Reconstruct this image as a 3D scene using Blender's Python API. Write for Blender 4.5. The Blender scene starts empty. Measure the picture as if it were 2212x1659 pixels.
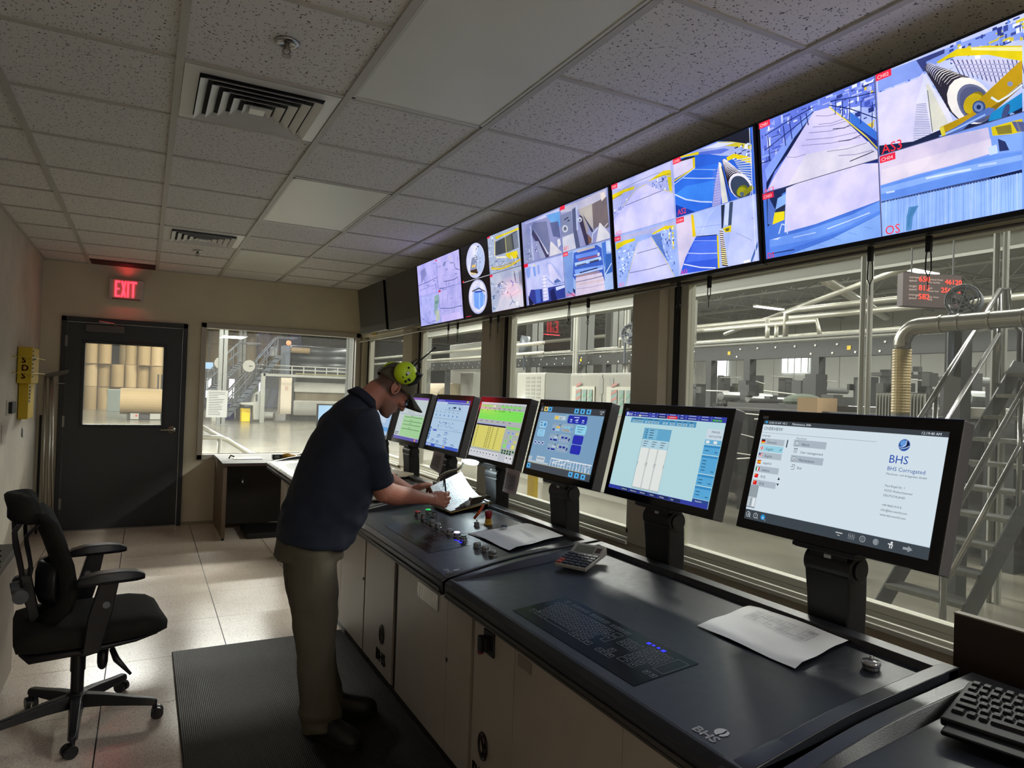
import bpy, bmesh, math, random
from mathutils import Vector, Matrix
random.seed(7)
D = bpy.data; S = bpy.context.scene; COL = S.collection
PI = math.pi
# ------------------------------------------------------------ camera
YAW, PITCH, ROLL, FPX = .4885, .0125, .0339, 1491.7
CAMZ = 1.55
def cam_axes():
    f = Vector((math.sin(YAW)*math.cos(PITCH), math.cos(YAW)*math.cos(PITCH), math.sin(PITCH)))
    r = Vector((math.cos(YAW), -math.sin(YAW), 0)); u = r.cross(f)
    return r*math.cos(ROLL)+u*math.sin(ROLL), -r*math.sin(ROLL)+u*math.cos(ROLL), f
_r, _u, _f = cam_axes()
cd = D.cameras.new('camera'); cam = D.objects.new('camera', cd); COL.objects.link(cam)
cd.sensor_width = 36; cd.lens = FPX/2212*36; cd.clip_start = .02; cd.clip_end = 300
cam.matrix_world = Matrix((( _r.x, _u.x, -_f.x, 0), (_r.y, _u.y, -_f.y, 0), (_r.z, _u.z, -_f.z, CAMZ), (0, 0, 0, 1)))
S.camera = cam
# ------------------------------------------------------------ world, exposure
S.view_settings.view_transform = 'Standard'; S.view_settings.look = 'None'
S.view_settings.exposure = 0.0; S.view_settings.gamma = 1; S.view_settings.use_curve_mapping = False
w = D.worlds.new('world'); S.world = w; w.use_nodes = True
w.node_tree.nodes['Background'].inputs[0].default_value = (.5, .6, .8, 1)
w.node_tree.nodes['Background'].inputs[1].default_value = .02
cy = S.cycles
cy.max_bounces = 8; cy.diffuse_bounces = 4; cy.glossy_bounces = 4; cy.transmission_bounces = 4
cy.transparent_max_bounces = 16; cy.sample_clamp_indirect = 3.0; cy.sample_clamp_direct = 0
cy.caustics_reflective = False; cy.caustics_refractive = False; cy.use_denoising = True
# ------------------------------------------------------------ big lamps (the hall's high-bay lighting, added fill lamps)
def area(name, loc, sx, sy, power, color, rot=(0, 0, 0), spread=PI):
    l = D.lights.new(name, 'AREA'); l.shape = 'RECTANGLE'; l.size = sx; l.size_y = sy; l.energy = power; l.color = color; l.spread = spread
    o = D.objects.new(name, l); o.location = loc; o.rotation_euler = rot; COL.objects.link(o); return o
HALL = (1.0, .97, .925)
for (x, y, sx, sy, p) in ((8, 2, .6, 12, 700), (8, 16, .6, 12, 700), (16, 2, .6, 16, 1000), (16, 20, .6, 16, 1000), (27, 4, .6, 20, 1200), (27, 28, .6, 20, 1200),
                          (1.5, 18, 10, .6, 1900), (3, 32, 12, .6, 900), (3, 46, 14, .6, 1100), (14, 42, .6, 16, 1100), (6, 66, 16, .6, 1100), (-3.2, 17, 2.4, .6, 2200), (-5, 28, 3, .6, 1200)):
    area('hall_lighting', (x, y, 6.25), sx, sy, p*1.9, HALL)
for (x, y) in ((14, 8), (20, 26), (4, 34)): area('roof_fill_light', (x, y, 5.9), 2, 14, 900, HALL, rot=(PI, 0, 0))  # added upward area lights that brighten the roof
# added unseen fill lamp behind the camera, brightening room and ceiling
area('rear_fill_light', (1.9, -1.8, 2.69), .55, 1.15, 64, (.95, .95, 1.0))
# ------------------------------------------------------------ helpers
def lin(h):
    if isinstance(h, str):
        h = [int(h[i:i+2], 16)/255 for i in (0, 2, 4)]
        return tuple(((c+.055)/1.055)**2.4 if c > .04045 else c/12.92 for c in h)
    return h
MATS = {}
def M(name, col='808080', rough=.6, metal=0, var=0, vs=20, bump=0, bs=200, emit=None, es=1, spec=.5, coat=0, trans=0):
    if name in MATS: return MATS[name]
    m = D.materials.new(name); m.use_nodes = True; N = m.node_tree.nodes; L = m.node_tree.links
    b = N['Principled BSDF']; c = (*lin(col), 1)
    b.inputs['Base Color'].default_value = c; b.inputs['Roughness'].default_value = rough; b.inputs['Metallic'].default_value = metal
    b.inputs['Specular IOR Level'].default_value = spec; b.inputs['Coat Weight'].default_value = coat
    if emit: b.inputs['Emission Color'].default_value = (*lin(emit), 1); b.inputs['Emission Strength'].default_value = es
    if var or bump:
        tc = N.new('ShaderNodeTexCoord')
    if var:
        n = N.new('ShaderNodeTexNoise'); n.inputs['Scale'].default_value = vs; n.inputs['Detail'].default_value = 5
        L.new(tc.outputs['Object'], n.inputs['Vector'])
        r = N.new('ShaderNodeValToRGB'); r.color_ramp.elements[0].position = .3; r.color_ramp.elements[1].position = .7
        r.color_ramp.elements[0].color = tuple(x*(1-var) for x in c[:3])+(1,); r.color_ramp.elements[1].color = tuple(min(1, x*(1+var)) for x in c[:3])+(1,)
        L.new(n.outputs['Fac'], r.inputs[0]); L.new(r.outputs[0], b.inputs['Base Color'])
        mr = N.new('ShaderNodeMapRange'); mr.inputs['To Min'].default_value = max(.02, rough-.08); mr.inputs['To Max'].default_value = min(1, rough+.08)
        L.new(n.outputs['Fac'], mr.inputs['Value']); L.new(mr.outputs[0], b.inputs['Roughness'])
    if bump:
        n2 = N.new('ShaderNodeTexNoise'); n2.inputs['Scale'].default_value = bs; n2.inputs['Detail'].default_value = 3
        L.new(tc.outputs['Object'], n2.inputs['Vector'])
        bp = N.new('ShaderNodeBump'); bp.inputs['Strength'].default_value = bump; bp.inputs['Distance'].default_value = .002
        L.new(n2.outputs['Fac'], bp.inputs['Height']); L.new(bp.outputs[0], b.inputs['Normal'])
    MATS[name] = m; return m
def world_origin(o):
    v = Vector((0, 0, 0))
    while o is not None: v += o.location; o = o.parent
    return v
class G:
    """collects shapes and links them as ONE mesh object"""
    def __init__(s): s.v = []; s.f = []; s.mi = []; s.c = None
    def add(s, vs, fs, mi=0):
        n = len(s.v); s.v += [tuple(v) for v in vs]; s.f += [tuple(i+n for i in f) for f in fs]; s.mi += [mi]*len(fs); return s
    def box(s, x0, x1, y0, y1, z0, z1, mi=0):
        return s.add([(x0, y0, z0), (x1, y0, z0), (x1, y1, z0), (x0, y1, z0), (x0, y0, z1), (x1, y0, z1), (x1, y1, z1), (x0, y1, z1)],
                     [(0, 3, 2, 1), (4, 5, 6, 7), (0, 1, 5, 4), (1, 2, 6, 5), (2, 3, 7, 6), (3, 0, 4, 7)], mi)
    def obox(s, c, size, ax=None, mi=0):
        """box with centre c, size and a 3x3 rotation matrix"""
        ax = ax or Matrix.Identity(3); c = Vector(c); h = [q/2 for q in size]
        vs = [c+ax @ Vector((sx*h[0], sy*h[1], sz*h[2])) for sz in (-1, 1) for sx, sy in ((-1, -1), (1, -1), (1, 1), (-1, 1))]
        return s.add(vs, [(0, 3, 2, 1), (4, 5, 6, 7), (0, 1, 5, 4), (1, 2, 6, 5), (2, 3, 7, 6), (3, 0, 4, 7)], mi)
    def loft(s, rings, cap=True, closed=False, mi=0):
        n = len(rings[0]); vs = [p for r in rings for p in r]; fs = []
        R = len(rings)
        for i in range(R if closed else R-1):
            j = (i+1) % R
            for k in range(n): fs.append((i*n+k, i*n+(k+1) % n, j*n+(k+1) % n, j*n+k))
        if cap and not closed: fs.append(tuple(range(n-1, -1, -1))); fs.append(tuple((R-1)*n+k for k in range(n)))
        return s.add(vs, fs, mi)
    def tube(s, pts, r, n=8, cap=True, closed=False, mi=0):
        P = [Vector(p) for p in pts]; rs = r if isinstance(r, (list, tuple)) else [r]*len(P); rings = []
        prev = None
        for i, p in enumerate(P):
            if closed: t = P[(i+1) % len(P)]-P[i-1]
            else: t = (P[min(i+1, len(P)-1)]-P[max(i-1, 0)])
            if t.length < 1e-9: t = Vector((0, 0, 1))
            t.normalize()
            if prev is None: a = t.orthogonal().normalized()
            else:
                a = prev-t*prev.dot(t); a = a.normalized() if a.length > 1e-6 else t.orthogonal().normalized()
            prev = a; b = t.cross(a)
            rings.append([p+(a*math.cos(2*PI*k/n)+b*math.sin(2*PI*k/n))*rs[i] for k in range(n)])
        return s.loft(rings, cap, closed, mi)
    def cyl(s, a, b, r0, r1=None, n=16, mi=0): return s.tube([a, b], [r0, r0 if r1 is None else r1], n, mi=mi)
    def lathe(s, prof, c, axis=(0, 0, 1), n=24, mi=0):
        """prof: (radius, height) pairs"""
        ax = Vector(axis).normalized(); a = ax.orthogonal().normalized(); b = ax.cross(a); c = Vector(c)
        return s.loft([[c+ax*h+(a*math.cos(2*PI*k/n)+b*math.sin(2*PI*k/n))*r for k in range(n)] for r, h in prof], True, False, mi)
    def prism(s, poly, ext, mi=0):
        e = Vector(ext); P = [Vector(p) for p in poly]; n = len(P)
        return s.add(P+[p+e for p in P], [tuple(range(n-1, -1, -1)), tuple(range(n, 2*n))]+[(k, (k+1) % n, (k+1) % n+n, k+n) for k in range(n)], mi)
    def ball(s, c, r, n=16, m=10, mi=0, ax=None):
        r = (r, r, r) if not isinstance(r, (tuple, list)) else r; c = Vector(c); ax = ax or Matrix.Identity(3)
        return s.loft([[c+ax @ Vector((r[0]*math.sin(PI*(i+.02)/(m+.04))*math.cos(2*PI*k/n), r[1]*math.sin(PI*(i+.02)/(m+.04))*math.sin(2*PI*k/n), r[2]*math.cos(PI*(i+.02)/(m+.04)))) for k in range(n)] for i in range(m+1)], True, False, mi)
    def quad(s, a, b, c, d, mi=0): return s.add([a, b, c, d], [(0, 1, 2, 3)], mi)
    def obj(s, name, mat, parent=None, bevel=0, smooth=False, seg=2, remesh=0, sm=0, sub=0):
        me = D.meshes.new(name); V = [Vector(v) for v in s.v]
        if parent is not None: org = world_origin(parent); loc = Vector((0, 0, 0))
        else:
            lo = [min(v[i] for v in V) for i in range(3)]; hi = [max(v[i] for v in V) for i in range(3)]
            org = Vector(((lo[0]+hi[0])/2, (lo[1]+hi[1])/2, lo[2])); loc = org
        me.from_pydata([v-org for v in V], [], s.f); me.validate()
        for m in (mat if isinstance(mat, (list, tuple)) else [mat]): me.materials.append(m)
        if any(s.mi) and len(s.mi) == len(me.polygons): me.polygons.foreach_set('material_index', s.mi)
        bm = bmesh.new(); bm.from_mesh(me)
        if remesh == 0 and sub == 0: bmesh.ops.recalc_face_normals(bm, faces=bm.faces)
        bm.to_mesh(me); bm.free()
        if smooth: me.polygons.foreach_set('use_smooth', [True]*len(me.polygons))
        o = D.objects.new(name, me); COL.objects.link(o); o.location = loc
        if parent is not None: o.parent = parent
        if bevel:
            md = o.modifiers.new('bevel', 'BEVEL'); md.width = bevel; md.segments = seg; md.limit_method = 'ANGLE'; md.angle_limit = .6
            if seg > 1: me.polygons.foreach_set('use_smooth', [True]*len(me.polygons)); md.harden_normals = True
        if sub:
            md = o.modifiers.new('sub', 'SUBSURF'); md.levels = sub; md.render_levels = sub
        if remesh:
            md = o.modifiers.new('remesh', 'REMESH'); md.mode = 'VOXEL'; md.voxel_size = remesh; md.use_smooth_shade = True
            if sm: md = o.modifiers.new('smooth', 'SMOOTH'); md.iterations = sm; md.factor = .5
        return o
def tag(o, label=None, cat=None, group=None, kind=None):
    if label: o['label'] = label
    if cat: o['category'] = cat
    if group: o['group'] = group
    if kind: o['kind'] = kind
    return o
def thing(name, loc, label, cat, group=None):
    o = D.objects.new(name, None); COL.objects.link(o); o.location = loc; o.empty_display_size = .1
    return tag(o, label, cat, group)
def copy_tree(o, parent=None):
    c = o.copy(); COL.objects.link(c)
    if parent is not None: c.parent = parent
    for ch in [q for q in D.objects if q.parent == o]: copy_tree(ch, c)
    return c
def bake(o):
    """replace the object's mesh by its evaluated one"""
    dg = bpy.context.evaluated_depsgraph_get(); me = D.meshes.new_from_object(o.evaluated_get(dg)); o.modifiers.clear(); o.data = me; return o
_tc = {}
def text_mesh(txt, size=1.0):
    """flat letters in x (right) and y (up); returns verts, faces, width"""
    if txt not in _tc:
        c = D.curves.new('t', 'FONT'); c.body = txt; c.size = 1; c.resolution_u = 2
        o = D.objects.new('t', c); me = o.to_mesh(); _tc[txt] = ([tuple(v.co) for v in me.vertices], [tuple(p.vertices) for p in me.polygons])
        o.to_mesh_clear(); D.objects.remove(o); D.curves.remove(c)
    vs, fs = _tc[txt]; vs = [(x*size, y*size) for x, y, z in vs]
    return vs, fs, (max([v[0] for v in vs]) if vs else 0)
def letters(g, txt, org, right, up, size, depth=0, bold=0, widen=1, mi=0, center=False):
    """writing as shallow solid letters on a surface"""
    vs, fs, wd = text_mesh(txt, size); O = Vector(org); R = Vector(right).normalized()*widen; U = Vector(up).normalized(); Nn = R.normalized().cross(U)
    off = -wd/2 if center else 0
    g.add([O+R*(x+off)+U*y+Nn*depth for x, y in vs], fs, mi)
    if bold:
        for dx, dy in ((bold, 0), (-bold, 0), (0, bold), (0, -bold)): g.add([O+R*(x+off+dx)+U*(y+dy)+Nn*(depth*1.0+.00002) for x, y in vs], fs, mi)
    return g
# ------------------------------------------------------------ lit screen pictures
def screen_mat(name, strength=1.0, rough=.12):
    if name in MATS: return MATS[name]
    m = D.materials.new(name); m.use_nodes = True; N = m.node_tree.nodes; L = m.node_tree.links; b = N['Principled BSDF']
    a = N.new('ShaderNodeAttribute'); a.attribute_name = 'Col'
    if name[0] == 't':
        tc = N.new('ShaderNodeTexCoord'); n = N.new('ShaderNodeTexNoise'); n.inputs['Scale'].default_value = 9; n.inputs['Detail'].default_value = 6; L.new(tc.outputs['Object'], n.inputs['Vector']); r = N.new('ShaderNodeValToRGB')
        r.color_ramp.elements[0].position = .3; r.color_ramp.elements[0].color = (.70, .74, .86, 1); r.color_ramp.elements[1].position = .62
        mx = N.new('ShaderNodeMix'); mx.data_type = 'RGBA'; mx.blend_type = 'MULTIPLY'; mx.inputs['Factor'].default_value = 1; L.new(n.outputs['Fac'], r.inputs[0]); L.new(a.outputs['Color'], mx.inputs[6]); L.new(r.outputs[0], mx.inputs[7]); L.new(mx.outputs[2], b.inputs['Emission Color'])
    else: L.new(a.outputs['Color'], b.inputs['Emission Color'])
    b.inputs['Emission Strength'].default_value = strength
    b.inputs['Base Color'].default_value = (.012, .012, .014, 1); b.inputs['Roughness'].default_value = rough
    MATS[name] = m; return m
def screen(key, parent, TL, TR, BL, mat):
    """picture shown on a flat screen: coloured shapes stacked by hundredths of a millimetre"""
    TL, TR, BL = Vector(TL), Vector(TR), Vector(BL); U = TR-TL; V = BL-TL; nrm = U.cross(V).normalized()*-1
    H = V.length; W = U.length; vs = []; fs = []; cs = []; rnd = random.Random(len(key)*7+ord(key[-1]))
    k = [0]
    def put(c, pts):
        n = len(vs); d = nrm*(.0004+k[0]*1.2e-5); k[0] += 1
        for u, v in pts: vs.append(TL+U*u+V*v+d)
        fs.append(tuple(range(n, n+len(pts)))); cs.append(c)
    for e in SCREENS[key].split(';'):
        if e[0] == 'T':
            _, t, c, u, v, h = e.split('|'); u, v, h = int(u)/1000, int(v)/1000, int(h)/1000
            tv, tf, wd = text_mesh(t, h*H*1.12); n = len(vs); d = nrm*(.0004+k[0]*1.2e-5); k[0] += 1
            for x, y in tv: vs.append(TL+U*(u+x/W)+V*(v+h*.95-y/H)+d)
            for f in tf: fs.append(tuple(i+n for i in f)); cs.append(lin(c))
            continue
        a = e.split()
        if a[0] == 'P': q = [int(x)/1000 for x in a[2:]]; put(lin(a[1]), list(zip(q[::2], q[1::2])))
        elif a[0] == 'R': x0, y0, x1, y1 = [int(x)/1000 for x in a[2:]]; put(lin(a[1]), [(x0, y0), (x1, y0), (x1, y1), (x0, y1)])
        elif a[0] == 'E':
            cu, cv, ru, rv = [int(x)/1000 for x in a[2:6]]; n = int(a[6]); put(lin(a[1]), [(cu+ru*math.cos(2*PI*i/n), cv+rv*math.sin(2*PI*i/n)) for i in range(n)])
        elif a[0] == 'C':
            cols = a[1].split('/'); n = int(a[2]); u0, v0, u1, v1, A, B = [int(x)/1000 for x in a[3:]]
            for i in range(n):
                u = rnd.uniform(u0, u1); v = rnd.uniform(v0, v1); w_ = rnd.uniform(.2, 1)*A; h = rnd.uniform(.2, 1)*B
                if rnd.random() < .5: w_, h = h*.8, w_*1.3
                k[0] -= .8; put(lin(rnd.choice(cols)), [(u, v), (min(u+w_, u1), v), (min(u+w_, u1), min(v+h, v1)), (u, min(v+h, v1))]); 
            k[0] += 1
    me = D.meshes.new('screen'); org = world_origin(parent)
    me.from_pydata([v-org for v in vs], [], fs); me.materials.append(mat)
    ca = me.color_attributes.new('Col', 'FLOAT_COLOR', 'CORNER'); i = 0; buf = []
    for p, c in zip(me.polygons, cs): buf += [c[0], c[1], c[2], 1]*p.loop_total
    ca.data.foreach_set('color', buf)
    o = D.objects.new('screen', me); COL.objects.link(o); o.parent = parent; return o
SCREENS={}
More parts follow.
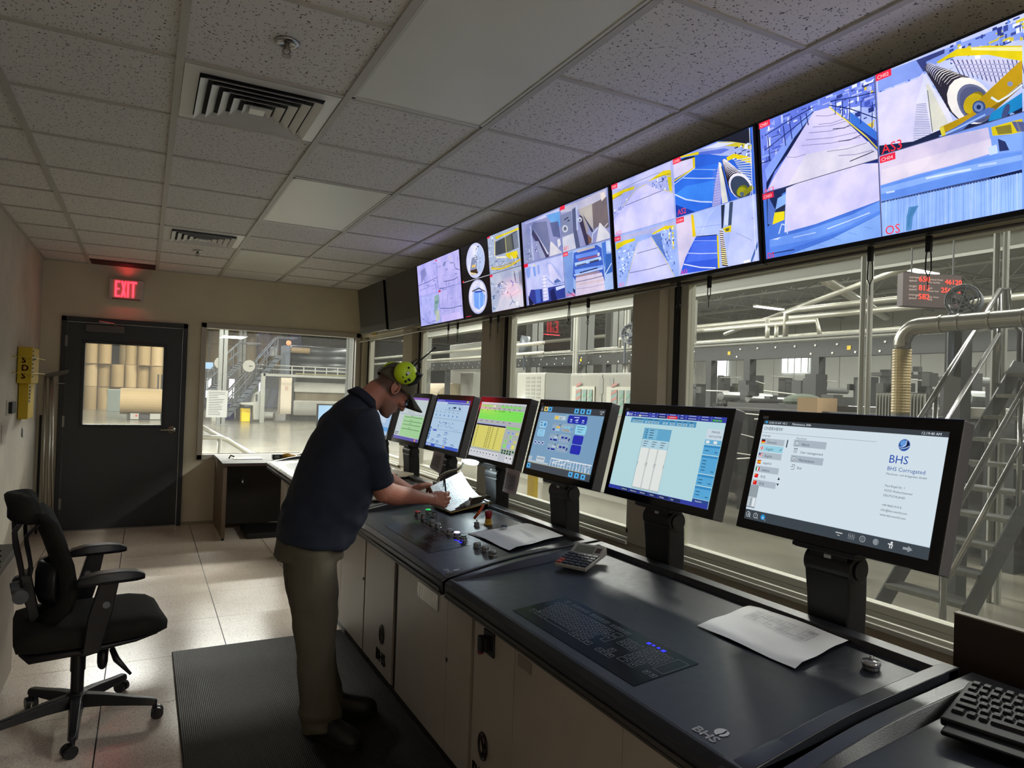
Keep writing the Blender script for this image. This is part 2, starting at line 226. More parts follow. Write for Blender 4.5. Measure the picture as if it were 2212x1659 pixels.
SCREENS['tv1']='''R 8c9cf0 0 0 1000 1000;P 6f84e6 0 515 0 0 497 0 497 515;C c8d0ff/4a5cc0/e8ecff/2c3a86/8fa8ff/b0b8f0/4a5cc0 190 0 0 500 300 50 14;P 8aa4f4 15 347 200 85 264 47 250 77 26 446;P b4c2ff 388 199 497 370 497 195 400 134;C f0f4ff/4a5cc0/e6c840/2c3a86/d8e0ff 50 340 0 490 330 30 30;P 14204e 19 443 164 192 253 79 196 200 64 381 18 505;P 20308a 317 76 497 463 497 392 398 224;P 3d74d8 400 161 497 348 497 404 398 228;P d8cff6 254 69 319 82 355 142 397 242 428 314 497 471 497 515 121 515 20 506 63 411 197 171;P e0d9ea 211 335 464 388 497 471 497 515 176 515 121 510;P 8a86ae 355 140 309 132 309 136 355 144;P 8a86ae 309 132 262 101 261 105 309 136;P 8a86ae 377 190 325 189 325 193 376 194;P 8a86ae 325 189 272 165 272 169 325 193;P 8a86ae 387 211 319 202 319 206 387 215;P 8a86ae 319 202 248 169 247 173 318 205;P 8a86ae 403 252 318 236 318 240 403 256;P 8a86ae 318 236 228 197 228 201 317 240;P 8a86ae 423 305 322 283 322 287 423 309;P 8a86ae 322 283 214 237 214 241 322 287;P 8a86ae 436 344 320 317 320 321 436 348;P 8a86ae 320 317 194 266 194 269 319 321;P 8a86ae 458 392 382 389 382 393 458 396;P 8a86ae 382 389 302 363 302 367 382 393;P 8a86ae 478 448 414 442 414 446 478 452;P 8a86ae 414 442 348 415 347 419 414 446;P 8a86ae 211 333 163 330 163 334 211 337;P 8a86ae 163 330 114 303 114 306 163 334;P 3a3a50 403 242 375 249 375 254 403 247;P 3a3a50 375 249 330 229 329 234 375 254;P 3a3a50 436 330 395 338 395 343 436 335;P 3a3a50 395 338 350 322 350 327 394 343;P 3a3a50 483 456 456 462 457 468 483 462;P 3a3a50 456 462 391 473 391 479 457 468;P e8d848 318 85 396 235 399 230 321 80;P e8d848 396 235 458 362 461 356 399 230;P e8d848 458 361 497 459 497 446 461 357;P 102060 316 69 400 146 401 140 318 64;P 102060 399 145 497 267 497 260 401 140;P 102060 323 50 413 82 413 76 324 45;P 102060 413 82 497 105 497 99 413 76;P 1c2c74 345 49 340 146 343 147 348 50;P 1c2c74 373 63 367 180 371 180 376 64;P 1c2c74 400 84 394 212 398 213 403 84;P 1c2c74 443 119 437 263 440 264 446 119;P 1c2c74 484 153 478 313 481 313 487 153;P 1c2c74 24 105 136 69 135 62 23 98;P 1c2c74 136 69 252 43 251 36 135 62;P 1c2c74 24 209 133 147 132 140 23 202;P 1c2c74 133 147 254 73 253 66 132 140;P 1c2c74 36 110 42 299 46 299 40 109;P 1c2c74 113 83 120 230 124 229 117 83;P 1c2c74 143 72 151 201 155 200 147 71;P 1c2c74 192 62 201 164 204 163 196 61;P 1c2c74 218 59 226 147 230 145 222 57;T|AS3|ff5070|4|475|55;R 4a78d8 0 517 497 1000;P 1c2c58 17 517 188 517 92 558 102 685 15 766;P 5878c8 23 538 61 668 43 766 17 746;P 90b8f8 71 580 119 560 107 636 58 657;P 28304a 60 658 107 636 100 735 53 676;P ecd820 53 676 102 685 98 745 40 759;P dcd4f8 114 527 165 517 439 517 497 540 497 773 240 827 96 836;P 1a2a70 497 517 497 540 446 517;P 6f9cf0 22 863 195 855 381 823 497 778 497 861 356 907 18 977;P 5a8ae8 20 920 237 924 380 888 497 834 497 861 356 912 18 977;P c4d8ff 287 882 381 859 380 852 287 874;P c4d8ff 381 859 458 839 457 831 380 852;R c4d8ff 135 888 238 882;P 88b0f4 115 1000 297 953 497 860 497 1000;P 6c98e4 171 984 190 1000 195 1000 172 980;P 6c98e4 241 967 277 995 278 992 242 963;P 6c98e4 308 950 343 976 343 973 309 946;P 6c98e4 372 934 405 958 406 954 373 930;P 6c98e4 433 918 465 941 466 937 434 915;P 14204e 19 970 139 975 139 969 19 964;P d8e0ff 33 866 79 861 61 876;P c0d4f8 71 839 87 772 83 768 66 835;P c0d4f8 84 775 107 794 109 785 86 766;P c0d4f8 106 789 107 851 112 851 111 789;T|DS|ff3060|6|950|50;P c8d0f8 503 497 503 0 1000 0 1000 497;P 8ca4f0 508 2 673 12 945 28 943 128 737 53 662 111 508 106;C f0f4ff/4a62c8/d8c840/2c3a86/8fb0ff/e8ecff 150 500 100 700 330 30 18;C f0f4ff/3a4ca0/d8c840/2c3a86/6f90e8 80 720 0 1000 140 30 20;P 3a4480 641 13 730 15 729 39 672 44 675 96 662 94;P e4ddf8 506 114 641 121 664 96 626 470 616 473 504 437;P f0ecfa 668 107 691 205 731 344 750 452 733 458 621 476 635 258;P 9a98c8 635 269 666 284 667 280 635 265;P 9a98c8 634 278 667 295 668 291 635 274;P 9a98c8 633 288 668 305 668 301 634 284;P 9a98c8 633 297 669 316 669 312 633 293;P 9a98c8 632 307 669 327 670 323 633 303;P 9a98c8 631 316 670 337 671 333 632 313;P 9a98c8 631 326 671 348 671 344 631 322;P 9a98c8 630 336 672 359 672 355 631 332;P 9a98c8 629 345 672 369 673 366 630 341;P 9a98c8 629 355 673 380 674 376 629 351;P 9a98c8 628 365 674 391 674 387 628 361;P 9a98c8 627 374 675 401 675 397 628 370;P 9a98c8 626 384 675 412 676 408 627 380;P 9a98c8 626 393 676 423 677 419 626 390;P 9a98c8 625 403 677 433 677 429 626 399;P 9a98c8 624 413 678 444 678 440 625 409;P 9a98c8 624 422 678 455 679 451 624 419;P 9a98c8 623 432 679 465 680 461 624 428;P 9a98c8 622 442 680 476 680 472 623 438;P 9a98c8 622 452 681 486 681 483 622 448;P 9a98c8 621 461 681 497 682 493 622 457;P 9a98c8 620 471 664 497 671 497 621 467;P e8e4d0 669 173 678 180 737 453 681 452;P 3c4460 672 209 682 457 684 457 674 209;P 1c2648 503 497 503 484 504 437 621 476 725 453 937 475 936 497;P d4d2ee 741 88 941 215 939 345 858 318 828 237 765 145;P 5c5c90 752 94 771 190 774 189 755 92;P 5c5c90 765 104 784 205 787 203 768 102;P 5c5c90 778 113 797 219 799 218 781 112;P 5c5c90 791 123 809 234 812 232 794 121;P 5c5c90 804 132 822 248 824 246 807 131;P 5c5c90 817 142 834 262 837 260 819 140;P 5c5c90 829 151 846 276 849 274 832 150;P 5c5c90 842 160 858 289 861 288 844 159;P 5c5c90 854 169 870 303 873 302 856 168;P 5c5c90 866 178 882 316 885 315 868 177;P 5c5c90 878 187 894 330 897 329 880 186;P 5c5c90 890 196 906 343 908 342 892 195;P 5c5c90 901 205 917 356 920 355 904 204;P 5c5c90 913 213 928 369 931 368 916 212;P 5c5c90 924 222 940 382 942 381 927 221;P 5c5c90 936 230 951 394 953 393 939 229;P a8a8d0 757 128 940 257 941 252 758 122;P a8a8d0 777 160 940 280 941 275 778 154;P a8a8d0 796 191 939 303 941 298 798 185;P a8a8d0 816 222 939 326 940 321 817 217;P 2c2838 698 87 701 102 702 116 700 126 695 132 689 132 683 126 676 116 671 102 668 87 668 73 670 62 674 57 680 57 687 63 693 73;P dcd8f0 700 89 703 103 703 117 701 127 697 133 691 133 684 127 678 117 673 103 670 88 669 74 672 64 676 58 682 58 689 64 695 75;P 2c2838 701 92 705 108 705 123 703 134 698 140 692 140 685 134 678 123 673 108 669 92 669 77 671 66 676 60 682 60 689 66 696 77;P dcd8f0 703 94 706 109 707 124 705 135 700 141 694 141 687 135 680 124 675 109 671 93 671 79 673 68 678 62 684 62 691 68 698 79;P 2c2838 707 101 710 118 711 134 708 146 703 153 696 153 689 147 681 134 675 118 672 101 671 84 673 72 679 65 686 65 694 72 701 85;P dcd8f0 709 103 712 120 713 136 710 148 705 155 698 155 691 148 683 136 677 120 674 103 673 86 676 74 681 68 688 68 696 74 703 87;P 2c2838 714 112 718 131 718 149 715 162 710 170 702 170 693 163 685 149 678 131 674 111 674 93 676 79 682 72 690 72 699 80 707 94;P dcd8f0 716 114 720 133 720 151 718 164 712 172 704 172 696 165 688 151 681 133 677 114 676 96 679 82 685 75 693 75 701 82 709 96;P 2c2838 721 124 726 146 727 166 724 181 717 190 709 190 699 182 690 166 682 146 678 124 677 104 680 88 686 80 695 80 705 88 714 104;P dcd8f0 724 127 728 148 729 168 726 183 720 192 711 192 702 184 692 169 685 149 681 127 680 107 683 92 689 83 698 83 708 92 717 107;P 2c2838 730 138 735 162 736 184 733 202 726 211 716 212 705 203 695 186 686 163 681 138 680 115 684 98 691 89 701 89 712 98 722 115;P dcd8f0 733 141 738 165 739 187 735 204 728 214 719 214 708 205 698 189 689 166 685 142 684 119 687 102 694 93 704 93 715 102 725 119;P 2c2838 740 153 745 180 746 205 742 224 735 235 724 235 712 225 700 206 691 181 685 154 684 128 688 109 696 98 707 98 719 109 731 128;P dcd8f0 743 157 748 184 749 208 745 227 738 238 727 239 715 229 704 210 694 185 689 158 688 133 692 113 700 103 711 103 723 113 734 132;P 2c2838 750 169 756 199 757 226 753 248 744 260 732 261 719 250 706 229 696 201 689 170 688 142 693 120 702 108 714 108 727 120 740 141;P dcd8f0 753 174 759 203 760 231 756 252 748 264 736 265 723 254 710 233 700 206 694 175 693 147 697 126 706 114 718 114 731 126 743 147;P 2c2838 761 186 767 219 768 250 764 273 754 287 741 288 726 276 712 253 701 222 694 188 693 157 697 132 707 119 721 119 736 132 750 156;P fbf3ea 764 192 771 224 772 254 768 278 758 291 745 292 731 280 717 258 705 227 699 194 697 163 702 139 712 126 725 126 740 138 754 162;P 2c2838 772 204 779 240 780 274 775 300 765 315 751 316 734 303 719 278 706 244 699 207 697 172 703 145 714 131 728 131 745 145 760 170;P fbf3ea 776 210 783 246 784 279 780 305 769 320 755 321 739 308 724 283 711 250 704 213 703 179 708 152 719 138 733 138 749 152 764 177;P 2c2838 784 223 791 262 793 299 787 327 776 344 760 345 743 332 726 304 712 267 704 226 702 188 708 159 720 143 736 143 754 158 770 186;P fbf3ea 788 230 796 269 797 305 792 333 781 350 765 351 748 337 731 310 718 274 709 234 708 196 714 167 725 151 741 151 759 166 775 194;P 2c2838 796 242 804 285 806 325 800 356 788 374 771 376 751 361 733 331 718 291 709 247 707 205 714 173 727 155 744 155 763 172 782 202;P fbf3ea 801 250 809 292 811 332 805 363 793 380 776 382 757 368 739 338 724 299 715 255 714 214 720 182 733 165 750 164 769 180 787 211;P 2c2838 808 262 817 308 819 352 813 386 800 405 781 408 760 392 740 360 724 316 714 268 713 222 719 187 733 168 752 168 773 186 793 219;P fbf3ea 814 270 823 316 824 359 818 393 805 412 787 415 767 399 747 367 731 324 721 277 720 232 726 197 740 179 759 178 779 196 799 228;P 2c2838 821 282 831 332 833 379 826 416 812 438 792 440 770 423 748 389 730 342 720 290 718 240 725 203 741 182 761 181 784 200 805 236;P fbf3ea 827 292 837 341 838 387 832 424 818 445 799 448 776 431 755 397 738 351 727 299 726 251 733 213 748 193 768 192 790 211 811 246;P 2c2838 834 303 845 357 847 407 840 447 824 470 803 474 779 456 756 419 737 368 726 312 724 259 732 218 748 196 770 195 794 215 817 253;P fbf3ea 841 313 851 367 853 416 846 456 831 479 810 482 787 464 764 428 745 378 734 323 732 270 740 230 756 208 777 207 801 227 823 264;P fbf3ea 847 323 853 353 858 383 859 411 858 437 853 459 846 476 837 486 826 491 814 488 800 479 787 464 774 442 762 416 753 387 745 356 741 324 739 294 741 267 745 245 753 228 763 218 774 215 787 219 801 230 814 246 826 268 837 294;P 6a7090 848 348 854 374 857 399 859 424 858 446 855 464 850 478 842 487 833 490 823 487 813 479 802 466 791 447 781 425 773 400 767 373 763 346 761 321 762 299 765 280 771 266 779 257 788 255 799 259 809 268 820 282 831 301 840 323;P 565c80 846 357 851 380 855 403 856 425 856 445 853 462 848 474 842 482 834 485 825 483 815 475 805 463 796 446 787 426 780 403 774 379 770 355 769 332 769 312 772 295 777 282 784 275 793 273 802 276 812 284 821 297 831 314 839 335;P 8e7a20 831 327 837 345 838 366 835 389 828 408 818 423 807 429 796 427 787 416 782 398 781 376 784 353 791 333 801 319 812 313 823 316;P d4b418 829 340 834 359 835 381 833 401 826 417 817 427 806 429 795 422 786 408 780 388 779 366 782 345 788 329 798 320 809 318 820 326;P c49a14 800 420 826 358 877 301 941 229 939 345 879 408 856 424 791 461 763 497 725 497 711 494 708 443;P 8c6a10 856 424 879 408 939 348 939 366 863 451 839 475;P 3c5488 841 415 840 428 836 437 829 441 822 439 815 432 809 420 805 406 804 391 806 377 810 368 816 364 824 366 831 374 837 385 840 400;P 7890c0 835 408 834 417 831 424 826 427 821 426 816 420 812 412 809 402 808 391 809 382 813 375 817 372 822 374 827 379 831 387 834 398;P 203060 828 405 828 409 826 412 824 414 822 413 819 410 817 407 816 402 816 397 816 392 818 389 820 388 822 388 825 391 827 395 828 400;P 8a94b0 915 339 915 344 913 347 911 348 908 347 905 345 903 340 901 335 901 329 901 325 903 321 906 320 908 321 911 324 913 328 915 334;P e8d010 703 71 767 44 847 88 942 161 941 240 853 141 766 83 741 76 713 83;P f8f0a0 807 67 942 168 942 189 807 81;P 1c8cc8 855 454 938 399 937 475 879 497 870 497 847 494;P 5878c0 754 470 800 443 848 419 867 438 855 461 791 477 775 497 705 497 702 489;P a8c4f8 707 497 718 497 767 483 766 473 706 490;P a8c4f8 767 483 840 457 839 447 766 473;P e8d840 706 448 712 497 724 497 718 443;P 405080 902 481 898 495 897 497 884 497 883 490 884 476 887 460 891 447 895 437 899 433 903 434 905 441 906 452 905 466;P 90a8d8 917 497 905 497 905 496 904 492 905 488 906 486 908 485 911 486 913 488 915 491 917 496;P e8f4ff 855 374 873 409 877 402 859 367;P e8f4ff 876 411 902 398 901 388 874 401;P e8f4ff 903 398 940 364 938 355 900 389;T|AS3|ff3040|512|425|75;R 7da4f2 503 503 1000 1000;P e4cc18 854 529 914 531 936 534 935 607 857 577;P 8c8030 865 536 906 545 909 592 872 579;P 586090 909 534 922 594 925 592 912 532;P 586090 913 537 926 597 929 594 916 534;P 586090 917 539 931 599 934 597 920 537;P 586090 922 542 935 601 938 599 925 539;P 586090 926 544 939 604 942 602 929 542;P 586090 930 547 943 606 946 604 933 545;P 586090 934 550 948 609 951 607 937 547;P 586090 939 552 952 611 955 609 942 550;P 586090 943 555 956 614 959 611 946 552;P dccfe8 503 503 718 503 846 525 855 668 754 678 630 675 503 684;P e8dcec 503 670 511 590 852 590 855 668 503 679;P 88b0f8 875 595 935 599 933 695 896 682;P 283468 871 601 890 626 900 677 874 670;P c8dcff 844 631 867 629 870 676 847 679;P 6a98ee 503 755 504 685 630 683 754 678 859 677 933 702 931 790 752 789 503 777;P 92b8fa 504 702 630 701 754 698 933 717 932 746 753 734 504 738;P d8e8ff 657 718 719 723 719 711 657 706;P d8e8ff 719 723 794 732 794 720 719 711;P d8e8ff 522 742 552 746 552 736 522 732;P c8dcff 814 722 865 732 866 722 815 712;P 3a4c80 503 783 752 789 931 797 931 812 751 804 503 792;P 101c48 841 795 931 794 931 808 848 809;P 9cc0fa 503 1000 503 792 751 804 931 812 928 1000;P b4d0ff 519 787 512 1000 515 1000 522 787;P a4c6fc 530 787 525 1000 527 1000 533 787;P 8cb2f4 540 788 532 1000 534 1000 543 788;P a4c6fc 551 788 546 1000 549 1000 554 789;P 84acf0 561 789 558 1000 561 1000 564 789;P 8cb2f4 571 789 564 1000 567 1000 574 790;P 84acf0 582 790 575 1000 578 1000 584 790;P b4d0ff 592 791 589 1000 592 1000 594 791;P 84acf0 602 791 595 1000 597 1000 604 791;P 8cb2f4 612 792 609 1000 612 1000 614 792;P 84acf0 621 792 619 1000 622 1000 624 792;P b4d0ff 631 793 624 1000 627 1000 634 793;P 84acf0 641 793 637 1000 640 1000 644 793;P 84acf0 651 794 643 1000 646 1000 653 794;P 84acf0 660 794 657 1000 659 1000 663 794;P b4d0ff 670 795 663 1000 665 1000 672 795;P a4c6fc 679 795 673 1000 676 1000 682 796;P 84acf0 688 796 680 1000 683 1000 691 796;P 84acf0 698 796 694 1000 696 1000 700 796;P 84acf0 707 797 705 1000 707 1000 709 797;P b4d0ff 716 797 711 1000 714 1000 719 797;P 84acf0 725 798 720 1000 723 1000 728 798;P b4d0ff 734 798 728 1000 731 1000 737 798;P 84acf0 743 799 741 1000 743 1000 746 799;P 8cb2f4 752 799 745 1000 747 1000 754 799;P a4c6fc 761 800 757 1000 760 1000 763 800;P 84acf0 769 800 765 1000 768 1000 772 800;P a4c6fc 778 801 775 1000 778 1000 781 801;P b4d0ff 787 801 786 1000 788 1000 789 801;P b4d0ff 795 802 788 1000 791 1000 798 802;P b4d0ff 804 802 801 1000 803 1000 806 802;P a4c6fc 812 802 807 1000 809 1000 815 803;P 84acf0 820 803 816 1000 819 1000 823 803;P 84acf0 829 803 826 1000 828 1000 831 804;P b4d0ff 837 804 836 1000 838 1000 840 804;P 8cb2f4 845 804 843 1000 846 1000 848 804;P b4d0ff 853 805 848 1000 851 1000 856 805;P b4d0ff 861 805 855 1000 858 1000 864 805;P b4d0ff 869 806 864 1000 867 1000 872 806;P 8cb2f4 877 806 871 1000 874 1000 880 806;P 8cb2f4 885 807 884 1000 887 1000 888 807;P 84acf0 893 807 891 1000 894 1000 896 807;P 84acf0 901 807 895 1000 897 1000 904 808;P 84acf0 909 808 904 1000 907 1000 911 808;P b4d0ff 916 808 914 1000 917 1000 919 808;P a4c6fc 924 809 923 1000 925 1000 927 809;P 5890c8 598 856 631 860 610 920 604 995 585 997 589 912;P 4a86b8 607 864 626 865 603 918 597 975 590 973 596 906;T|OS|ff3048|512|930|70;R 5a5a78 498 0 502 1000;R 50506c 0 514 500 519;R 50506c 500 498 1000 502;R f02848 0 0 55 42;T|CH01|ffe0e0|5|7|28;R f02848 503 0 558 42;T|CH02|ffe0e0|508|7|28;R f02848 0 522 55 564;T|CH03|ffe0e0|5|529|28;R f02848 505 506 560 548;T|CH04|ffe0e0|510|513|28'''
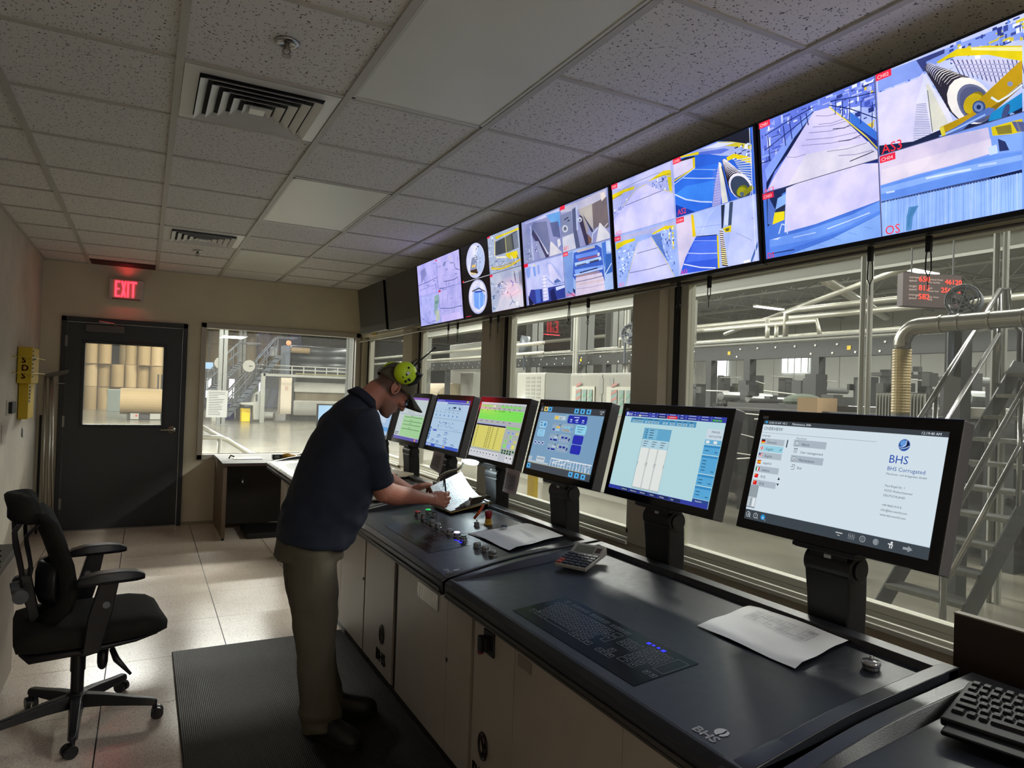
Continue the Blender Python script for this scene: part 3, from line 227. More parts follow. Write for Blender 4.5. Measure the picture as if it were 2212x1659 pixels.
SCREENS['tv2']='''R a8b8f8 0 0 1000 1000;P b0b4e8 0 497 0 0 497 0 497 497;P c8c8f4 0 27 0 21 229 9 481 8 482 81 310 85 90 76;P 8890b8 90 79 226 64 226 58 90 73;P 8890b8 226 64 377 62 377 56 226 58;P 8890b8 377 62 478 82 478 76 377 56;P e8d018 0 92 99 84 198 93 188 118 107 113 0 141;P e8d018 301 100 425 58 480 75 482 127 426 101 309 99;P 807010 0 133 88 127 87 122 0 128;P 807010 351 91 477 108 477 104 351 87;C f4f6ff/5068b8/a8b8f0/7088d0 70 0 180 200 420 30 14;C f4f6ff/405098/a8b8f0/7088d0 70 330 100 470 280 20 14;P e0d020 453 122 483 136 483 264 462 246;P ccc8fa 300 123 355 181 417 222 488 275 488 497 262 497 0 484 0 342 109 234 205 135;P d4d0fc 262 198 491 286 489 497 373 497 2 475 18 352;P 485070 109 242 303 232 303 227 109 237;P 485070 303 232 421 226 421 221 303 227;P e0cc30 420 226 485 277 486 271 421 221;P e0cc30 296 114 205 123 205 128 296 119;P e0cc30 204 123 90 235 91 239 206 128;T|AS2|ff5070|10|445|50;R a0b8f4 0 503 497 1000;P b8b8e0 0 513 0 510 202 517 492 519 490 555 417 543 319 566 200 556 36 553;P e8d018 6 570 92 561 177 568 172 591 89 600 7 632;P e8d018 310 573 417 538 490 559 492 596 404 566 326 583;P e8d428 467 606 477 610 475 756 463 753;P e8d428 443 598 450 601 447 665 441 663;C f0f4ff/4868b8/90acf0/7088d0 90 20 620 170 920 22 14;C f0f4ff/405098/90acf0/6c88d8/e8ecff 110 340 560 490 950 22 14;P 5c7cc8 310 587 383 588 393 722 426 854 346 680;P ccccfc 197 614 309 601 375 755 425 863 469 1000 454 1000 79 1000 112 870 156 711;P 485070 187 717 278 715 278 710 187 712;P 485070 278 715 353 713 353 708 278 710;P 485070 111 882 286 886 286 881 111 877;P 485070 286 886 425 875 425 870 286 881;P d8c840 307 608 374 757 376 753 310 604;P d8c840 374 757 467 1000 469 1000 470 998 376 753;P d8cc50 196 612 110 868 113 871 198 616;P d8cc50 110 868 68 1000 72 1000 113 871;T|AS1|ff6080|12|945|50;P 2c64d8 503 497 503 0 1000 0 1000 497;P 181c2c 802 0 939 0 988 2 992 126 883 48;P 8fa0f0 503 9 503 0 710 0 797 1 796 30 832 82 755 67 690 33 504 10;P a8b4e8 677 10 796 22 992 126 990 212 817 124 663 19;P d4c430 797 4 883 48 993 129 992 164 881 83 796 31;P dce0ff 691 8 803 13 906 68 808 53;P 5c74d8 676 26 838 77 868 101 818 108 689 50;C f4f8ff/4060c0/88a0f0/2c3c80 110 640 220 780 400 20 14;C f4f8ff/283468/88a0f0 40 880 100 990 200 30 14;P e8d018 503 13 503 0 571 0 680 20 679 45 534 3 504 14;P 181818 503 30 592 27 648 42 651 57 503 32;P dcd2ee 503 34 637 52 637 137 503 166;P e8d018 637 50 653 54 650 139 637 137;P e8d018 503 188 651 141 650 129 503 176;P 2f70e4 503 218 650 139 799 174 770 328 747 488 635 496 503 384;P 3c88f0 503 296 581 261 772 295 749 454 569 363 503 302;P bcd4ff 566 189 680 244 681 237 567 182;P bcd4ff 680 244 788 291 789 283 681 236;P d0e0ff 503 305 575 376 578 365 503 292;P d0e0ff 575 376 671 433 674 422 577 365;P d0e0ff 672 433 748 467 749 455 673 422;P a8c8ff 632 146 781 219 782 214 633 142;P 1840a8 503 497 503 384 635 496 633 497;P dce8ff 650 136 503 207 503 213 651 142;P b4b0e8 799 178 816 315 799 497 746 497 770 328;P 8c8cc8 751 483 799 489 799 485 751 479;P 8c8cc8 752 463 800 468 800 464 752 459;P 8c8cc8 753 443 801 447 801 443 753 439;P 8c8cc8 753 423 802 425 802 421 753 419;P 8c8cc8 754 403 803 404 803 400 754 399;R 8c8cc8 755 382 804 378;P 8c8cc8 756 362 805 361 805 357 756 358;P 8c8cc8 757 343 805 340 805 336 757 339;P 8c8cc8 758 323 806 318 806 314 758 319;P 8c8cc8 759 303 807 297 807 293 758 299;P 8c8cc8 759 283 808 276 808 272 759 279;P 8c8cc8 760 263 809 254 809 250 760 259;P 8c8cc8 761 243 810 233 810 229 761 239;P 8c8cc8 762 223 811 212 810 208 762 219;P ece8d8 808 497 800 165 815 181 844 497;P 383048 814 208 853 497 857 497 858 497 820 206;P e8d018 848 152 891 145 988 219 989 275 896 180 853 183;P c8ccd8 892 203 991 225 991 217 892 195;P c8ccd8 897 220 990 245 991 237 898 212;P c8ccd8 902 237 989 265 990 257 903 229;P c8ccd8 908 254 989 285 989 277 908 247;P c8ccd8 913 272 988 305 989 297 914 264;P c8ccd8 918 289 987 325 988 318 919 281;P c8ccd8 923 306 986 346 987 338 925 298;P c8ccd8 928 322 985 366 987 358 930 315;P c8ccd8 934 339 984 386 986 379 936 332;P c8ccd8 939 356 983 406 986 399 941 349;P c8ccd8 944 373 982 426 985 420 946 366;P 2c2028 847 176 849 184 849 192 847 198 844 201 839 201 833 197 828 191 825 183 823 174 822 166 824 160 828 157 833 157 838 161 843 167;P f0ecfc 848 176 850 185 850 193 849 199 845 202 840 201 835 198 830 191 826 183 824 175 824 167 826 161 829 158 834 158 840 162 844 168;P 2c2028 852 183 854 193 854 202 852 209 848 212 842 212 836 208 830 201 826 191 823 181 823 172 826 165 830 162 835 162 842 166 847 174;P f0ecfc 853 184 855 194 855 203 853 210 849 213 843 213 837 209 832 201 827 192 825 182 825 173 827 166 831 163 837 163 843 167 849 175;P 2c2028 858 194 861 206 861 216 858 224 853 228 847 228 840 223 833 215 828 204 825 192 825 181 827 173 832 169 839 169 846 174 853 183;P f0ecfc 860 195 862 207 863 218 860 226 855 230 848 229 841 225 835 216 829 205 826 193 826 182 829 174 834 170 841 171 848 176 854 184;P 2c2028 865 206 869 220 869 233 866 242 860 247 852 247 844 241 836 231 830 218 826 204 826 191 829 182 835 177 843 178 852 183 859 193;P f0ecfc 867 208 871 222 871 235 868 244 862 249 854 249 846 243 838 233 832 220 828 206 828 193 831 184 837 179 845 179 854 185 861 195;P 2c2028 874 220 878 236 878 251 874 262 867 268 858 268 849 261 839 249 832 234 828 218 828 203 832 192 839 186 848 187 858 193 867 205;P f0ecfc 876 223 880 239 880 253 876 265 870 270 861 270 851 263 842 252 834 237 830 220 830 205 834 194 841 189 850 189 860 196 869 208;P 2c2028 883 235 887 254 887 271 883 283 875 290 865 290 854 282 843 269 835 251 830 233 830 215 834 202 842 196 853 196 864 204 875 218;P f0ecfc 885 238 890 257 890 274 886 287 878 293 868 293 856 285 846 272 837 254 833 236 833 218 837 206 845 199 855 200 867 207 877 221;P 2c2028 892 251 897 272 897 291 893 306 884 314 872 313 859 305 847 290 837 270 832 248 832 228 837 214 846 206 858 207 871 216 883 231;P f0ecfc 895 255 900 276 900 295 896 310 887 317 875 317 862 309 850 293 840 273 835 252 835 232 840 218 849 210 861 211 874 219 886 235;P 2c2028 902 267 908 291 908 313 903 330 893 338 879 338 865 329 851 311 840 289 834 265 834 242 840 226 850 217 863 218 878 228 892 245;P f0ecfc 905 272 911 296 911 317 906 334 896 343 883 343 868 333 854 316 844 293 838 269 837 247 843 230 853 221 867 222 881 232 895 249;P 2c2028 912 284 918 311 919 335 913 354 902 364 887 364 870 353 855 334 843 309 837 282 836 257 842 238 854 228 869 229 885 240 901 259;P f0ecfc 916 290 922 316 922 341 916 359 905 369 890 369 874 358 859 339 847 314 840 287 840 262 846 243 858 233 873 234 889 245 904 265;P 2c2028 923 302 930 332 930 359 924 379 911 390 895 390 877 379 860 358 846 330 839 299 839 272 845 251 858 240 875 241 893 253 910 274;P f0ecfc 927 308 934 337 934 364 927 385 915 396 899 396 881 385 864 364 850 336 843 305 843 278 849 257 862 246 879 247 897 259 914 280;P 2c2028 933 320 941 353 942 382 934 405 921 418 903 418 883 405 864 382 849 351 841 318 841 287 848 264 863 252 881 253 901 266 919 290;P f0ecfc 938 327 946 359 946 389 939 412 925 424 907 424 887 412 869 389 854 358 846 325 845 294 853 271 867 259 886 259 905 273 924 296;P 2c2028 945 339 953 374 953 407 946 432 931 446 911 446 889 432 869 407 853 373 844 337 843 303 852 277 867 264 887 265 909 280 929 306;P f0ecfc 949 346 958 381 958 414 950 439 936 453 916 453 894 440 874 414 858 381 849 344 848 311 857 285 872 272 892 273 914 287 934 313;P 2c2028 956 358 965 396 965 432 957 459 941 474 920 474 896 460 873 432 856 396 846 356 846 319 855 291 872 277 894 278 917 294 939 322;P f0ecfc 961 366 970 404 971 440 962 467 946 482 925 483 901 468 879 441 861 404 852 364 851 328 860 300 877 285 899 286 923 302 944 330;P 2c2028 967 377 977 419 978 457 969 487 958 497 917 497 903 488 878 459 859 419 849 376 848 336 858 306 876 290 900 291 926 308 949 338;P f0ecfc 973 386 983 427 983 466 974 495 972 497 908 497 884 467 865 428 855 385 854 345 864 315 882 299 906 300 932 317 955 347;P 39455c 966 402 972 423 976 444 977 464 975 482 970 497 970 497 911 497 907 493 895 477 884 458 875 437 869 415 865 394 864 373 866 355 871 340 878 329 887 323 898 321 911 325 923 333 936 346 947 362 957 381;P 70780c 952 419 957 433 958 448 954 464 946 477 935 485 923 488 912 484 902 474 897 460 896 444 900 428 908 415 919 407 931 405 943 409;P a8a418 944 430 949 443 950 456 948 469 942 480 933 486 923 487 914 482 905 473 900 461 899 447 901 434 908 423 916 417 926 416 936 421;P 94901c 921 460 986 424 997 460 937 495;P 586878 938 475 937 481 934 485 930 487 926 486 921 483 918 478 915 472 915 465 916 459 919 455 922 453 927 454 931 457 935 462 937 469;T|AS2|ff4060|515|425|60;R b4c4f8 503 503 1000 1000;P dcd0e8 503 699 503 512 613 514 626 704 562 837 511 959;P e8c818 607 512 623 514 632 697 610 699;P b8c8fc 627 515 802 509 800 694 767 733 633 706;P d4dcff 762 517 720 561 722 566 763 522;P d4dcff 720 561 659 705 662 709 722 565;P 90a4e8 636 630 795 660 796 656 636 626;P 3860e0 631 706 770 730 765 1000 745 1000 511 987 554 852;P 5078f0 617 746 765 775 765 920 552 897;P dce4ff 570 824 654 853 655 847 571 818;P dce4ff 654 853 764 880 764 874 654 847;P e4e8ff 536 911 649 968 650 958 538 902;P e4e8ff 649 968 749 998 750 988 650 958;P 181c38 633 705 766 734 767 728 633 699;P a4bcff 614 734 765 778 765 773 614 729;P 283048 802 509 824 510 807 688 797 693;P dce4fc 827 507 852 505 836 677 814 669;P 40506c 853 505 874 507 857 684 838 682;P c4ccf8 874 507 995 507 1000 758 1000 1000 826 1000 829 854 857 697;P e8d018 762 1000 766 737 776 736 772 999 764 1000;P e8d018 804 691 857 684 852 737 818 729;P 686030 819 700 844 701 840 724 822 722;P 3a2018 784 702 805 715 805 725 784 713;P f4e8e0 786 693 806 706 805 714 784 702;P 3a2018 784 719 807 732 806 742 784 730;P f4e8e0 786 710 807 723 807 731 784 719;P 3a2018 785 736 808 749 807 759 784 747;P f4e8e0 786 727 808 740 808 748 785 736;P 3a2018 785 753 809 766 808 776 785 764;P f4e8e0 787 744 809 757 809 766 785 753;P 3a2018 785 770 810 784 810 794 785 781;P f4e8e0 787 761 810 774 810 783 785 770;P 3a2018 786 787 811 801 811 811 785 798;P f4e8e0 787 778 812 792 811 800 786 787;P 3a2018 786 804 812 818 812 828 786 815;P f4e8e0 788 795 813 809 812 817 786 804;P 3a2018 786 821 814 835 813 845 786 832;P f4e8e0 788 812 814 826 814 834 786 821;P 3a2018 787 838 815 852 814 862 786 849;P f4e8e0 788 829 815 843 815 851 787 838;P 3a2018 787 855 816 869 816 879 786 866;P fff0a8 789 846 816 860 816 869 787 855;P 3a2018 787 872 817 887 817 897 787 883;P fff0a8 789 863 817 877 817 886 787 872;P 3a2018 788 889 818 904 818 914 787 900;P fff0a8 789 880 819 895 818 903 788 889;P 3a2018 788 906 819 921 819 931 787 917;P fff0a8 790 897 820 912 819 920 788 906;P 3a2018 788 923 821 938 820 948 788 934;P fff0a8 790 914 821 929 821 937 788 923;P 3a2018 788 940 822 955 821 965 788 951;P fff0a8 790 931 822 946 822 954 788 940;P 3a2018 789 957 823 972 823 982 788 968;P fff0a8 790 948 823 963 823 971 789 957;P 3a2018 789 974 824 989 824 999 789 985;P fff0a8 791 965 824 980 824 988 789 974;P 4c6cb0 954 997 1000 853 1000 895 965 1000;P f4f8ff 918 1000 916 982 960 978 954 1000;P 98a4d0 885 758 970 843 971 839 886 754;P 303a58 979 676 979 677 979 678 978 678 977 678 976 677 975 676 975 675 975 674 975 673 976 672 976 672 977 672 978 672 979 673 979 674;P 303a58 988 677 988 678 987 679 986 680 986 680 985 679 984 678 984 677 983 676 984 674 984 674 985 673 986 673 987 674 987 675 988 676;T|AS1|ff4080|515|945|50;R b8b8d8 498 0 501 1000;R 8088b0 0 498 1000 501;R e4ecff 985 0 988 1000;R f02848 0 0 55 45;T|CH01|ffe0e0|5|8|28;R f02848 503 0 558 45;T|CH02|ffe0e0|508|8|28;R f02848 0 505 55 550;T|CH03|ffe0e0|5|513|28;R f02848 503 506 558 551;T|CH04|ffe0e0|508|514|28'''
SCREENS['tv3']='''R 8c94c8 0 0 1000 1000;P 8e92c0 8 500 3 26 495 17 500 436 500 500;P c8c8e8 26 25 272 16 486 13 488 50 291 51;P 6aa4e0 324 26 489 42 492 208 388 134;P 5c6490 368 127 467 144 484 333 398 287;P 70769c 100 120 161 53 329 94 367 446 301 500 285 500 147 244;P acb4d8 109 74 132 72 140 488 112 490;P 403c60 144 125 326 434 332 500 288 500 129 179;P c4c4d8 147 87 166 133 335 465 314 468;P a0a4c4 167 270 210 283 291 491 227 492;P 303454 25 275 55 264 59 278 27 288;P 8890b8 18 142 78 103 127 500 82 500 14 494;P d8d4dc 338 500 359 340 374 340 495 500;P e4e0e4 444 339 474 339 484 407 448 432;C d8d8e8/3c4064/a0a8cc 30 20 250 200 480 30 10;P 9a9cc4 503 497 503 16 984 2 995 497;P c0bcd0 503 42 503 17 734 23 984 10 982 99 849 104 694 103 511 68;P 74686c 832 105 987 85 993 383 977 394 884 345 842 364;P b8b0ac 694 103 841 100 842 364 788 277 724 184;P 8088a8 503 268 503 92 622 93 625 334 504 321;P d0d0dc 503 497 503 339 630 327 654 497;P 585e80 632 79 670 67 666 268 694 497 649 497 628 291;P c0c8e4 671 50 693 50 685 310 667 313;P 3c3450 708 161 757 214 791 497 755 497 703 246;P a09898 733 187 758 205 792 347 772 392;P 403c54 735 153 834 361 836 387 816 372;P e0dce0 859 497 902 317 914 321 995 457 993 497;P 7c5c50 781 386 820 450 809 490 783 490;P e8e8f4 821 485 834 404 828 401 815 482;P e8e8f4 832 408 884 366 882 356 830 397;P 282c44 539 162 587 150 586 138 538 150;P 282c44 575 188 599 183 598 172 574 176;P e0e0f0 948 378 985 350 983 343 946 371;P c8ccd8 574 263 571 278 563 288 552 293 539 292 527 285 517 273 511 257 509 241 513 226 521 216 532 211 545 212 557 220 567 232 573 247;P 686c84 559 258 557 266 553 271 547 274 541 273 534 270 529 263 526 255 525 246 527 239 531 233 537 230 543 231 550 235 555 241 558 249;P d8d8e8 730 221 728 230 723 237 716 240 708 239 700 234 693 226 689 216 688 206 691 197 696 190 703 187 711 188 719 193 725 201 729 211;P 60647c 719 222 718 226 716 230 712 232 708 231 704 229 701 225 699 220 699 214 700 209 702 205 706 204 710 204 714 207 717 211 719 216;P e8d8d0 927 27 966 35 975 88 938 114 932 79;T|AF1|ff3050|510|430|60;P c0c4ee 22 1000 13 514 497 522 497 992 306 1000;P 8ca8e8 21 556 91 544 70 669 35 681;P 7c9ce4 112 560 146 558 154 678 127 672;P 90a8e8 179 557 201 553 204 661 182 666;P b0b8e8 297 559 358 571 441 681 497 818 497 824 382 817 308 696;P d4d0f0 306 581 347 582 472 809 342 799;P 5870b0 374 787 416 764 462 807 382 812;P 2c3c90 71 819 170 839 497 845 497 992 323 1000 113 1000 28 932;P 4868c0 126 830 192 834 192 991 137 991;P c8ccf4 224 685 288 691 299 981 224 987;P e4e0fa 239 699 271 701 273 976 241 980;P 7880b8 227 718 296 726 296 721 228 713;P 7880b8 225 756 293 764 293 759 225 751;P 7880b8 222 794 290 802 291 797 222 789;P 7880b8 219 833 288 839 288 834 219 828;P 7880b8 217 871 285 877 285 872 217 866;P 7880b8 214 910 283 915 283 910 214 905;P 7880b8 211 948 280 953 280 948 211 943;P d0d8fc 389 856 497 852 497 882 397 896;P 182058 328 1000 316 889 369 862 400 1000 379 1000;P 10183c 34 1000 32 882 103 995 78 1000;P 6080d0 294 744 380 830 382 823 296 737;P 6080d0 381 830 497 829 497 821 381 822;P e8d890 125 538 153 540 152 555 126 553;P a4bce8 511 1000 503 583 503 504 990 513 1000 783 1000 1000;P 7c9cd8 512 1000 505 523 613 518 594 963 516 1000;P 3c60c0 621 538 865 524 911 572 920 834 924 902 629 844 596 783;P d0c4c0 650 520 840 525 847 548 666 547;P 6c94e8 638 570 870 576 876 620 644 607;P a05878 662 612 876 629 875 645 669 636;P b0ccfa 624 646 899 652 905 687 630 684;P 202848 640 673 746 675 750 689 644 687;P 202848 781 671 877 671 876 692 782 690;P c8d8f8 649 687 651 667 648 666 647 686;P c8d8f8 662 687 663 666 661 666 660 686;P c8d8f8 675 686 676 666 674 666 672 686;P c8d8f8 687 686 688 666 686 666 685 686;P c8d8f8 700 686 701 666 699 665 697 685;P c8d8f8 712 685 713 666 711 665 710 685;P c8d8f8 724 685 725 665 723 665 722 685;P c8d8f8 736 685 738 665 735 665 734 685;P c8d8f8 749 685 750 665 748 665 746 684;P c8d8f8 761 684 762 665 760 664 759 684;P c8d8f8 773 684 774 665 772 664 771 684;P c8d8f8 785 684 786 664 784 664 783 683;P c8d8f8 797 684 798 664 796 664 794 683;P c8d8f8 809 683 810 664 808 664 806 683;P c8d8f8 820 683 822 664 819 663 818 683;P c8d8f8 832 683 833 664 831 663 830 682;P c8d8f8 844 683 845 663 843 663 842 682;P c8d8f8 855 682 857 663 854 663 853 682;P c8d8f8 867 682 868 663 866 663 865 682;P c8d8f8 878 682 880 663 877 662 876 681;P 84a8f0 619 717 918 741 924 768 625 772;P c0d4fa 607 767 908 764 911 782 615 783;P 283868 671 756 860 752 859 764 674 770;P a88c90 633 783 874 789 877 807 636 806;P dccce0 619 1000 627 804 897 812 914 875 919 994 734 1000;P 50506c 620 854 770 857 770 851 620 848;P 50506c 770 857 915 853 915 847 770 851;P 9088a4 624 926 773 940 773 936 624 922;P 9088a4 773 940 914 936 914 932 773 936;P d8c0c8 627 890 917 902 917 882 627 870;P 4878d0 914 522 954 518 954 668 924 776 917 607;P 3868b8 947 641 1000 648 1000 832 928 845;P d8e8ff 930 849 998 750 994 741 926 840;P 203060 588 908 615 931 611 984 591 944;P c8d8f8 954 518 993 522 999 631 956 619;P 182038 530 936 598 1000 608 1000 532 929;P d8d4e4 868 610 889 607 887 640 868 639;T|Profile|ff3060|515|940|60;R 5c5c7c 498 0 501 1000;R 5c5c7c 0 499 1000 502;R f02848 503 505 558 547;R f02848 500 0 555 42;R f02848 0 500 55 542;T|CH04|ffe0e0|508|512|28'''
SCREENS['tv4']='''R 0a0a10 0 0 1000 1000;E c8ccea 265 245 172 240 32;E e0e0f4 230 220 120 200 24;E b0c0e4 350 250 70 170 20;P 8c94b0 205 193 288 192 285 412 155 356;P 3c2818 155 356 289 364 300 428 183 425;P f0c870 195 291 262 296 267 334 192 327;P e8d0a0 153 380 267 420 249 441 151 405;C 70748c/e8e8f8/505468 30 240 60 360 300 30 20;P 7c84a0 322 166 344 282 348 280 326 164;P 7c84a0 344 279 299 414 303 418 348 283;P d8dce8 306 161 328 278 331 276 309 160;P d8dce8 328 275 284 399 287 402 331 278;E b8bcdc 265 745 172 238 32;E e4e0f0 262 742 155 218 32;E c0c8ec 262 760 110 160 24;P 3c3c50 162 647 298 625 405 695 396 705 297 643 178 662;P 7ca8f0 193 678 358 686 399 755 373 871 271 928 193 866;P 5890f0 215 683 211 907 218 907 222 683;P 5890f0 241 688 235 903 242 904 248 688;P 3c78e0 267 693 258 899 265 900 274 694;P b8d4ff 293 698 282 895 289 897 300 699;P 5890f0 319 702 305 892 312 893 326 704;P 3c78e0 344 707 328 888 335 890 351 709;P b8d4ff 370 712 351 884 358 886 376 714;P 1c40b0 211 681 349 697 350 677 211 661;R c8c8d4 0 492 495 500;P a8b4cc 505 497 505 0 1000 0 1000 497;C e8ecf8/687088/b8c8e0 60 505 20 620 480 30 20;P e8d010 630 32 801 42 1000 38 1000 64 729 64 656 75;P d8d8e8 629 43 611 258 638 289 595 277;P 44484e 632 102 798 86 974 66 984 276 781 284 617 277;P 60645c 798 86 880 79 891 282 795 288;P 747c8c 906 88 973 77 984 276 918 273;P e8d880 788 84 792 288 798 287 794 83;P e8d010 623 65 605 280 613 282 631 67;P ecd418 780 295 955 306 974 399 843 379 791 332;P f0e8c8 623 291 778 322 790 348 635 317;C f0f0f4/585c70/c8ccd8 50 580 330 990 480 50 14;P e8c828 536 437 695 477 696 455 537 415;P e8c828 696 477 850 471 850 449 695 455;P e8c828 851 470 1000 435 1000 413 849 449;P b8a030 538 414 712 441 713 431 538 404;P b8a030 712 441 906 435 906 425 712 431;R b4bcd0 505 503 1000 1000;P d4d0dc 751 650 924 700 1000 796 1000 1000 557 1000 633 869;P 8ca0c0 867 576 1000 571 1000 716 898 694;P d8d4dc 866 544 878 647 886 644 874 541;P 685448 890 545 901 667 908 665 898 543;P d8d4dc 914 546 923 688 931 686 922 545;P d8d4dc 938 548 945 708 953 707 946 547;P 988078 961 549 967 728 975 727 969 548;P 685448 984 550 988 747 996 747 992 550;P 7890b0 805 802 838 909 845 903 812 795;P 7890b0 839 900 794 949 798 961 843 912;P 7890b0 839 912 938 1000 956 1000 843 900;P b4b8c8 938 957 935 973 926 986 914 993 901 995 888 989 878 978 872 962 870 945 874 928 883 915 895 908 908 907 921 913 931 924 937 939;P dcdce4 933 954 930 967 924 977 915 983 905 984 895 980 887 971 882 958 881 944 884 931 891 921 900 915 910 914 920 918 928 927 933 940;P b89098 792 752 911 710 910 705 792 748;P b89098 910 710 968 799 970 795 911 706;P b89098 969 795 797 856 797 861 969 800;P b89098 798 858 793 750 791 750 796 859;C e8ecf4/485068/90a0c0/4868c0 50 560 620 780 800 30 20;C c8d4ec/5878a0 25 510 600 570 980 20 50;P 4060b8 833 652 870 694 874 682 837 640;P 4060b8 870 683 847 711 852 723 874 694;R e02848 0 470 20 500;R c82848 20 985 120 995;R e82848 503 0 550 20;R e82848 503 505 550 535'''
SCREENS['tv5']='''R b4aeee 0 0 1000 1000;R b8b2f0 0 0 495 500;C 8c88c8/d4d0fa/7c80bc/c8c4f4/6870a8/a8a4e0 26 0 0 495 500 120 12;R beb6ee 505 0 1000 480;C 8c88c8/d4d0fa/7c80bc/c8c4f4/6870a8/a8a4e0 26 505 0 1000 480 120 12;R aeb0ec 0 520 495 1000;C 8c88c8/d4d0fa/7c80bc/c8c4f4/6870a8/a8a4e0 26 0 520 495 1000 120 12;R bab4ec 505 500 1000 1000;C 8c88c8/d4d0fa/7c80bc/c8c4f4/6870a8/a8a4e0 26 505 500 1000 1000 120 12;P 585c94 0 326 261 316 261 306 0 316;P 585c94 261 316 484 293 484 283 261 307;P 6064a0 16 411 322 398 322 392 16 405;P 6064a0 322 398 450 396 449 390 322 392;P 6064a0 448 393 445 518 448 518 451 393;P 686ca4 393 72 395 157 398 157 397 72;P 686ca4 395 159 464 259 466 254 398 154;P 8c8cc4 91 100 218 72 228 189 91 305;P 7074ac 232 134 242 251 247 250 237 133;P 8088b8 670 98 712 102 685 156 632 150;P 6c70a8 791 148 871 168 872 156 792 136;P 6c70a8 868 165 899 251 905 245 874 159;P 6c70a8 901 254 995 302 997 290 903 242;P 6468a0 638 396 845 413 845 401 638 384;P 6468a0 846 413 948 395 947 383 845 401;P 585c98 519 475 618 490 669 490 670 486 520 463;R 585c98 669 490 876 486;P 585c98 687 401 689 483 695 482 693 401;P d8c050 796 54 801 95 813 91 807 49;P 6468a0 891 49 900 248 905 248 896 49;P 6468a0 901 252 937 286 940 279 904 245;P 90b0a8 396 565 499 556 497 667 441 770 406 877 364 843;P 609088 397 650 477 649 472 690 404 693;P 6c74a4 24 858 183 967 185 960 25 851;P 6c74a4 184 967 349 1000 369 1000 369 996 184 959;P b8c0b0 404 792 482 804 488 944 393 989;P 7c98b0 383 580 490 578 490 572 383 574;P 7c98b0 380 605 487 602 487 596 380 599;P 7c98b0 377 630 484 627 484 621 377 624;P 7c98b0 374 655 481 652 481 646 374 649;P 7c98b0 371 680 478 676 478 670 371 674;P 7c98b0 368 705 476 701 476 695 368 699;P 7c98b0 365 730 473 726 473 720 365 724;P 7c98b0 362 755 470 750 470 744 362 749;P 7c98b0 360 780 467 775 467 769 360 774;P 7c98b0 357 805 465 800 464 794 357 799;P 505898 226 826 268 774 265 769 224 821;P 505898 246 858 288 806 285 801 244 853;P 505898 151 845 194 792 192 788 149 840;P 646ca0 506 786 760 824 760 812 507 774;P 646ca0 760 824 982 819 981 807 760 812;P 646ca0 818 828 827 936 832 935 823 827;P 646ca0 828 933 801 996 804 1000 805 1000 831 938;P 646ca0 802 1000 803 995 743 974 742 981 795 1000;P 646ca0 745 979 781 836 777 833 741 976;P 646ca0 978 827 1000 914 1000 893 982 824;P cabcf0 545 1000 538 895 914 894 1000 980 1000 1000;P 70b0a8 792 599 808 642 813 636 797 593;P 9894d0 575 542 574 749 579 749 580 542;P 9894d0 634 553 631 758 636 758 639 554;P 9894d0 693 564 688 767 693 767 698 565;P 9894d0 751 575 744 775 748 776 755 575;P 9894d0 807 585 798 784 803 785 812 586;P 9894d0 863 596 852 792 857 793 868 596;P 9894d0 918 606 906 801 910 802 923 607;P 9894d0 972 616 958 809 963 810 977 617;R 8884c4 496 0 505 1000;R 8884c4 0 515 500 520;R 8884c4 500 490 1000 495;R e02848 500 500 550 530;R e02848 470 20 520 35'''
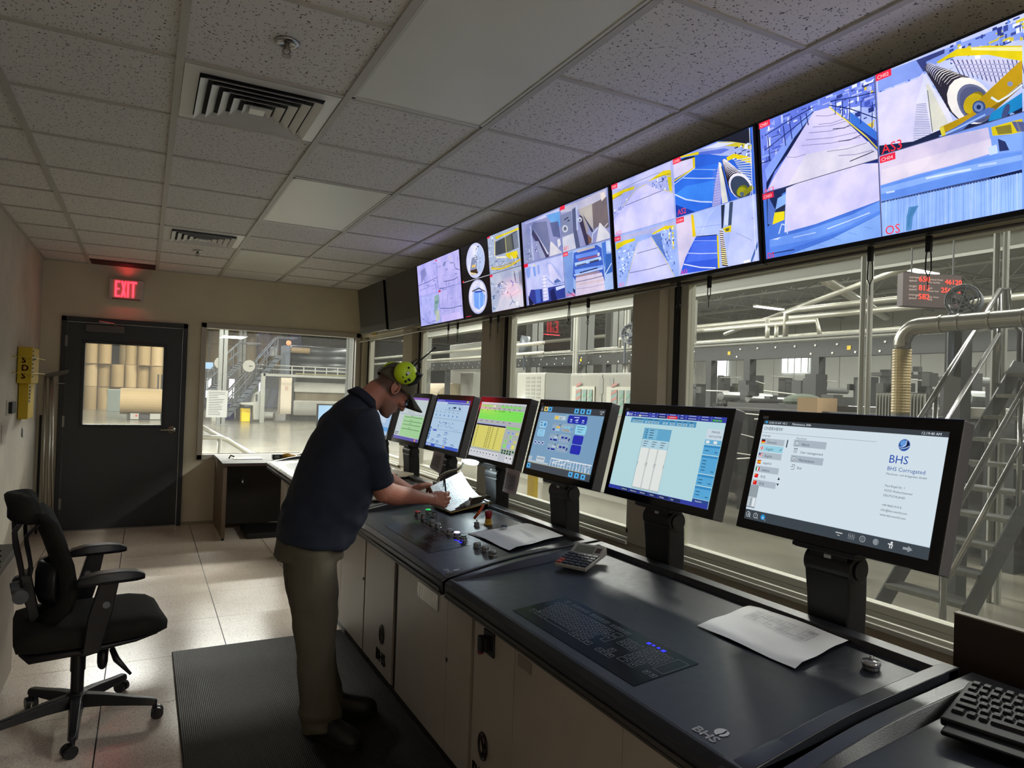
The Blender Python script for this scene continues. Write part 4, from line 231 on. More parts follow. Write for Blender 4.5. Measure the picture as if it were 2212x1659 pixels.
SCREENS['mon1']='''R d4e6f4 0 0 1000 1000;R 3a4148 0 0 1000 45;R dfeef8 0 45 1000 900;R 3f4850 0 905 1000 1000;E 38a0e0 20 20 8 14 10;T|12:02:10 AM  HS 2|e8f4ff|35|8|26;T|Maintenance 300h|e8f4ff|190|8|26;T|12:19:40 AM|e8f4ff|880|8|28;T|OVERVIEW|303a44|10|60|42;R 8c98a4 0 125 680 128;T|Language|5c6870|8|140|26;T|Functions|5c6870|235|140|26;R b8c6d2 8 185 165 247;T|Deutsch|38424c|52|203|30;R a0dcf0 8 255 165 317;T|English|38424c|52|273|30;R b8c6d2 8 325 165 387;T|English|38424c|52|343|30;T|español|38424c|52|413|30;R b8c6d2 8 465 165 527;T|italiano|38424c|52|483|30;T|中文|38424c|52|553|30;R b8c6d2 8 605 165 667;T|中文|38424c|52|623|30;R 101010 12 197 37 210;R e01020 12 210 37 222;R f8c810 12 222 37 235;R 203080 12 267 37 305;P f0f0f0 11 270 36 308 38 302 13 264;P f0f0f0 36 264 11 302 13 308 38 270;R f4f4f4 19 267 30 305;R f4f4f4 12 278 37 294;R d82030 22 267 27 305;R d82030 12 283 37 289;R e04050 12 337 37 343;R f4f4f4 12 343 37 350;R e04050 12 350 37 356;R f4f4f4 12 356 37 362;R e04050 12 362 37 369;R f4f4f4 12 369 37 375;R 304890 12 337 24 357;R d82020 12 407 37 445;R f8d010 12 417 37 436;R a04020 17 420 22 432;R 209040 12 477 20 515;R f4f4f4 20 477 29 515;R e02030 29 477 37 515;R e81828 12 547 37 585;E f8e020 19 559 3 6 8;R e81828 12 617 37 655;E f8e020 19 629 3 6 8;P 384048 144 287 148 297 150 293 146 283;P 384048 150 297 158 277 156 273 148 293;R 303a44 180 180 187 255;P 283038 168 575 176 548 184 575;P 283038 168 610 184 610 176 635;R 9ca8b0 0 660 58 780;R c8d4dc 0 780 58 875;R a0acb4 18 790 30 870;R f0f8fc 34 790 50 870;R 808890 0 875 58 885;R b4c2ce 225 170 420 237;T|About|38424c|275|193|30;E 38424c 245 205 12 24 20;E d8e4ec 245 205 11 20 20;T|User management|38424c|275|268|30;R b4c2ce 225 320 420 387;T|Maintenance|38424c|275|343|30;E 38424c 245 355 12 24 20;E d8e4ec 245 355 11 20 20;T|Exit|38424c|275|418|30;T|i|283038|242|185|36;T|x|283038|240|333|36;P 48525c 236 262 236 300 238 300 238 262;E 48525c 237 256 3 6 8;P 48525c 244 262 244 300 246 300 246 262;E 48525c 245 256 3 6 8;P 48525c 252 262 252 300 254 300 254 262;E 48525c 253 256 3 6 8;R 48525c 235 432 250 428;P 48525c 251 429 246 419 244 421 249 431;R 48525c 240 412 258 408;P 48525c 257 410 257 455 259 455 259 410;R 48525c 258 453 240 457;E b8c8e0 815 135 28 52 30;E 2c5cb0 815 135 26 49 30;E 6ca4e8 811 120 16 26 20;P 101c48 825 92 838 120 836 150 820 170 825 130;P f0f6ff 793 157 810 152 810 148 793 153;P f0f6ff 811 152 823 132 821 128 809 148;P f0f6ff 823 130 825 90 823 90 821 130;P f0f6ff 800 170 822 162 822 158 800 166;P f0f6ff 823 162 839 142 837 138 821 158;T|BHS|1c4cb4|755|210|85;T|BHS Corrugated|2858a8|755|315|42;T|Maschinen- und Anlagenbau GmbH|384858|755|372|21;T|Paul-Engel-Str. 1|48525c|760|470|23;T|92729 Weiherhammer|48525c|760|510|23;T|DEUTSCHLAND|48525c|760|550|23;T|+49-9605-919-0|48525c|760|630|23;T|info@bhs-world.com|48525c|760|670|23;T|www.bhs-world.com|48525c|760|710|23;E e8eef2 25 952 14 26 20;E 3f4850 25 952 12 22 20;E e8eef2 75 952 14 26 20;E 3f4850 75 952 12 22 20;E 2c9ce0 125 952 14 26 20;T|A|e8eef2|21|932|34;T|!|e8eef2|72|930|38;T|x|f4f8fa|120|930|40;T|4|e8eef2|36|965|18;T|0|e8eef2|87|965|18;T|4|e8eef2|138|965|18;P f0f4f6 561 947 566 940 564 936 559 943;P f0f4f6 564 940 568 947 570 943 566 936;P f0f4f6 570 947 575 940 573 936 568 943;P f0f4f6 573 940 577 947 579 943 575 936;P f0f4f6 579 947 584 940 582 936 577 943;P f0f4f6 582 940 586 947 588 943 584 936;P f0f4f6 588 947 593 940 591 936 586 943;P f0f4f6 591 940 595 947 597 943 593 936;P f0f4f6 570 962 585 967 585 963 570 958;P 98a0a6 629 925 629 975 631 975 631 925;R 98a0a6 627 940 633 947;P 98a0a6 638 925 638 975 640 975 640 925;R 98a0a6 636 950 642 957;P 98a0a6 647 925 647 975 649 975 649 925;R 98a0a6 645 940 651 947;P 98a0a6 656 925 656 975 658 975 658 925;R 98a0a6 654 950 660 957;E 98a0a6 700 950 15 28 12;E 3f4850 700 950 11 20 16;E 98a0a6 700 950 6 12 12;E 3f4850 700 950 4 8 10;E 8c969c 765 950 14 26 20;P 566068 770 928 778 950 770 970 774 945;E f0f4f6 838 928 5 9 10;R f0f4f6 822 947 843 938;P f0f4f6 841 942 838 974 842 976 845 944;P f0f4f6 830 945 830 975 834 975 834 945;P 98a0a6 890 940 912 940 912 925 933 950 912 975 912 960 890 960'''
SCREENS['mon2']='''R bfe4ec 0 0 1000 1000;R 3440a8 0 0 1000 62;E c8d8f4 22 30 12 24 16;T|BHS|e8f0ff|37|16|35;R 8c98e0 77 0 80 62;R 2c3898 80 25 135 60;R c8d4f4 100 8 115 14;R c8d4f4 100 38 120 45;R 8c98e0 137 0 140 62;R 2c3898 140 25 270 60;R c8d4f4 160 8 250 14;R c8d4f4 160 38 255 45;R 8c98e0 272 0 275 62;R 3440b0 275 25 345 60;R c8d4f4 295 8 325 14;R c8d4f4 295 38 330 45;R 8c98e0 352 0 355 62;R 1c2460 355 25 455 60;R c8d4f4 375 8 435 14;R c8d4f4 375 38 440 45;R 8c98e0 457 0 460 62;R e83038 460 25 560 60;R c8d4f4 480 8 540 14;R c8d4f4 480 38 545 45;R 8c98e0 567 0 570 62;R 2c3898 570 25 635 60;R c8d4f4 590 8 615 14;R c8d4f4 590 38 620 45;R 8c98e0 642 0 645 62;R 2c3898 645 25 755 60;R c8d4f4 665 8 735 14;R c8d4f4 665 38 740 45;R 8c98e0 762 0 765 62;R 2c3898 765 25 865 60;R c8d4f4 785 8 845 14;R c8d4f4 785 38 850 45;R 8c98e0 872 0 875 62;R 2c3898 875 25 975 60;R c8d4f4 895 8 955 14;R c8d4f4 895 38 960 45;R 40b040 885 30 905 55;R 40b040 915 30 935 55;R 40b040 945 30 965 55;R e8e0c0 155 35 180 55;R 5098c8 80 75 750 140;R a8d4ec 100 105 220 132;R 1c3c60 100 85 210 92;R 203c58 108 115 212 122;R a8d4ec 240 105 260 132;R 1c3c60 240 85 250 92;R 203c58 248 115 252 122;R a8d4ec 270 105 330 132;R 1c3c60 270 85 320 92;R 203c58 278 115 322 122;R a8d4ec 340 105 390 132;R 1c3c60 340 85 380 92;R 203c58 348 115 382 122;R a8d4ec 430 105 450 132;R 1c3c60 430 85 440 92;R 203c58 438 115 442 122;R a8d4ec 460 105 480 132;R 1c3c60 460 85 470 92;R 203c58 468 115 472 122;R a8d4ec 500 105 550 132;R 1c3c60 500 85 540 92;R 203c58 508 115 542 122;R a8d4ec 570 105 620 132;R 1c3c60 570 85 610 92;R 203c58 578 115 612 122;R a8d4ec 630 105 670 132;R 1c3c60 630 85 660 92;R 203c58 638 115 662 122;R a8d4ec 690 105 730 132;R 1c3c60 690 85 720 92;R 203c58 698 115 722 122;R 68b0d8 255 195 535 335;R 84c4e4 300 205 400 325;R 203c58 275 215 295 222;R 203c58 315 215 360 223;R 203c58 275 245 295 252;R 203c58 315 245 360 253;R 203c58 275 275 295 282;R 203c58 315 275 360 283;R 203c58 275 305 295 312;R 203c58 315 305 360 313;R b8dcec 260 345 535 440;R eef2ee 260 440 535 930;R 405060 275 355 325 362;R 405060 275 383 317 390;R 405060 275 411 309 418;R 405060 365 355 415 362;R 405060 365 383 407 390;R 405060 365 411 399 418;R 405060 455 355 505 362;R 405060 455 383 497 390;R 405060 455 411 489 418;R a8b4b8 348 440 352 930;R a8b4b8 355 440 358 930;R a8b4b8 438 440 442 930;R a8b4b8 445 440 448 930;R 50707c 255 196 535 194;P 50707c 534 195 534 940 536 940 536 195;R 50707c 535 938 255 941;P 50707c 256 940 256 195 254 195 254 940;R c0c8c8 260 925 535 935;P 283038 261 620 261 660 263 660 263 620;R 283038 262 622 268 618;P 283038 344 620 344 660 346 660 346 620;R 283038 345 622 351 618;P 283038 359 620 359 660 361 660 361 620;R 283038 360 622 366 618;P 283038 433 620 433 660 435 660 435 620;R 283038 434 622 440 618;P 283038 449 620 449 660 451 660 451 620;R 283038 450 622 456 618;P 283038 529 620 529 660 531 660 531 620;R 283038 530 622 536 618;R d4e4f0 860 140 1000 255;T|MANUAL|203040|900|155|28;T|NOT ACTIVE|203040|885|205|28;R 70b8e0 860 260 1000 310;R f0f4f8 870 270 900 300;R f0f4f8 935 270 965 300;R 5cb0e4 860 320 1000 425;R 3890cc 860 320 1000 345;R 203c58 875 375 910 382;R 203c58 960 390 985 397;R 5cb0e4 860 435 1000 635;R 3890cc 860 435 1000 460;R 203c58 875 490 910 497;R 203c58 875 525 910 532;R 203c58 875 560 910 567;R 203c58 875 595 910 602;R 203c58 960 600 985 607;R 5cb0e4 860 645 1000 765;R 3890cc 860 645 1000 670;R 203c58 875 700 910 707;R 203c58 875 735 910 742;R 203c58 960 730 985 737;R 5cb0e4 860 775 1000 910;R 3890cc 860 775 1000 800;R 203c58 875 830 910 837;R 203c58 875 865 910 872;R 203c58 960 875 985 882;R 2c4c98 860 915 1000 955;T|Inspection|e8f0ff|885|925|22;R 3440a8 0 955 1000 1000;R 1c2c60 140 960 230 995;T|Calibration|e0e8ff|150|966|22;R 1c2c60 240 960 330 995;T|Maintenance|e0e8ff|250|966|22;R 1c2c60 345 960 440 995;T|Definition|e0e8ff|355|966|22;R 1c2c60 450 960 540 995;T|History|e0e8ff|460|966|22;R 1c2c60 550 960 650 995;T|Settings|e0e8ff|560|966|22;R 1c2c60 660 960 760 995;T|Back|e0e8ff|670|966|22'''
SCREENS['mon3']='''R 7fa6c8 0 0 1000 1000;R 3a4048 0 0 1000 95;R 454c56 0 900 1000 1000;T|k|f4f4f4|15|20|60;R e8cc70 60 12 125 82;R 1c3c58 82 30 103 65;R 58b4f0 130 12 195 82;R 1c3c58 152 30 173 65;R 58b4f0 560 12 625 82;R 1c3c58 582 30 603 65;R 58b4f0 650 12 715 82;R 1c3c58 672 30 693 65;R 58b4f0 740 12 805 82;R 1c3c58 762 30 783 65;T|11:30:08|f0f4f8|925|20|26;T|AM|f0f4f8|940|50|26;R 92b8d8 260 115 470 205;R e8cc70 275 140 340 195;R c8d8e4 340 140 450 195;T|597|282c34|355|150|45;R 384c70 280 118 290 126;R 384c70 299 118 309 126;R 384c70 318 118 328 126;R 384c70 337 118 347 126;R 384c70 356 118 366 126;R 384c70 375 118 385 126;R 384c70 394 118 404 126;R 384c70 413 118 423 126;R 384c70 432 118 442 126;P 2430b0 502 115 768 115 780 135 780 215 768 235 502 235 490 215 490 135;R c0d4ff 530 170 560 190;R c0d4ff 527 205 565 214;R c0d4ff 620 170 650 190;R c0d4ff 617 205 655 214;R c0d4ff 710 170 740 190;R c0d4ff 707 205 745 214;R c0d4ff 580 135 660 147;P f0f4ff 600 193 650 168 650 162 600 187;P 9cd4f4 57 240 158 240 170 260 170 325 158 345 57 345 45 325 45 260;R 2c4c70 65 260 90 275;R 2c4c70 65 300 100 312;E 3c88d0 140 290 18 28 20;P 9cd4f4 57 365 158 365 170 385 170 460 158 480 57 480 45 460 45 385;R 4c94cc 80 393 125 387;P 4c94cc 123 390 123 455 127 455 127 390;R 4c94cc 125 452 80 458;P 4c94cc 82 455 82 390 78 390 78 455;P 98b4cc 282 250 398 250 410 270 410 355 398 375 282 375 270 355 270 270;P 98b4cc 437 250 588 250 600 270 600 355 588 375 437 375 425 355 425 270;R 30486c 280 262 288 270;R 30486c 300 262 308 270;R 30486c 320 262 328 270;R 30486c 340 262 348 270;R 30486c 360 262 368 270;R 30486c 380 262 388 270;R 30486c 385 265 400 290;R 2430a0 285 335 320 362;R a0d4f4 335 335 400 362;R e8c468 340 295 400 325;R 88d0f4 460 285 500 315;R 88d0f4 515 285 555 315;E 2c3c8c 445 345 12 16 10;E c8d8f0 445 345 9 12 10;E 2c3c8c 475 345 12 16 10;E e8c468 475 345 9 12 10;E 2c3c8c 505 345 12 16 10;E e8c468 505 345 9 12 10;E 2c3c8c 535 345 12 16 10;E e8c468 535 345 9 12 10;E 2c3c8c 565 345 12 16 10;E c8d8f0 565 345 9 12 10;P 50a0e0 570 320 585 290 600 310 585 355;R e8d090 432 270 440 320;P 98dcf8 652 245 788 245 800 265 800 360 788 380 652 380 640 360 640 265;R 284c70 660 270 770 278;R 284c70 670 305 755 313;R 284c70 680 340 740 348;P 98b4cc 282 405 398 405 410 425 410 510 398 530 282 530 270 510 270 425;P 98b4cc 437 405 588 405 600 425 600 510 588 530 437 530 425 510 425 425;R 30486c 280 417 288 425;R 30486c 300 417 308 425;R 30486c 320 417 328 425;R 30486c 340 417 348 425;R 30486c 360 417 368 425;R 30486c 380 417 388 425;R 30486c 385 420 400 445;R 2430a0 285 490 320 517;R 2430a0 335 490 400 517;R c0d4e4 345 450 400 477;R 2430a0 460 440 500 470;R 2430a0 515 440 555 470;E 2c3c8c 445 500 12 16 10;E c8d8f0 445 500 9 12 10;E 2c3c8c 475 500 12 16 10;E c8d8f0 475 500 9 12 10;E 2c3c8c 505 500 12 16 10;E c8d8f0 505 500 9 12 10;E 2c3c8c 535 500 12 16 10;E c8d8f0 535 500 9 12 10;E 2c3c8c 565 500 12 16 10;E c8d8f0 565 500 9 12 10;P 283880 570 475 585 445 600 465 585 510;R e8d090 432 425 440 475;P 2830b8 652 395 778 395 790 415 790 505 778 525 652 525 640 505 640 415;P 98b4cc 282 545 398 545 410 565 410 650 398 670 282 670 270 650 270 565;P 98b4cc 437 545 588 545 600 565 600 650 588 670 437 670 425 650 425 565;R 30486c 280 557 288 565;R 30486c 300 557 308 565;R 30486c 320 557 328 565;R 30486c 340 557 348 565;R 30486c 360 557 368 565;R 30486c 380 557 388 565;R 30486c 385 560 400 585;R 2430a0 285 630 320 657;R 2430a0 335 630 400 657;R c0d4e4 345 590 400 617;R 2430a0 460 580 500 610;R 2430a0 515 580 555 610;E 2c3c8c 445 640 12 16 10;E c8d8f0 445 640 9 12 10;E 2c3c8c 475 640 12 16 10;E c8d8f0 475 640 9 12 10;E 2c3c8c 505 640 12 16 10;E c8d8f0 505 640 9 12 10;E 2c3c8c 535 640 12 16 10;E c8d8f0 535 640 9 12 10;E 2c3c8c 565 640 12 16 10;E c8d8f0 565 640 9 12 10;P 283880 570 615 585 585 600 605 585 650;R e8d090 432 565 440 615;P 2830b8 652 535 778 535 790 555 790 645 778 665 652 665 640 645 640 555;P e4ecf8 37 555 63 555 75 575 75 580 63 600 37 600 25 580 25 575;R 2430a0 35 565 65 590;P e4ecf8 102 555 128 555 140 575 140 580 128 600 102 600 90 580 90 575;R 2430a0 100 565 130 590;P e4ecf8 167 555 193 555 205 575 205 580 193 600 167 600 155 580 155 575;R 2430a0 165 565 195 590;R b8c8d4 0 800 60 860;R d4dce4 140 780 280 860;R a0b4c4 150 800 270 830;R c8d4dc 0 865 350 885;R f0f4f8 380 770 990 785;R e0e8f0 420 840 700 850;R f0f4f8 380 790 387 895;R f0f4f8 425 790 432 895;R f0f4f8 470 790 477 895;R f0f4f8 515 770 522 895;R f0f4f8 560 770 567 895;R f0f4f8 605 770 612 895;R f0f4f8 650 770 657 895;R f0f4f8 695 770 702 895;R f0f4f8 740 770 747 895;R f0f4f8 785 770 792 895;R f0f4f8 830 770 837 895;R f0f4f8 875 770 882 895;R f0f4f8 920 770 927 895;R f0f4f8 965 770 972 895;P f0f4f8 411 846 551 791 549 779 409 834;P f0f4f8 550 791 660 771 660 759 550 779;P e8f0f8 551 864 631 804 629 796 549 856;P e8f0f8 777 766 797 891 803 889 783 764;P e8f0f8 897 766 917 891 923 889 903 764;C e8f0f8/c0d0e0/506880 40 360 780 980 890 30 8;R d8c070 0 895 1000 900;R 58b4f0 5 915 65 985;R 1c3c58 25 935 45 965;R 58b4f0 700 915 760 985;R 1c3c58 720 935 740 965;R 58b4f0 790 915 850 985;R 1c3c58 810 935 830 965;R 58b4f0 880 915 940 985;R 1c3c58 900 935 920 965'''
SCREENS['mon4']='''R b4bcb8 0 0 1000 1000;R d0d8e0 0 0 1000 30;R 78e060 20 50 380 80;R 98f080 200 55 360 75;R e8ecd8 300 50 360 80;R 80e868 480 50 550 85;R 405048 500 35 530 42;R 80e868 570 50 640 85;R 405048 590 35 620 42;R 80e868 660 50 730 85;R 405048 680 35 710 42;R 80e868 750 50 820 85;R 405048 770 35 800 42;R 80e868 840 50 910 85;R 405048 860 35 890 42;R 506058 100 100 140 110;R 506058 210 100 250 110;R 506058 320 100 360 110;R 506058 430 100 470 110;R 506058 540 100 580 110;R 506058 650 100 690 110;R 506058 760 100 800 110;R 506058 870 100 910 110;R 84f060 10 130 990 310;R 68c850 10 165 990 168;R 68c850 10 200 990 203;R 68c850 10 235 990 238;R 68c850 10 270 990 273;R 205018 30 140 60 150;R 205018 170 140 200 150;R 205018 360 140 390 150;R 205018 460 140 490 150;R 205018 520 140 550 150;R 205018 560 140 590 150;R 205018 680 140 710 150;R 205018 460 155 470 163;R 205018 510 155 520 163;R 205018 560 155 570 163;R b8bcc0 10 320 990 370;R 485050 80 335 120 345;R 485050 210 335 250 345;R 485050 340 335 380 345;R 485050 470 335 510 345;R 485050 600 335 640 345;R 485050 730 335 770 345;R a8b0f0 10 385 690 400;R 201c20 10 400 690 425;R e8e078 10 430 690 830;R 8c8440 10 467 690 469;R 383418 50 445 75 455;R 383418 310 445 335 455;R 383418 350 445 375 455;R 383418 410 445 435 455;R 383418 520 445 545 455;R 8c8440 10 499 690 501;R 383418 50 477 75 487;R 383418 310 477 335 487;R 383418 350 477 375 487;R 383418 410 477 435 487;R 383418 520 477 545 487;R 8c8440 10 531 690 533;R 383418 50 509 75 519;R 383418 310 509 335 519;R 383418 350 509 375 519;R 383418 410 509 435 519;R 383418 520 509 545 519;R 8c8440 10 563 690 565;R 383418 50 541 75 551;R 383418 310 541 335 551;R 383418 350 541 375 551;R 383418 410 541 435 551;R 383418 520 541 545 551;R 8c8440 10 595 690 597;R 383418 50 573 75 583;R 383418 310 573 335 583;R 383418 350 573 375 583;R 383418 410 573 435 583;R 383418 520 573 545 583;R 8c8440 10 627 690 629;R 383418 50 605 75 615;R 383418 310 605 335 615;R 383418 350 605 375 615;R 383418 410 605 435 615;R 383418 520 605 545 615;R 8c8440 10 659 690 661;R 383418 50 637 75 647;R 383418 310 637 335 647;R 383418 350 637 375 647;R 383418 410 637 435 647;R 383418 520 637 545 647;R 8c8440 10 691 690 693;R 383418 50 669 75 679;R 383418 310 669 335 679;R 383418 350 669 375 679;R 383418 410 669 435 679;R 383418 520 669 545 679;R 8c8440 10 723 690 725;R 383418 50 701 75 711;R 383418 310 701 335 711;R 383418 350 701 375 711;R 383418 410 701 435 711;R 383418 520 701 545 711;R 8c8440 10 755 690 757;R 383418 50 733 75 743;R 383418 310 733 335 743;R 383418 350 733 375 743;R 383418 410 733 435 743;R 383418 520 733 545 743;R 8c8440 10 787 690 789;R 383418 50 765 75 775;R 383418 310 765 335 775;R 383418 350 765 375 775;R 383418 410 765 435 775;R 383418 520 765 545 775;R 8c8440 10 819 690 821;R 383418 50 797 75 807;R 383418 310 797 335 807;R 383418 350 797 375 807;R 383418 410 797 435 807;R 383418 520 797 545 807;R 88e070 720 400 990 440;R a0b4f0 760 480 810 520;R 384038 775 494 795 504;R a0b4f0 850 480 900 520;R 384038 865 494 885 504;R e8e478 940 480 990 520;R 384038 955 494 975 504;R 98f080 820 550 870 590;R 384038 835 564 855 574;R 98f080 740 620 790 660;R 384038 755 634 775 644;R a8b4f0 840 620 890 660;R 384038 855 634 875 644;R e8e478 930 620 980 660;R 384038 945 634 965 644;R 90e878 730 690 790 760;R a4b0f4 820 690 880 760;R e8e478 910 690 970 760;R 104c20 730 790 765 820;R 104c20 785 790 820 820;R 104c20 840 790 875 820;R 104c20 895 790 930 820;R 104c20 950 790 985 820;R 104c20 730 830 765 860;R 104c20 785 830 820 860;R 104c20 840 830 875 860;R 104c20 895 830 930 860;R c8ccd4 0 860 1000 1000;R e4e6ec 20 875 82 985;R 484c54 40 900 60 925;R 484c54 40 950 65 957;R e4e6ec 95 875 157 985;R 484c54 115 900 135 925;R 484c54 115 950 140 957;R e4e6ec 170 875 232 985;R 484c54 190 900 210 925;R 484c54 190 950 215 957;R e4e6ec 245 875 307 985;R 484c54 265 900 285 925;R 484c54 265 950 290 957;R e4e6ec 320 875 382 985;R 484c54 340 900 360 925;R 484c54 340 950 365 957;R e4e6ec 395 875 457 985;R 484c54 415 900 435 925;R 484c54 415 950 440 957;R e4e6ec 470 875 532 985;R 484c54 490 900 510 925;R 484c54 490 950 515 957;R e4e6ec 545 875 607 985;R 484c54 565 900 585 925;R 484c54 565 950 590 957;R e4e6ec 620 875 682 985;R 484c54 640 900 660 925;R 484c54 640 950 665 957;R e4e6ec 840 875 900 985;R 303438 860 900 880 930;R e4e6ec 920 875 980 985;R 303438 940 900 960 930'''
SCREENS['mon5']='''R b8d4f0 0 0 1000 1000;R 4440c0 0 0 1000 50;R ccd8f0 20 65 350 90;R 3850b8 360 60 1000 85;T|Spannung WGT2  11:30 Tue|e0e8ff|40|10|28;R 70c070 930 5 960 45;R 203848 880 5 910 45;R e0e070 905 5 925 45;R 405070 350 102 820 98;P 405070 819 100 819 220 821 220 821 100;R 405070 820 218 350 222;P 405070 351 220 351 100 349 100 349 220;P 405070 499 100 499 220 501 220 501 100;P 405070 659 100 659 220 661 220 661 100;R 203c70 433 153 431 143;R 203c70 422 190 433 179;R 3868b0 444 153 469 194;R 3868b0 408 144 414 156;R 3868b0 443 185 485 180;R 203c70 629 134 614 163;R 182848 545 144 561 194;R 182848 621 165 566 144;R 203c70 584 142 647 175;R 182848 593 157 608 191;R 3868b0 712 176 722 181;R 182848 732 169 761 177;R 3868b0 714 162 763 144;R 182848 782 163 746 194;R 3868b0 731 146 754 163;R 7088b0 60 210 100 215;R 506890 60 260 110 268;R 3878c0 80 320 105 350;R 7088b0 190 210 230 215;R 506890 190 260 240 268;R 3878c0 210 320 235 350;R 7088b0 320 210 360 215;R 506890 320 260 370 268;R 3878c0 340 320 365 350;R 7088b0 450 210 490 215;R 506890 450 260 500 268;R 3878c0 470 320 495 350;R 7088b0 580 210 620 215;R 506890 580 260 630 268;R 3878c0 600 320 625 350;R 7088b0 710 210 750 215;R 506890 710 260 760 268;R 3878c0 730 320 755 350;R 405878 0 400 1000 404;R 304878 637 567 652 581;R 182848 549 474 564 488;R 304878 646 463 661 477;R 3868b0 370 462 385 476;R 3868b0 391 480 406 494;R 182848 673 477 688 491;R 182848 443 510 458 524;R 304878 255 546 270 560;R 182848 263 473 278 487;R 182848 484 478 499 492;R 182848 464 478 479 492;R 304878 251 462 266 476;R 304878 390 539 405 553;R 3868b0 592 502 607 516;R 304878 221 560 236 574;R 182848 250 534 265 548;R 3868b0 306 501 321 515;R 182848 441 470 456 484;R 304878 332 557 347 571;R 182848 411 473 426 487;R 3868b0 446 475 461 489;R 3868b0 477 471 492 485;R 3868b0 502 558 517 572;R 3868b0 333 484 348 498;R 304878 276 485 291 499;R 304878 574 533 589 547;R 182848 548 560 563 574;R 182848 267 576 282 590;R 304878 471 545 486 559;R 3868b0 471 499 486 513;R 3868b0 600 562 720 558;P 3868b0 719 560 719 600 721 600 721 560;R 3868b0 720 602 880 598;R 405878 0 630 1000 634;R 4858c8 120 645 240 675;R 283c90 10 600 55 625;R 4c90d8 10 635 55 660;R 283c90 10 670 55 695;R 4c90d8 10 705 55 730;R 283c90 10 740 55 765;R 4c90d8 10 775 55 800;R 283c90 10 810 55 835;R 4c90d8 10 845 55 870;R 90bce8 530 660 545 730;R 203c80 500 670 520 685;R 203c80 500 710 520 725;R 203c80 550 660 570 675;R 203c80 555 705 575 720;R 203c80 590 680 610 695;R 1c50c0 545 665 570 685;R 90bce8 330 730 345 800;R 203c80 300 740 320 755;R 203c80 300 780 320 795;R 203c80 350 730 370 745;R 203c80 355 775 375 790;R 203c80 390 750 410 765;R 1c50c0 345 735 370 755;R 90bce8 550 780 565 850;R 203c80 520 790 540 805;R 203c80 520 830 540 845;R 203c80 570 780 590 795;R 203c80 575 825 595 840;R 203c80 610 800 630 815;R 1c50c0 565 785 590 805;R 90bce8 170 840 185 910;R 203c80 140 850 160 865;R 203c80 140 890 160 905;R 203c80 190 840 210 855;R 203c80 195 885 215 900;R 203c80 230 860 250 875;R 1c50c0 185 845 210 865;R 90bce8 330 860 345 930;R 203c80 300 870 320 885;R 203c80 300 910 320 925;R 203c80 350 860 370 875;R 203c80 355 905 375 920;R 203c80 390 880 410 895;R 1c50c0 345 865 370 885;R 90bce8 570 850 585 920;R 203c80 540 860 560 875;R 203c80 540 900 560 915;R 203c80 590 850 610 865;R 203c80 595 895 615 910;R 203c80 630 870 650 885;R 1c50c0 585 855 610 875;R 90bce8 790 880 805 950;R 203c80 760 890 780 905;R 203c80 760 930 780 945;R 203c80 810 880 830 895;R 203c80 815 925 835 940;R 203c80 850 900 870 915;R 1c50c0 805 885 830 905;R 3858c8 0 940 1000 1000;R b0c4e8 20 950 180 990;R a0c8f0 300 950 620 985;R e0b060 550 950 600 985'''
SCREENS['mon6']='''R c8d4d8 0 0 1000 1000;R 8858b8 0 0 1000 50;R b8c8d0 20 60 300 300;R 607078 320 80 600 86;R 607078 320 120 600 126;R 607078 320 160 600 166;R 607078 320 200 600 206;R 607078 320 240 600 246;R 607078 320 280 600 286;R 607078 320 320 600 326;R 607078 320 360 600 366;R e8e060 550 280 750 320;R 505860 0 400 1000 405;R a8d8a0 220 430 1000 920;R 507850 260 460 950 472;R 507850 500 430 600 440;R 507850 260 560 950 572;R 507850 500 530 600 540;R 507850 260 640 950 652;R 507850 500 610 600 620;R 507850 260 740 950 752;R 507850 500 710 600 720;R 687080 20 840 180 860;R 687080 20 880 160 900;R 6058b0 0 930 1000 1000;R e89060 850 940 900 990'''
SCREENS['mon7']='''R a8c8ec 0 0 1000 1000;R 4878c8 0 0 1000 60;R 68a8e8 100 800 1000 900;R c8d8ec 100 300 800 700'''
# ------------------------------------------------------------ room shell
CZ = 2.726; YW = 8.25; XL = -.93; XR = 2.30; YB = -3.0; T = .6096
def node_mat(name, build):
    m = D.materials.new(name); m.use_nodes = True; build(m.node_tree.nodes, m.node_tree.links, m.node_tree.nodes['Principled BSDF']); MATS[name] = m; return m
def wall_paint(col, dirty=.25):
    def f(N, L, b):
        tc = N.new('ShaderNodeTexCoord'); n = N.new('ShaderNodeTexNoise'); n.inputs['Scale'].default_value = 1.6; n.inputs['Detail'].default_value = 8; n.inputs['Roughness'].default_value = .65
        L.new(tc.outputs['Object'], n.inputs['Vector']); r = N.new('ShaderNodeValToRGB'); c = lin(col)
        r.color_ramp.elements[0].position = .32; r.color_ramp.elements[1].position = .6
        r.color_ramp.elements[0].color = tuple(x*(1-dirty) for x in c)+(1,); r.color_ramp.elements[1].color = (*c, 1)
        L.new(n.outputs['Fac'], r.inputs[0]); L.new(r.outputs[0], b.inputs['Base Color']); b.inputs['Roughness'].default_value = .7
        n2 = N.new('ShaderNodeTexNoise'); n2.inputs['Scale'].default_value = 160; L.new(tc.outputs['Object'], n2.inputs['Vector'])
        bp = N.new('ShaderNodeBump'); bp.inputs['Strength'].default_value = .15; bp.inputs['Distance'].default_value = .002; L.new(n2.outputs['Fac'], bp.inputs['Height']); L.new(bp.outputs[0], b.inputs['Normal'])
    return f
wall_m = node_mat('painted_drywall_cream', wall_paint('d6ccb4', .10))
wall_l = node_mat('painted_drywall_scuffed', wall_paint('c9c3b4', .22))
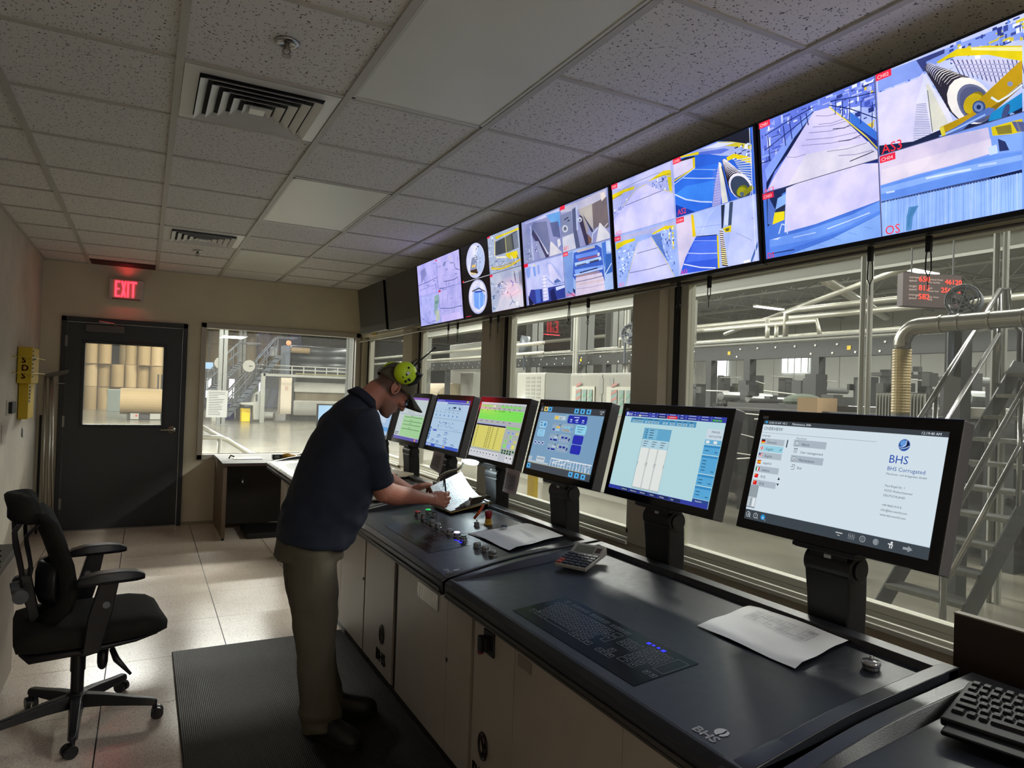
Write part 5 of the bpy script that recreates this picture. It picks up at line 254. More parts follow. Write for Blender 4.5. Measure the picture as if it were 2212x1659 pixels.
def ceil_tile(N, L, b):
    tc = N.new('ShaderNodeTexCoord')
    mp = N.new('ShaderNodeMapping'); mp.inputs['Scale'].default_value = (1, 1.0, 1); L.new(tc.outputs['Object'], mp.inputs[0])
    wn = N.new('ShaderNodeTexNoise'); wn.inputs['Scale'].default_value = 45; wn.inputs['Detail'].default_value = 2; L.new(mp.outputs[0], wn.inputs['Vector'])
    mx = N.new('ShaderNodeMix'); mx.data_type = 'VECTOR'; mx.inputs['Factor'].default_value = .018
    L.new(mp.outputs[0], mx.inputs[4]); L.new(wn.outputs['Color'], mx.inputs[5])
    v = N.new('ShaderNodeTexVoronoi'); v.inputs['Scale'].default_value = 105; v.inputs['Randomness'].default_value = 1; L.new(mx.outputs[1], v.inputs['Vector'])
    g = N.new('ShaderNodeTexNoise'); g.inputs['Scale'].default_value = 60; g.inputs['Detail'].default_value = 3; L.new(mp.outputs[0], g.inputs['Vector'])
    th = N.new('ShaderNodeMapRange'); th.inputs['From Min'].default_value = .42; th.inputs['From Max'].default_value = .62; th.inputs['To Min'].default_value = .05; th.inputs['To Max'].default_value = .38; L.new(g.outputs['Fac'], th.inputs['Value'])
    lt = N.new('ShaderNodeMath'); lt.operation = 'LESS_THAN'; L.new(v.outputs['Distance'], lt.inputs[0]); L.new(th.outputs[0], lt.inputs[1])
    cm = N.new('ShaderNodeMix'); cm.data_type = 'RGBA'; cm.inputs[6].default_value = (.74, .72, .69, 1); cm.inputs[7].default_value = (.10, .095, .09, 1)
    L.new(lt.outputs[0], cm.inputs['Factor']); L.new(cm.outputs[2], b.inputs['Base Color']); b.inputs['Roughness'].default_value = .9
tile_m = node_mat('fissured_ceiling_tile', ceil_tile)
grid_m = M('ceiling_tee_white_metal', 'b4b1a8', .5)
lens_m = M('frosted_acrylic_lens', 'dcdcd2', .35, var=.03, vs=3)
FX0, FY0 = -.129, 4.334
def floor_mat(N, L, b):
    tc = N.new('ShaderNodeTexCoord'); n = N.new('ShaderNodeTexNoise'); n.inputs['Scale'].default_value = 220; n.inputs['Detail'].default_value = 3; L.new(tc.outputs['Object'], n.inputs['Vector'])
    r = N.new('ShaderNodeValToRGB'); r.color_ramp.elements[0].position = .33; r.color_ramp.elements[1].position = .47; r.color_ramp.elements[0].color = (.36, .30, .25, 1); r.color_ramp.elements[1].color = (.82, .71, .60, 1)
    L.new(n.outputs['Fac'], r.inputs[0])
    n3 = N.new('ShaderNodeTexNoise'); n3.inputs['Scale'].default_value = 2.2; n3.inputs['Detail'].default_value = 7; n3.inputs['Roughness'].default_value = .7; L.new(tc.outputs['Object'], n3.inputs['Vector'])
    r3 = N.new('ShaderNodeValToRGB'); r3.color_ramp.elements[0].position = .35; r3.color_ramp.elements[1].position = .62; r3.color_ramp.elements[0].color = (.93, .92, .90, 1); r3.color_ramp.elements[1].color = (1, 1, 1, 1); L.new(n3.outputs['Fac'], r3.inputs[0])
    mx = N.new('ShaderNodeMix'); mx.data_type = 'RGBA'; mx.blend_type = 'MULTIPLY'; mx.inputs['Factor'].default_value = 1; L.new(r.outputs[0], mx.inputs[6]); L.new(r3.outputs[0], mx.inputs[7]); L.new(mx.outputs[2], b.inputs['Base Color'])
    mr = N.new('ShaderNodeMapRange'); mr.inputs['To Min'].default_value = .12; mr.inputs['To Max'].default_value = .32; L.new(n3.outputs['Fac'], mr.inputs['Value']); L.new(mr.outputs[0], b.inputs['Roughness'])
floor_m = node_mat('raised_floor_laminate', floor_mat)
seam_m = M('floor_tile_edge_trim', '1c1612', .6)
# floor: individual raised floor tiles with open joints over a dark bed
g = G()
i0 = math.floor((XL-FX0)/T); i1 = math.ceil((XR-FX0)/T); j0 = math.floor((YB-FY0)/T); j1 = math.ceil((YW-FY0)/T)
for i in range(i0, i1):
    for j in range(j0, j1):
        x0, x1 = max(XL, FX0+i*T+.003), min(XR, FX0+(i+1)*T-.003); y0, y1 = max(YB, FY0+j*T+.0015), min(YW, FY0+(j+1)*T-.0015)
        if x1-x0 > .01 and y1-y0 > .01: g.box(x0, x1, y0, y1, -.03, 0)
floor = tag(g.obj('floor', floor_m), kind='structure')
tag(G().box(XL-.1, XR+.14, YB-.1, YW+.1, -.40, -.005).obj('floor_bed', seam_m, floor), kind='structure')
# ceiling
g = G().box(XL-.1, XR+.14, YB-.1, YW+.1, CZ, CZ+.12); ceiling = tag(g.obj('ceiling', tile_m), kind='structure')
CX0, CY0 = .0722, 2.18
g = G(); g2 = G()
for i in range(-2, 5):
    x = CX0+i*T
    if XL < x < XR: g.box(x-.014, x+.014, YB, YW, CZ-.010, CZ+.001)
for k in range(-9, 11):
    y = CY0+k*T
    if YB < y < YW-.05:
        for a, b in (((XL, CX0+T), (CX0+2*T, XR)) if k in (0, 4, 8) else ((XL, XR),)): g2.box(a, b, y-.011, y+.011, CZ-.006, CZ+.001)
g.box(XL, XL+.022, YB, YW, CZ-.008, CZ); g.box(XL, XR, YW-.022, YW, CZ-.008, CZ)
g.obj('main_tee', grid_m, ceiling, smooth=False); g2.obj('cross_tee', grid_m, ceiling)
# walls
tag(G().box(XL-.12, XL, YB-.1, YW+.12, -.4, CZ).obj('wall_left', wall_l), kind='structure')
tag(G().box(XL-.12, XR+.14, YB-.12, YB, -.4, CZ).obj('wall_rear', wall_m), kind='structure')
DX0, DX1, DZ1 = -.757, .392, 2.17     # door frame
WX0, WX1, WZ0, WZ1 = .523, 2.285, .705, 2.20
g = G()
g.box(XL, DX0+.02, YW, YW+.12, -.4, CZ); g.box(DX0+.02, DX1-.02, YW, YW+.12, DZ1-.02, CZ); g.box(DX1-.02, WX0+.02, YW, YW+.12, -.4, CZ)
g.box(WX0+.02, XR+.14, YW, YW+.12, WZ1-.02, CZ); g.box(WX0+.02, XR+.14, YW, YW+.12, -.4, WZ0+.02); g.box(WX1-.02, XR+.14, YW, YW+.12, WZ0, WZ1)
tag(g.obj('wall_far', wall_m), kind='structure')
# window wall: header, low wall and posts
POSTS = [(YB, -.9), (.72, .93), (2.74, 2.95), (4.60, 4.84), (6.42, 6.69)]
SZ = .775; HZ = 2.15
g = G().box(XR, XR+.14, YB, YW, HZ, CZ).box(XR, XR+.14, YB, YW, -.4, SZ)
for a, b in POSTS: g.box(XR-.01, XR+.14, a, b, SZ, HZ)
g.box(XR, XR+.14, 8.17, YW, SZ, HZ)
tag(g.obj('wall_right', wall_m, bevel=.006), kind='structure')
# glass
def glass_mat(N, L, b):
    o = N['Material Output']; N.remove(b); t = N.new('ShaderNodeBsdfTransparent'); t.inputs[0].default_value = (.95, .97, .95, 1); gl = N.new('ShaderNodeBsdfGlossy'); gl.inputs['Roughness'].default_value = 0
    fr = N.new('ShaderNodeFresnel'); gi = N.new('ShaderNodeNewGeometry'); mi_ = N.new('ShaderNodeMapRange'); mi_.inputs['To Min'].default_value = 1.45; mi_.inputs['To Max'].default_value = 1/1.45; L.new(gi.outputs['Backfacing'], mi_.inputs['Value']); L.new(mi_.outputs[0], fr.inputs['IOR']); mx = N.new('ShaderNodeMixShader')
    df = N.new('ShaderNodeBsdfDiffuse'); df.inputs[0].default_value = (.9, .9, .86, 1); tl = N.new('ShaderNodeBsdfTranslucent'); tl.inputs[0].default_value = (.9, .9, .86, 1); m2 = N.new('ShaderNodeMixShader'); m2.inputs[0].default_value = .5
    L.new(df.outputs[0], m2.inputs[1]); L.new(tl.outputs[0], m2.inputs[2])
    tc = N.new('ShaderNodeTexCoord'); n = N.new('ShaderNodeTexNoise'); n.inputs['Scale'].default_value = 1.5; n.inputs['Detail'].default_value = 6; L.new(tc.outputs['Object'], n.inputs['Vector'])
    mr = N.new('ShaderNodeMapRange'); mr.inputs['To Min'].default_value = .01; mr.inputs['To Max'].default_value = .05; L.new(n.outputs['Fac'], mr.inputs['Value'])
    m3 = N.new('ShaderNodeMixShader'); L.new(mr.outputs[0], m3.inputs[0]); L.new(t.outputs[0], m3.inputs[1]); L.new(m2.outputs[0], m3.inputs[2])
    L.new(fr.outputs[0], mx.inputs[0]); L.new(m3.outputs[0], mx.inputs[1]); L.new(gl.outputs[0], mx.inputs[2]); L.new(mx.outputs[0], o.inputs[0])
glass_m = D.materials.new('window_glass'); glass_m.use_nodes = True
glass_mat(glass_m.node_tree.nodes, glass_m.node_tree.links, glass_m.node_tree.nodes['Principled BSDF'])
alu_m = M('white_vinyl_frame', 'd8d6c4', .4); gask_m = M('black_gasket', '0a0a0c', .5); casing_m = M('painted_steel_casing', 'b4ada0', .5)
bays = [(.93, 2.74), (2.95, 4.60), (4.84, 6.42), (6.69, 8.17), (-.9, .72)]
for n, (a, b) in enumerate(bays):
    X0 = XR+.05
    w_ = tag(G().box(X0, X0+.06, a, a+.05, SZ, HZ).box(X0, X0+.06, b-.05, b, SZ, HZ).box(X0, X0+.06, a, b, SZ, SZ+.03).box(X0, X0+.06, a, b, HZ-.02, HZ).obj('window_%d' % (n+1), alu_m, bevel=.003, seg=1), kind='structure')
    G().box(X0-.01, X0+.07, b-.085, b-.05, SZ+.02, HZ-.04).obj('black_gasket', gask_m, w_)
    G().box(X0, X0+.05, b-.14, b-.085, SZ+.03, HZ-.02).box(X0, X0+.05, a+.05, a+.09, SZ+.03, HZ-.02).box(X0, X0+.05, a+.05, b-.085, SZ+.03, SZ+.06).box(X0, X0+.05, a+.05, b-.085, HZ-.035, HZ-.02).obj('sash', alu_m, w_, bevel=.003, seg=1)
    G().box(X0+.02, X0+.026, a+.09, b-.14, SZ+.06, HZ-.035).obj('pane', glass_m, w_)
    # sill rails: two cream strips with a dark groove
    G().box(XR-.02, XR+.05, a, b, SZ-.01, SZ+.008).box(XR+.0, XR+.02, a, b, SZ, SZ+.022).obj('sill_rail', alu_m, w_, bevel=.002, seg=1)
# far window
g = G()
g.box(WX0, WX1, YW-.025, YW+.12, WZ1-.055, WZ1).box(WX0, WX1, YW-.025, YW+.12, WZ0, WZ0+.055).box(WX0, WX0+.055, YW-.025, YW+.12, WZ0, WZ1).box(WX1-.055, WX1, YW-.025, YW+.12, WZ0, WZ1)
wf = tag(g.obj('window_6', casing_m, bevel=.004), kind='structure')
g = G().box(WX0+.05, WX1-.05, YW+.05, YW+.06, WZ0+.052, WZ0+.06).box(WX0+.05, WX0+.06, YW+.05, YW+.06, WZ0+.05, WZ1-.05).box(WX1-.062, WX1-.054, YW+.05, YW+.07, WZ0+.05, WZ1-.05); g.obj('black_gasket', gask_m, wf)
G().box(WX0+.055, WX1-.055, YW+.055, YW+.061, WZ0+.055, WZ1-.055).obj('pane', glass_m, wf)
# door
door_m = M('charcoal_painted_steel', '34373a', .5, var=.06, vs=30, bump=.08, bs=120); fr_m = M('black_painted_frame', '2a2c2e', .5)
g = G().box(DX0, DX0+.045, YW-.03, YW+.12, 0, DZ1).box(DX1-.045, DX1, YW-.03, YW+.12, 0, DZ1).box(DX0, DX1, YW-.03, YW+.12, DZ1-.05, DZ1)
dfm = tag(g.obj('trim_1', fr_m, bevel=.004), kind='structure')
LX0, LX1, LZ = DX0+.048, DX1-.048, DZ1-.054; GX0, GX1, GZ0, GZ1 = -.546, .168, 1.08, 1.908
g = G().box(LX0, LX1, YW-.012, YW+.035, .012, GZ0).box(LX0, LX1, YW-.012, YW+.035, GZ1, LZ).box(LX0, GX0, YW-.012, YW+.035, GZ0, GZ1).box(GX1, LX1, YW-.012, YW+.035, GZ0, GZ1)
door = tag(g.obj('door_1', door_m), kind='structure')
b_ = .03
G().box(GX0-b_, GX1+b_, YW-.02, YW-.011, GZ1, GZ1+b_).box(GX0-b_, GX1+b_, YW-.02, YW-.011, GZ0-b_, GZ0).box(GX0-b_, GX0, YW-.02, YW-.011, GZ0, GZ1).box(GX1, GX1+b_, YW-.02, YW-.011, GZ0, GZ1).obj('glazing_frame', fr_m, door, bevel=.003, seg=1)
G().box(GX0, GX1, YW+.01, YW+.016, GZ0, GZ1).obj('pane', glass_m, door)
steel_m = M('satin_steel', 'a8a49c', .3, metal=1); dsteel_m = M('dull_aluminium', '8a8580', .45, metal=.8)
G().lathe([(.0, 0), (.042, 0), (.042, .010), (.030, .016), (.018, .022), (.018, .05), (0, .05)], (.272, YW-.012, 1.03), (0, -1, 0)).tube([(.272, YW-.055, 1.03), (.25, YW-.062, 1.03), (.16, YW-.062, 1.026)], [.011, .012, .009], 10).obj('lever_handle', steel_m, door, smooth=True)
for z in (1.92, 1.11, .28): G().cyl((LX0-.006, YW-.025, z-.055), (LX0-.006, YW-.025, z+.055), .008, n=10).box(LX0-.02, LX0+.01, YW-.022, YW-.01, z-.055, z+.055).obj('hinge', dsteel_m, door)
G().box(-.546, -.205, YW-.075, YW-.013, 2.025, 2.095).obj('door_closer', M('closer_grey', '5c5552', .5), door, bevel=.004)
G().tube([(-.28, YW-.06, 2.10), (-.30, YW-.10, 2.115), (-.43, YW-.16, 2.125)], .009, 8).obj('closer_arm', dsteel_m, door)
G().box(LX0, LX1, YW-.02, YW+.1, 0, .012).obj('threshold', dsteel_m, door)
# base line strip
bb_m = M('tan_vinyl_base', '9c917c', .6)
tag(G().box(DX1, .72, YW-.008, YW, 0, .035).obj('baseboard_far', bb_m), kind='structure')
tag(G().box(XL, XL+.008, 4.4, YW, 0, .05).obj('baseboard_left', bb_m), kind='structure')
# ------------------------------------------------------------ ceiling fittings
def diffuser(cx, cy, label):
    t = thing('ceiling_vent', (cx, cy, CZ-.012), label, 'vent', 'ceiling air diffusers'); z = CZ-.004; h = T/2-.016
    m = M('diffuser_white_metal', 'dcdcd8', .35, metal=.15); q = .235
    def frame(g, a, b, z0, z1):     # square ring between half sizes a>b sloping from z0 to z1
        for k in range(4):
            R = Matrix.Rotation(k*PI/2, 3, 'Z'); c = Vector((cx, cy, 0))
            P = [R @ Vector(p)+c for p in ((-a, -a, z0), (a, -a, z0), (b, -b, z1), (-b, -b, z1))]; g.add(P+[p+Vector((0, 0, .0015)) for p in P], [(0, 1, 2, 3), (7, 6, 5, 4), (0, 4, 5, 1), (2, 6, 7, 3)])
        return g
    frame(G(), h, q, z-.002, z-.004).obj('face_plate', m, t)
    dark = M('duct_black', '101012', .8); G().box(cx-q, cx+q, cy-q, cy+q, z-.0005, z+.0015).obj('duct_opening', dark, t)
    for k in range(5):
        a = q-.003-k*.044; frame(G(), a, a-.030, z-.022+.0*k, z-.004).obj('louver', m, t)
    G().box(cx-.03, cx+.03, cy-.03, cy+.03, z-.024, z-.008).obj('center_cap', m, t)
    return t
diffuser(CX0+.5*T, CY0+1.5*T, 'large square louvered ceiling vent between the textured tiles, nearest the camera')
diffuser(CX0+.5*T, CY0+6.5*T, 'square louvered ceiling vent near the far wall, above the door side')
def troffer(i, k, L, label):
    x0, x1 = CX0+i*T+.016, CX0+(i+1)*T-.016; y0, y1 = CY0+k*T+.014, CY0+(k+L)*T-.014
    t = thing('ceiling_light', ((x0+x1)/2, (y0+y1)/2, CZ-.01), label, 'ceiling light', 'unlit flat ceiling troffers')
    G().box(x0, x1, y0, y0+.012, CZ-.008, CZ-.001).box(x0, x1, y1-.012, y1, CZ-.008, CZ-.001).box(x0, x0+.012, y0, y1, CZ-.008, CZ-.001).box(x1-.012, x1, y0, y1, CZ-.008, CZ-.001).obj('frame', M('troffer_frame', 'c9c8c0', .4), t)
    G().box(x0+.012, x1-.012, y0+.012, y1-.012, CZ-.004, CZ-.001).obj('lens', lens_m, t)
troffer(1, -1, 2, 'large smooth unlit ceiling light panel nearest the camera')
troffer(1, 3, 2, 'smooth unlit ceiling light panel halfway down the room')
troffer(1, 7, 2, 'small smooth unlit ceiling light panel closest to the far wall')
def sprinkler(x, y, label):
    t = thing('fire_sprinkler', (x, y, CZ-.05), label, 'sprinkler', 'ceiling sprinklers'); c = (x, y, CZ-.001)
    G().lathe([(0, 0), (.042, 0), (.040, .006), (.026, .012), (.022, .008), (0, .008)], c, (0, 0, -1)).obj('escutcheon', M('chrome', 'b0b0b0', .25, metal=1), t, smooth=True)
    G().cyl((x, y, CZ-.008), (x, y, CZ-.03), .009, n=10).tube([(x-.008, y, CZ-.02), (x-.013, y, CZ-.035), (x, y, CZ-.048)], .003, 6).tube([(x+.008, y, CZ-.02), (x+.013, y, CZ-.035), (x, y, CZ-.048)], .003, 6).cyl((x, y, CZ-.048), (x, y, CZ-.052), .016, n=16).obj('sprinkler_head', dsteel_m, t)
sprinkler(.388, 2.457, 'chrome sprinkler head in the ceiling tile beside the large vent')
sprinkler(.375, 6.78, 'small sprinkler head in the ceiling beyond the far vent')
t = thing('ceiling_strip', (-.23, 8.08, CZ-.01), 'dark red-brown slatted strip in the ceiling right above the exit sign', 'vent')
G().box(-.537+.016, .0722-.016, 7.92, 8.225, CZ-.006, CZ-.001).obj('face_plate', M('dark_brown_strip', '4a2a26', .6), t)  # dark red-brown slatted strip over the last ceiling row
g = G()
for k in range(12): g.box(-.51, .05, 7.935+k*.024, 7.945+k*.024, CZ-.012, CZ-.006)
g.obj('louver_set', M('dark_brown_strip', '4a2a26', .6), t)
# exit sign
t = thing('exit_sign', (-.2, YW-.03, 2.36), 'red lit EXIT sign on the far wall above the door', 'sign')
sw_m = M('sign_white_plastic', 'c8bcb4', .4); G().box(-.362, -.042, YW-.05, YW, 2.372, 2.588).obj('housing', sw_m, t, bevel=.008)
G().box(-.33, -.07, YW-.056, YW-.049, 2.376, 2.386).obj('lower_lip', M('sign_red_plastic', '7a3030', .4), t)
er = M('exit_red_light', '300000', .4, emit='ff2c3c', es=4.5); g = G()
z0, z1, y_ = 2.402, 2.566, YW-.0575; s_ = .0165
def bar(x0, x1, a, b): g.box(x0, x1, y_, YW-.05, a, b)
x = -.306; bar(x, x+s_, z0, z1); bar(x, x+.046, z0, z0+s_); bar(x, x+.046, z1-s_, z1); bar(x, x+.040, (z0+z1-s_)/2, (z0+z1+s_)/2)
x = -.252; 
for a, b in (((x, z0), (x+.048-s_, z1)), ((x, z1), (x+.048-s_, z0))):
    g.prism([(a[0], y_, a[1]), (a[0]+s_, y_, a[1]), (b[0]+s_, y_, b[1]), (b[0], y_, b[1])], (0, .0075, 0))
x = -.196; bar(x, x+s_, z0, z1)
x = -.172; bar(x, x+.062, z1-s_, z1); bar(x+.0225, x+.0225+s_, z0, z1)
g.obj('exit_letters', er, t)
l = D.lights.new('exit_glow', 'AREA'); l.shape = 'RECTANGLE'; l.size = .26; l.size_y = .012; l.energy = .3; l.color = (1, .05, .07)
o = D.objects.new('exit_glow', l); o.location = (-.2, YW-.06, 2.370); o.rotation_euler = (PI/4, 0, PI); COL.objects.link(o)
for nm, dx in (('sign_underlight', 0),):
    l = D.lights.new(nm, 'SPOT'); l.energy = .8; l.color = (1, .04, .06); l.spot_size = 2.4; l.shadow_soft_size = .03; l.spot_blend = 1
    o = D.objects.new(nm, l); o.location = (-.2, YW-.07, 2.60); o.rotation_euler = (PI, 0, 0); COL.objects.link(o)
# ------------------------------------------------------------ left wall things
yel = M('yellow_plastic', 'c9ab1c', .5, var=.05, vs=12); X = XL
X += .005; t = thing('document_rack', (X, 7.1, 1.2), 'yellow wall-mounted safety data sheet binder holder in a wire rack on the left wall', 'binder holder')
G().box(X, X+.10, 6.88, 7.30, 1.49, 1.79).obj('binder', yel, t, bevel=.006)
wire_m = M('yellow_wire', 'c8b040', .4, metal=.3)
for z in (1.70, 1.575): G().tube([(X+.002, 6.60, z), (X+.13, 6.62, z), (X+.13, 7.42, z), (X+.002, 7.45, z)], .004, 6).obj('rack_wire', wire_m, t)
G().box(X, X+.07, 7.0, 7.32, 1.19, 1.49).obj('lower_binder', yel, t, bevel=.005)
g = G()
for k, ch in enumerate('SDS'): letters(g, ch, (X+.028, 6.879, 1.66-k*.065), (1, 0, 0), (0, 0, 1), .068, .001, bold=.002)
g.add([(v[0], v[1], v[2]) for v in []], []); g.obj('red_lettering', M('dark_red_ink', '7a1c14', .6), t)
g = G()
for k in range(7): g.box(X+.1, X+.1015, 6.90, 6.95+.02*(k % 3), 1.75-k*.035, 1.765-k*.035)
for k in range(5): g.box(X+.07, X+.0715, 7.02, 7.10, 1.45-k*.03, 1.468-k*.03)
g.box(X+.1, X+.102, 6.98, 7.10, 1.69, 1.71).obj('printed_marks', M('black_ink', '14140c', .6), t)
X = XL; t = thing('wall_switch', (X, 6.64, 1.3), 'black dispenser on a pale plate on the left wall beside the yellow binder', 'wall plate')
G().box(X, X+.006, 6.48, 6.80, 1.24, 1.36).obj('plate', M('plate_pale', 'b8b2a4', .5), t, bevel=.002); G().box(X+.006, X+.03, 6.55, 6.74, 1.255, 1.345).obj('rocker', gask_m, t, bevel=.003)
t = tag(G().box(X, X+.006, 6.25, 6.55, 1.03, 1.20).box(X+.006, X+.012, 6.28, 6.34, 1.05, 1.18).obj('light_switch_plate', M('plate_pale', 'b8b2a4', .5), bevel=.002), 'pale blank wall plate below the black dispenser on the left wall', 'wall plate')
tag(G().prism([(X+.001, 7.28, 1.03), (X+.001, 7.36, 1.01), (X+.001, 7.35, 1.08), (X+.001, 7.30, 1.10)], (.002, 0, 0)).obj('wall_hole', gask_m), 'small torn black hole in the left wall below the yellow binder', 'hole')
# long tools leaning in the corner
pole_m = M('aluminium_pole', 'b8b4a8', .3, metal=.9)
def squeegee(x, y0, lean, label, head):
    t = thing('squeegee', (x, YW-.09+y0, 0), label, 'squeegee', 'long tools leaning in the corner')
    top = Vector((x-.035-lean, YW-.10, 1.56)); G().cyl((x, YW-.16+y0, .0), top, .012, n=10).obj('pole', pole_m, t, smooth=True)
    if head:
        a = Matrix.Rotation(-.28, 3, 'Y') @ Matrix.Rotation(.1, 3, 'Z'); c = top+Vector((.045, -.01, .03))
        G().obox(c, (.19, .035, .03), a).obox(c+Vector((0, 0, -.02)), (.17, .03, .012), a).obj('head', M('squeegee_grey', '58554e', .4, metal=.5), t, bevel=.003)
        G().tube([top+Vector((-.02, 0, -.07)), top+Vector((.11, 0, -.07))], .004, 6).obj('brace_wire', pole_m, t)
squeegee(-.745, 0, .03, 'bright aluminium pole squeegee in the corner, its head touching the door frame', True)
squeegee(-.785, -.02, .0, 'dull aluminium pole leaning in the corner directly left of the bright squeegee pole', False)
squeegee(-.83, -.01, -.0, 'thin grey pole leaning in the corner, closest to the left wall', False)
tag(G().box(-.905, -.885, YW-.05, YW-.02, 0, 1.17).obj('steel_angle', M('black_steel', '222222', .4, metal=.6)), 'short black steel bar standing in the corner behind the poles', 'bar')
# ------------------------------------------------------------ left cabinet, blue box
t = thing('low_cabinet', (-.73, 3.2, 0), 'pale laminate low cabinet behind the office chair at the left edge', 'cabinet')
cabm = M('pale_laminate', 'b5a99a', .5, var=.04, vs=6); G().box(XL+.005, -.545, 1.6, 4.25, .06, .67).obj('body', cabm, t); G().box(XL+.005, -.535, 1.58, 4.27, .67, .70).obj('worktop', M('grey_worktop', '6e6b66', .5), t, bevel=.003)
G().box(XL+.005, -.57, 1.62, 4.24, 0, .06).obj('plinth', fr_m, t)
for k in range(3): G().box(-.545, -.538, 1.64+k*.87, 2.48+k*.87, .08, .655).obj('cabinet_door', cabm, t, bevel=.002)
blue = M('deep_blue_plastic', '1c2870', .4)
t = thing('telephone', (-.62, 3.62, .7), 'blue plastic phone with coiled black cord on the low cabinet', 'phone')
G().box(-.70, -.575, 3.50, 3.80, .70, .98).obj('body', blue, t, bevel=.015); G().box(-.69, -.60, 3.56, 3.76, .98, 1.03).obj('handset', blue, t, bevel=.012)
pts = []
for k in range(150):
    a = k*.75; z = .86-.0026*k; pts.append((-.545+.009*math.cos(a)+.0006*min(k, 30), 3.68+.009*math.sin(a)-.0008*k, z))
G().tube(pts, .0022, 5).obj('coiled_cord', gask_m, t)
# ------------------------------------------------------------ side table by the far window
tb = M('grey_laminate_top', '5c5853', .6, var=.12, vs=4); te = M('dark_brown_edge', '3c2c24', .5); tp = M('brown_laminate_panel', '6b5a49', .5, var=.08, vs=5)
t = thing('side_table', (1.3, 7.7, 0), 'grey topped brown desk under the far window', 'desk')
G().box(.70, 2.1, 7.28, 7.98+.25, .735, .762).obj('top', [tb], t, bevel=.002, seg=1); G().box(.695, 2.1, 7.275, 7.285, .733, .761).obj('edge_band', te, t)
G().box(.71, .745, 7.30, 8.2, .025, .735).obj('side_panel', tp, t); G().box(.745, 2.1, 7.85, 7.87, .06, .735).obj('modesty_panel', M('dark_panel', '2c2622', .6), t)
G().cyl((.73, 7.33, 0), (.73, 7.33, .03), .014, n=10).obj('foot', gask_m, t)
t = thing('power_adapter', (.90, 7.5, .5), 'small black plug hanging on a cord under the desk by the far window', 'plug')
G().tube([(.905, 7.40, .735), (.90, 7.41, .66), (.905, 7.40, .60)], .004, 6).obj('cord', gask_m, t); G().box(.885, .915, 7.39, 7.42, .54, .60).obj('plug_body', gask_m, t, bevel=.004); G().box(.896, .908, 7.386, 7.39, .555, .575).obj('plug_label', M('label_white', 'c8c8c8', .5), t)
tag(G().box(.95, 1.6, 7.3, 7.84, .0, .055).obj('floor_box', gask_m, bevel=.01), 'flat black box on the floor under the desk by the far window', 'box')
# clipboard / bag / gun on the table
t = thing('clear_folder', (1.0, 7.72, .763), 'clear plastic folder with a metal clip on the desk under the far window', 'folder')
G().box(.84, 1.12, 7.62, 7.86, .763, .768).obj('sheet', M('clear_film', 'b8bcb4', .2), t); G().tube([(.80, 7.72, .768), (.815, 7.70, .80), (.85, 7.70, .785)], .008, 8).obj('metal_clip', M('bronze', '5c4a34', .3, metal=.8), t)
t = thing('thermometer_gun', (1.30, 7.55, .763), 'yellow and black handheld tester lying on the desk under the far window', 'tester')
yk = M('tool_yellow', 'a87c18', .5); G().box(1.205, 1.30, 7.52, 7.60, .768, .822).obj('display_end', gask_m, t, bevel=.008); G().box(1.222, 1.27, 7.515, 7.521, .78, .812).obj('display', M('lcd', '6c7468', .3), t)
G().tube([(1.29, 7.56, .795), (1.36, 7.56, .80), (1.44, 7.57, .785)], [.028, .033, .022], 10).obj('grip', yk, t, smooth=True)
tag(G().ball((1.55, 7.60, .80), (.085, .06, .035), 12, 8).obj('plastic_bag', M('crumpled_film', 'a8a48c', .3, bump=.5, bs=40)), 'crumpled clear plastic bag beside the yellow tester', 'bag')
def thin_paper(N, L, b):
    t_ = N.new('ShaderNodeBsdfTranslucent'); t_.inputs[0].default_value = (.5, .5, .48, 1); mx = N.new('ShaderNodeMixShader'); mx.inputs[0].default_value = .6; b.inputs['Base Color'].default_value = (.5, .5, .48, 1)
    L.new(b.outputs[0], mx.inputs[1]); L.new(t_.outputs[0], mx.inputs[2]); L.new(mx.outputs[0], N['Material Output'].inputs[0])
t = thing('posted_notice', (.70, YW+.045, 1.2), 'pale printed notice taped inside the far window', 'notice')
G().quad((.605, YW+.052, 1.165), (.82, YW+.052, 1.165), (.825, YW+.052, 1.465), (.61, YW+.052, 1.465)).obj('sheet', node_mat('notice_paper', thin_paper), t)
g = G(); rr_ = random.Random(2)
for k in range(14): g.box(.63, .72+rr_.random()*.08, YW+.050, YW+.0512, 1.44-k*.019, 1.444-k*.019)
g.obj('printed_text', M('grey_ink', '70706c', .7), t)
# ------------------------------------------------------------ mat
def matmat(N, L, b):
    tc = N.new('ShaderNodeTexCoord'); wv = N.new('ShaderNodeTexWave'); wv.inputs['Scale'].default_value = 38; wv.inputs['Distortion'].default_value = .5; wv.inputs['Detail'].default_value = 2; wv.bands_direction = 'X'
    L.new(tc.outputs['Object'], wv.inputs['Vector']); bp = N.new('ShaderNodeBump'); bp.inputs['Strength'].default_value = .5; bp.inputs['Distance'].default_value = .002; L.new(wv.outputs['Fac'], bp.inputs['Height']); L.new(bp.outputs[0], b.inputs['Normal'])
    n = N.new('ShaderNodeTexNoise'); n.inputs['Scale'].default_value = 60; L.new(tc.outputs['Object'], n.inputs['Vector']); r = N.new('ShaderNodeValToRGB'); r.color_ramp.elements[0].color = (.010, .008, .006, 1); r.color_ramp.elements[1].color = (.034, .027, .020, 1); L.new(n.outputs['Fac'], r.inputs[0]); L.new(r.outputs[0], b.inputs['Base Color']); b.inputs['Roughness'].default_value = .6; b.inputs['Specular IOR Level'].default_value = .25
t = G().box(.19, 1.155, 1.6, 4.37, .0005, .014).obj('floor_mat', node_mat('ribbed_rubber', matmat), bevel=.006)
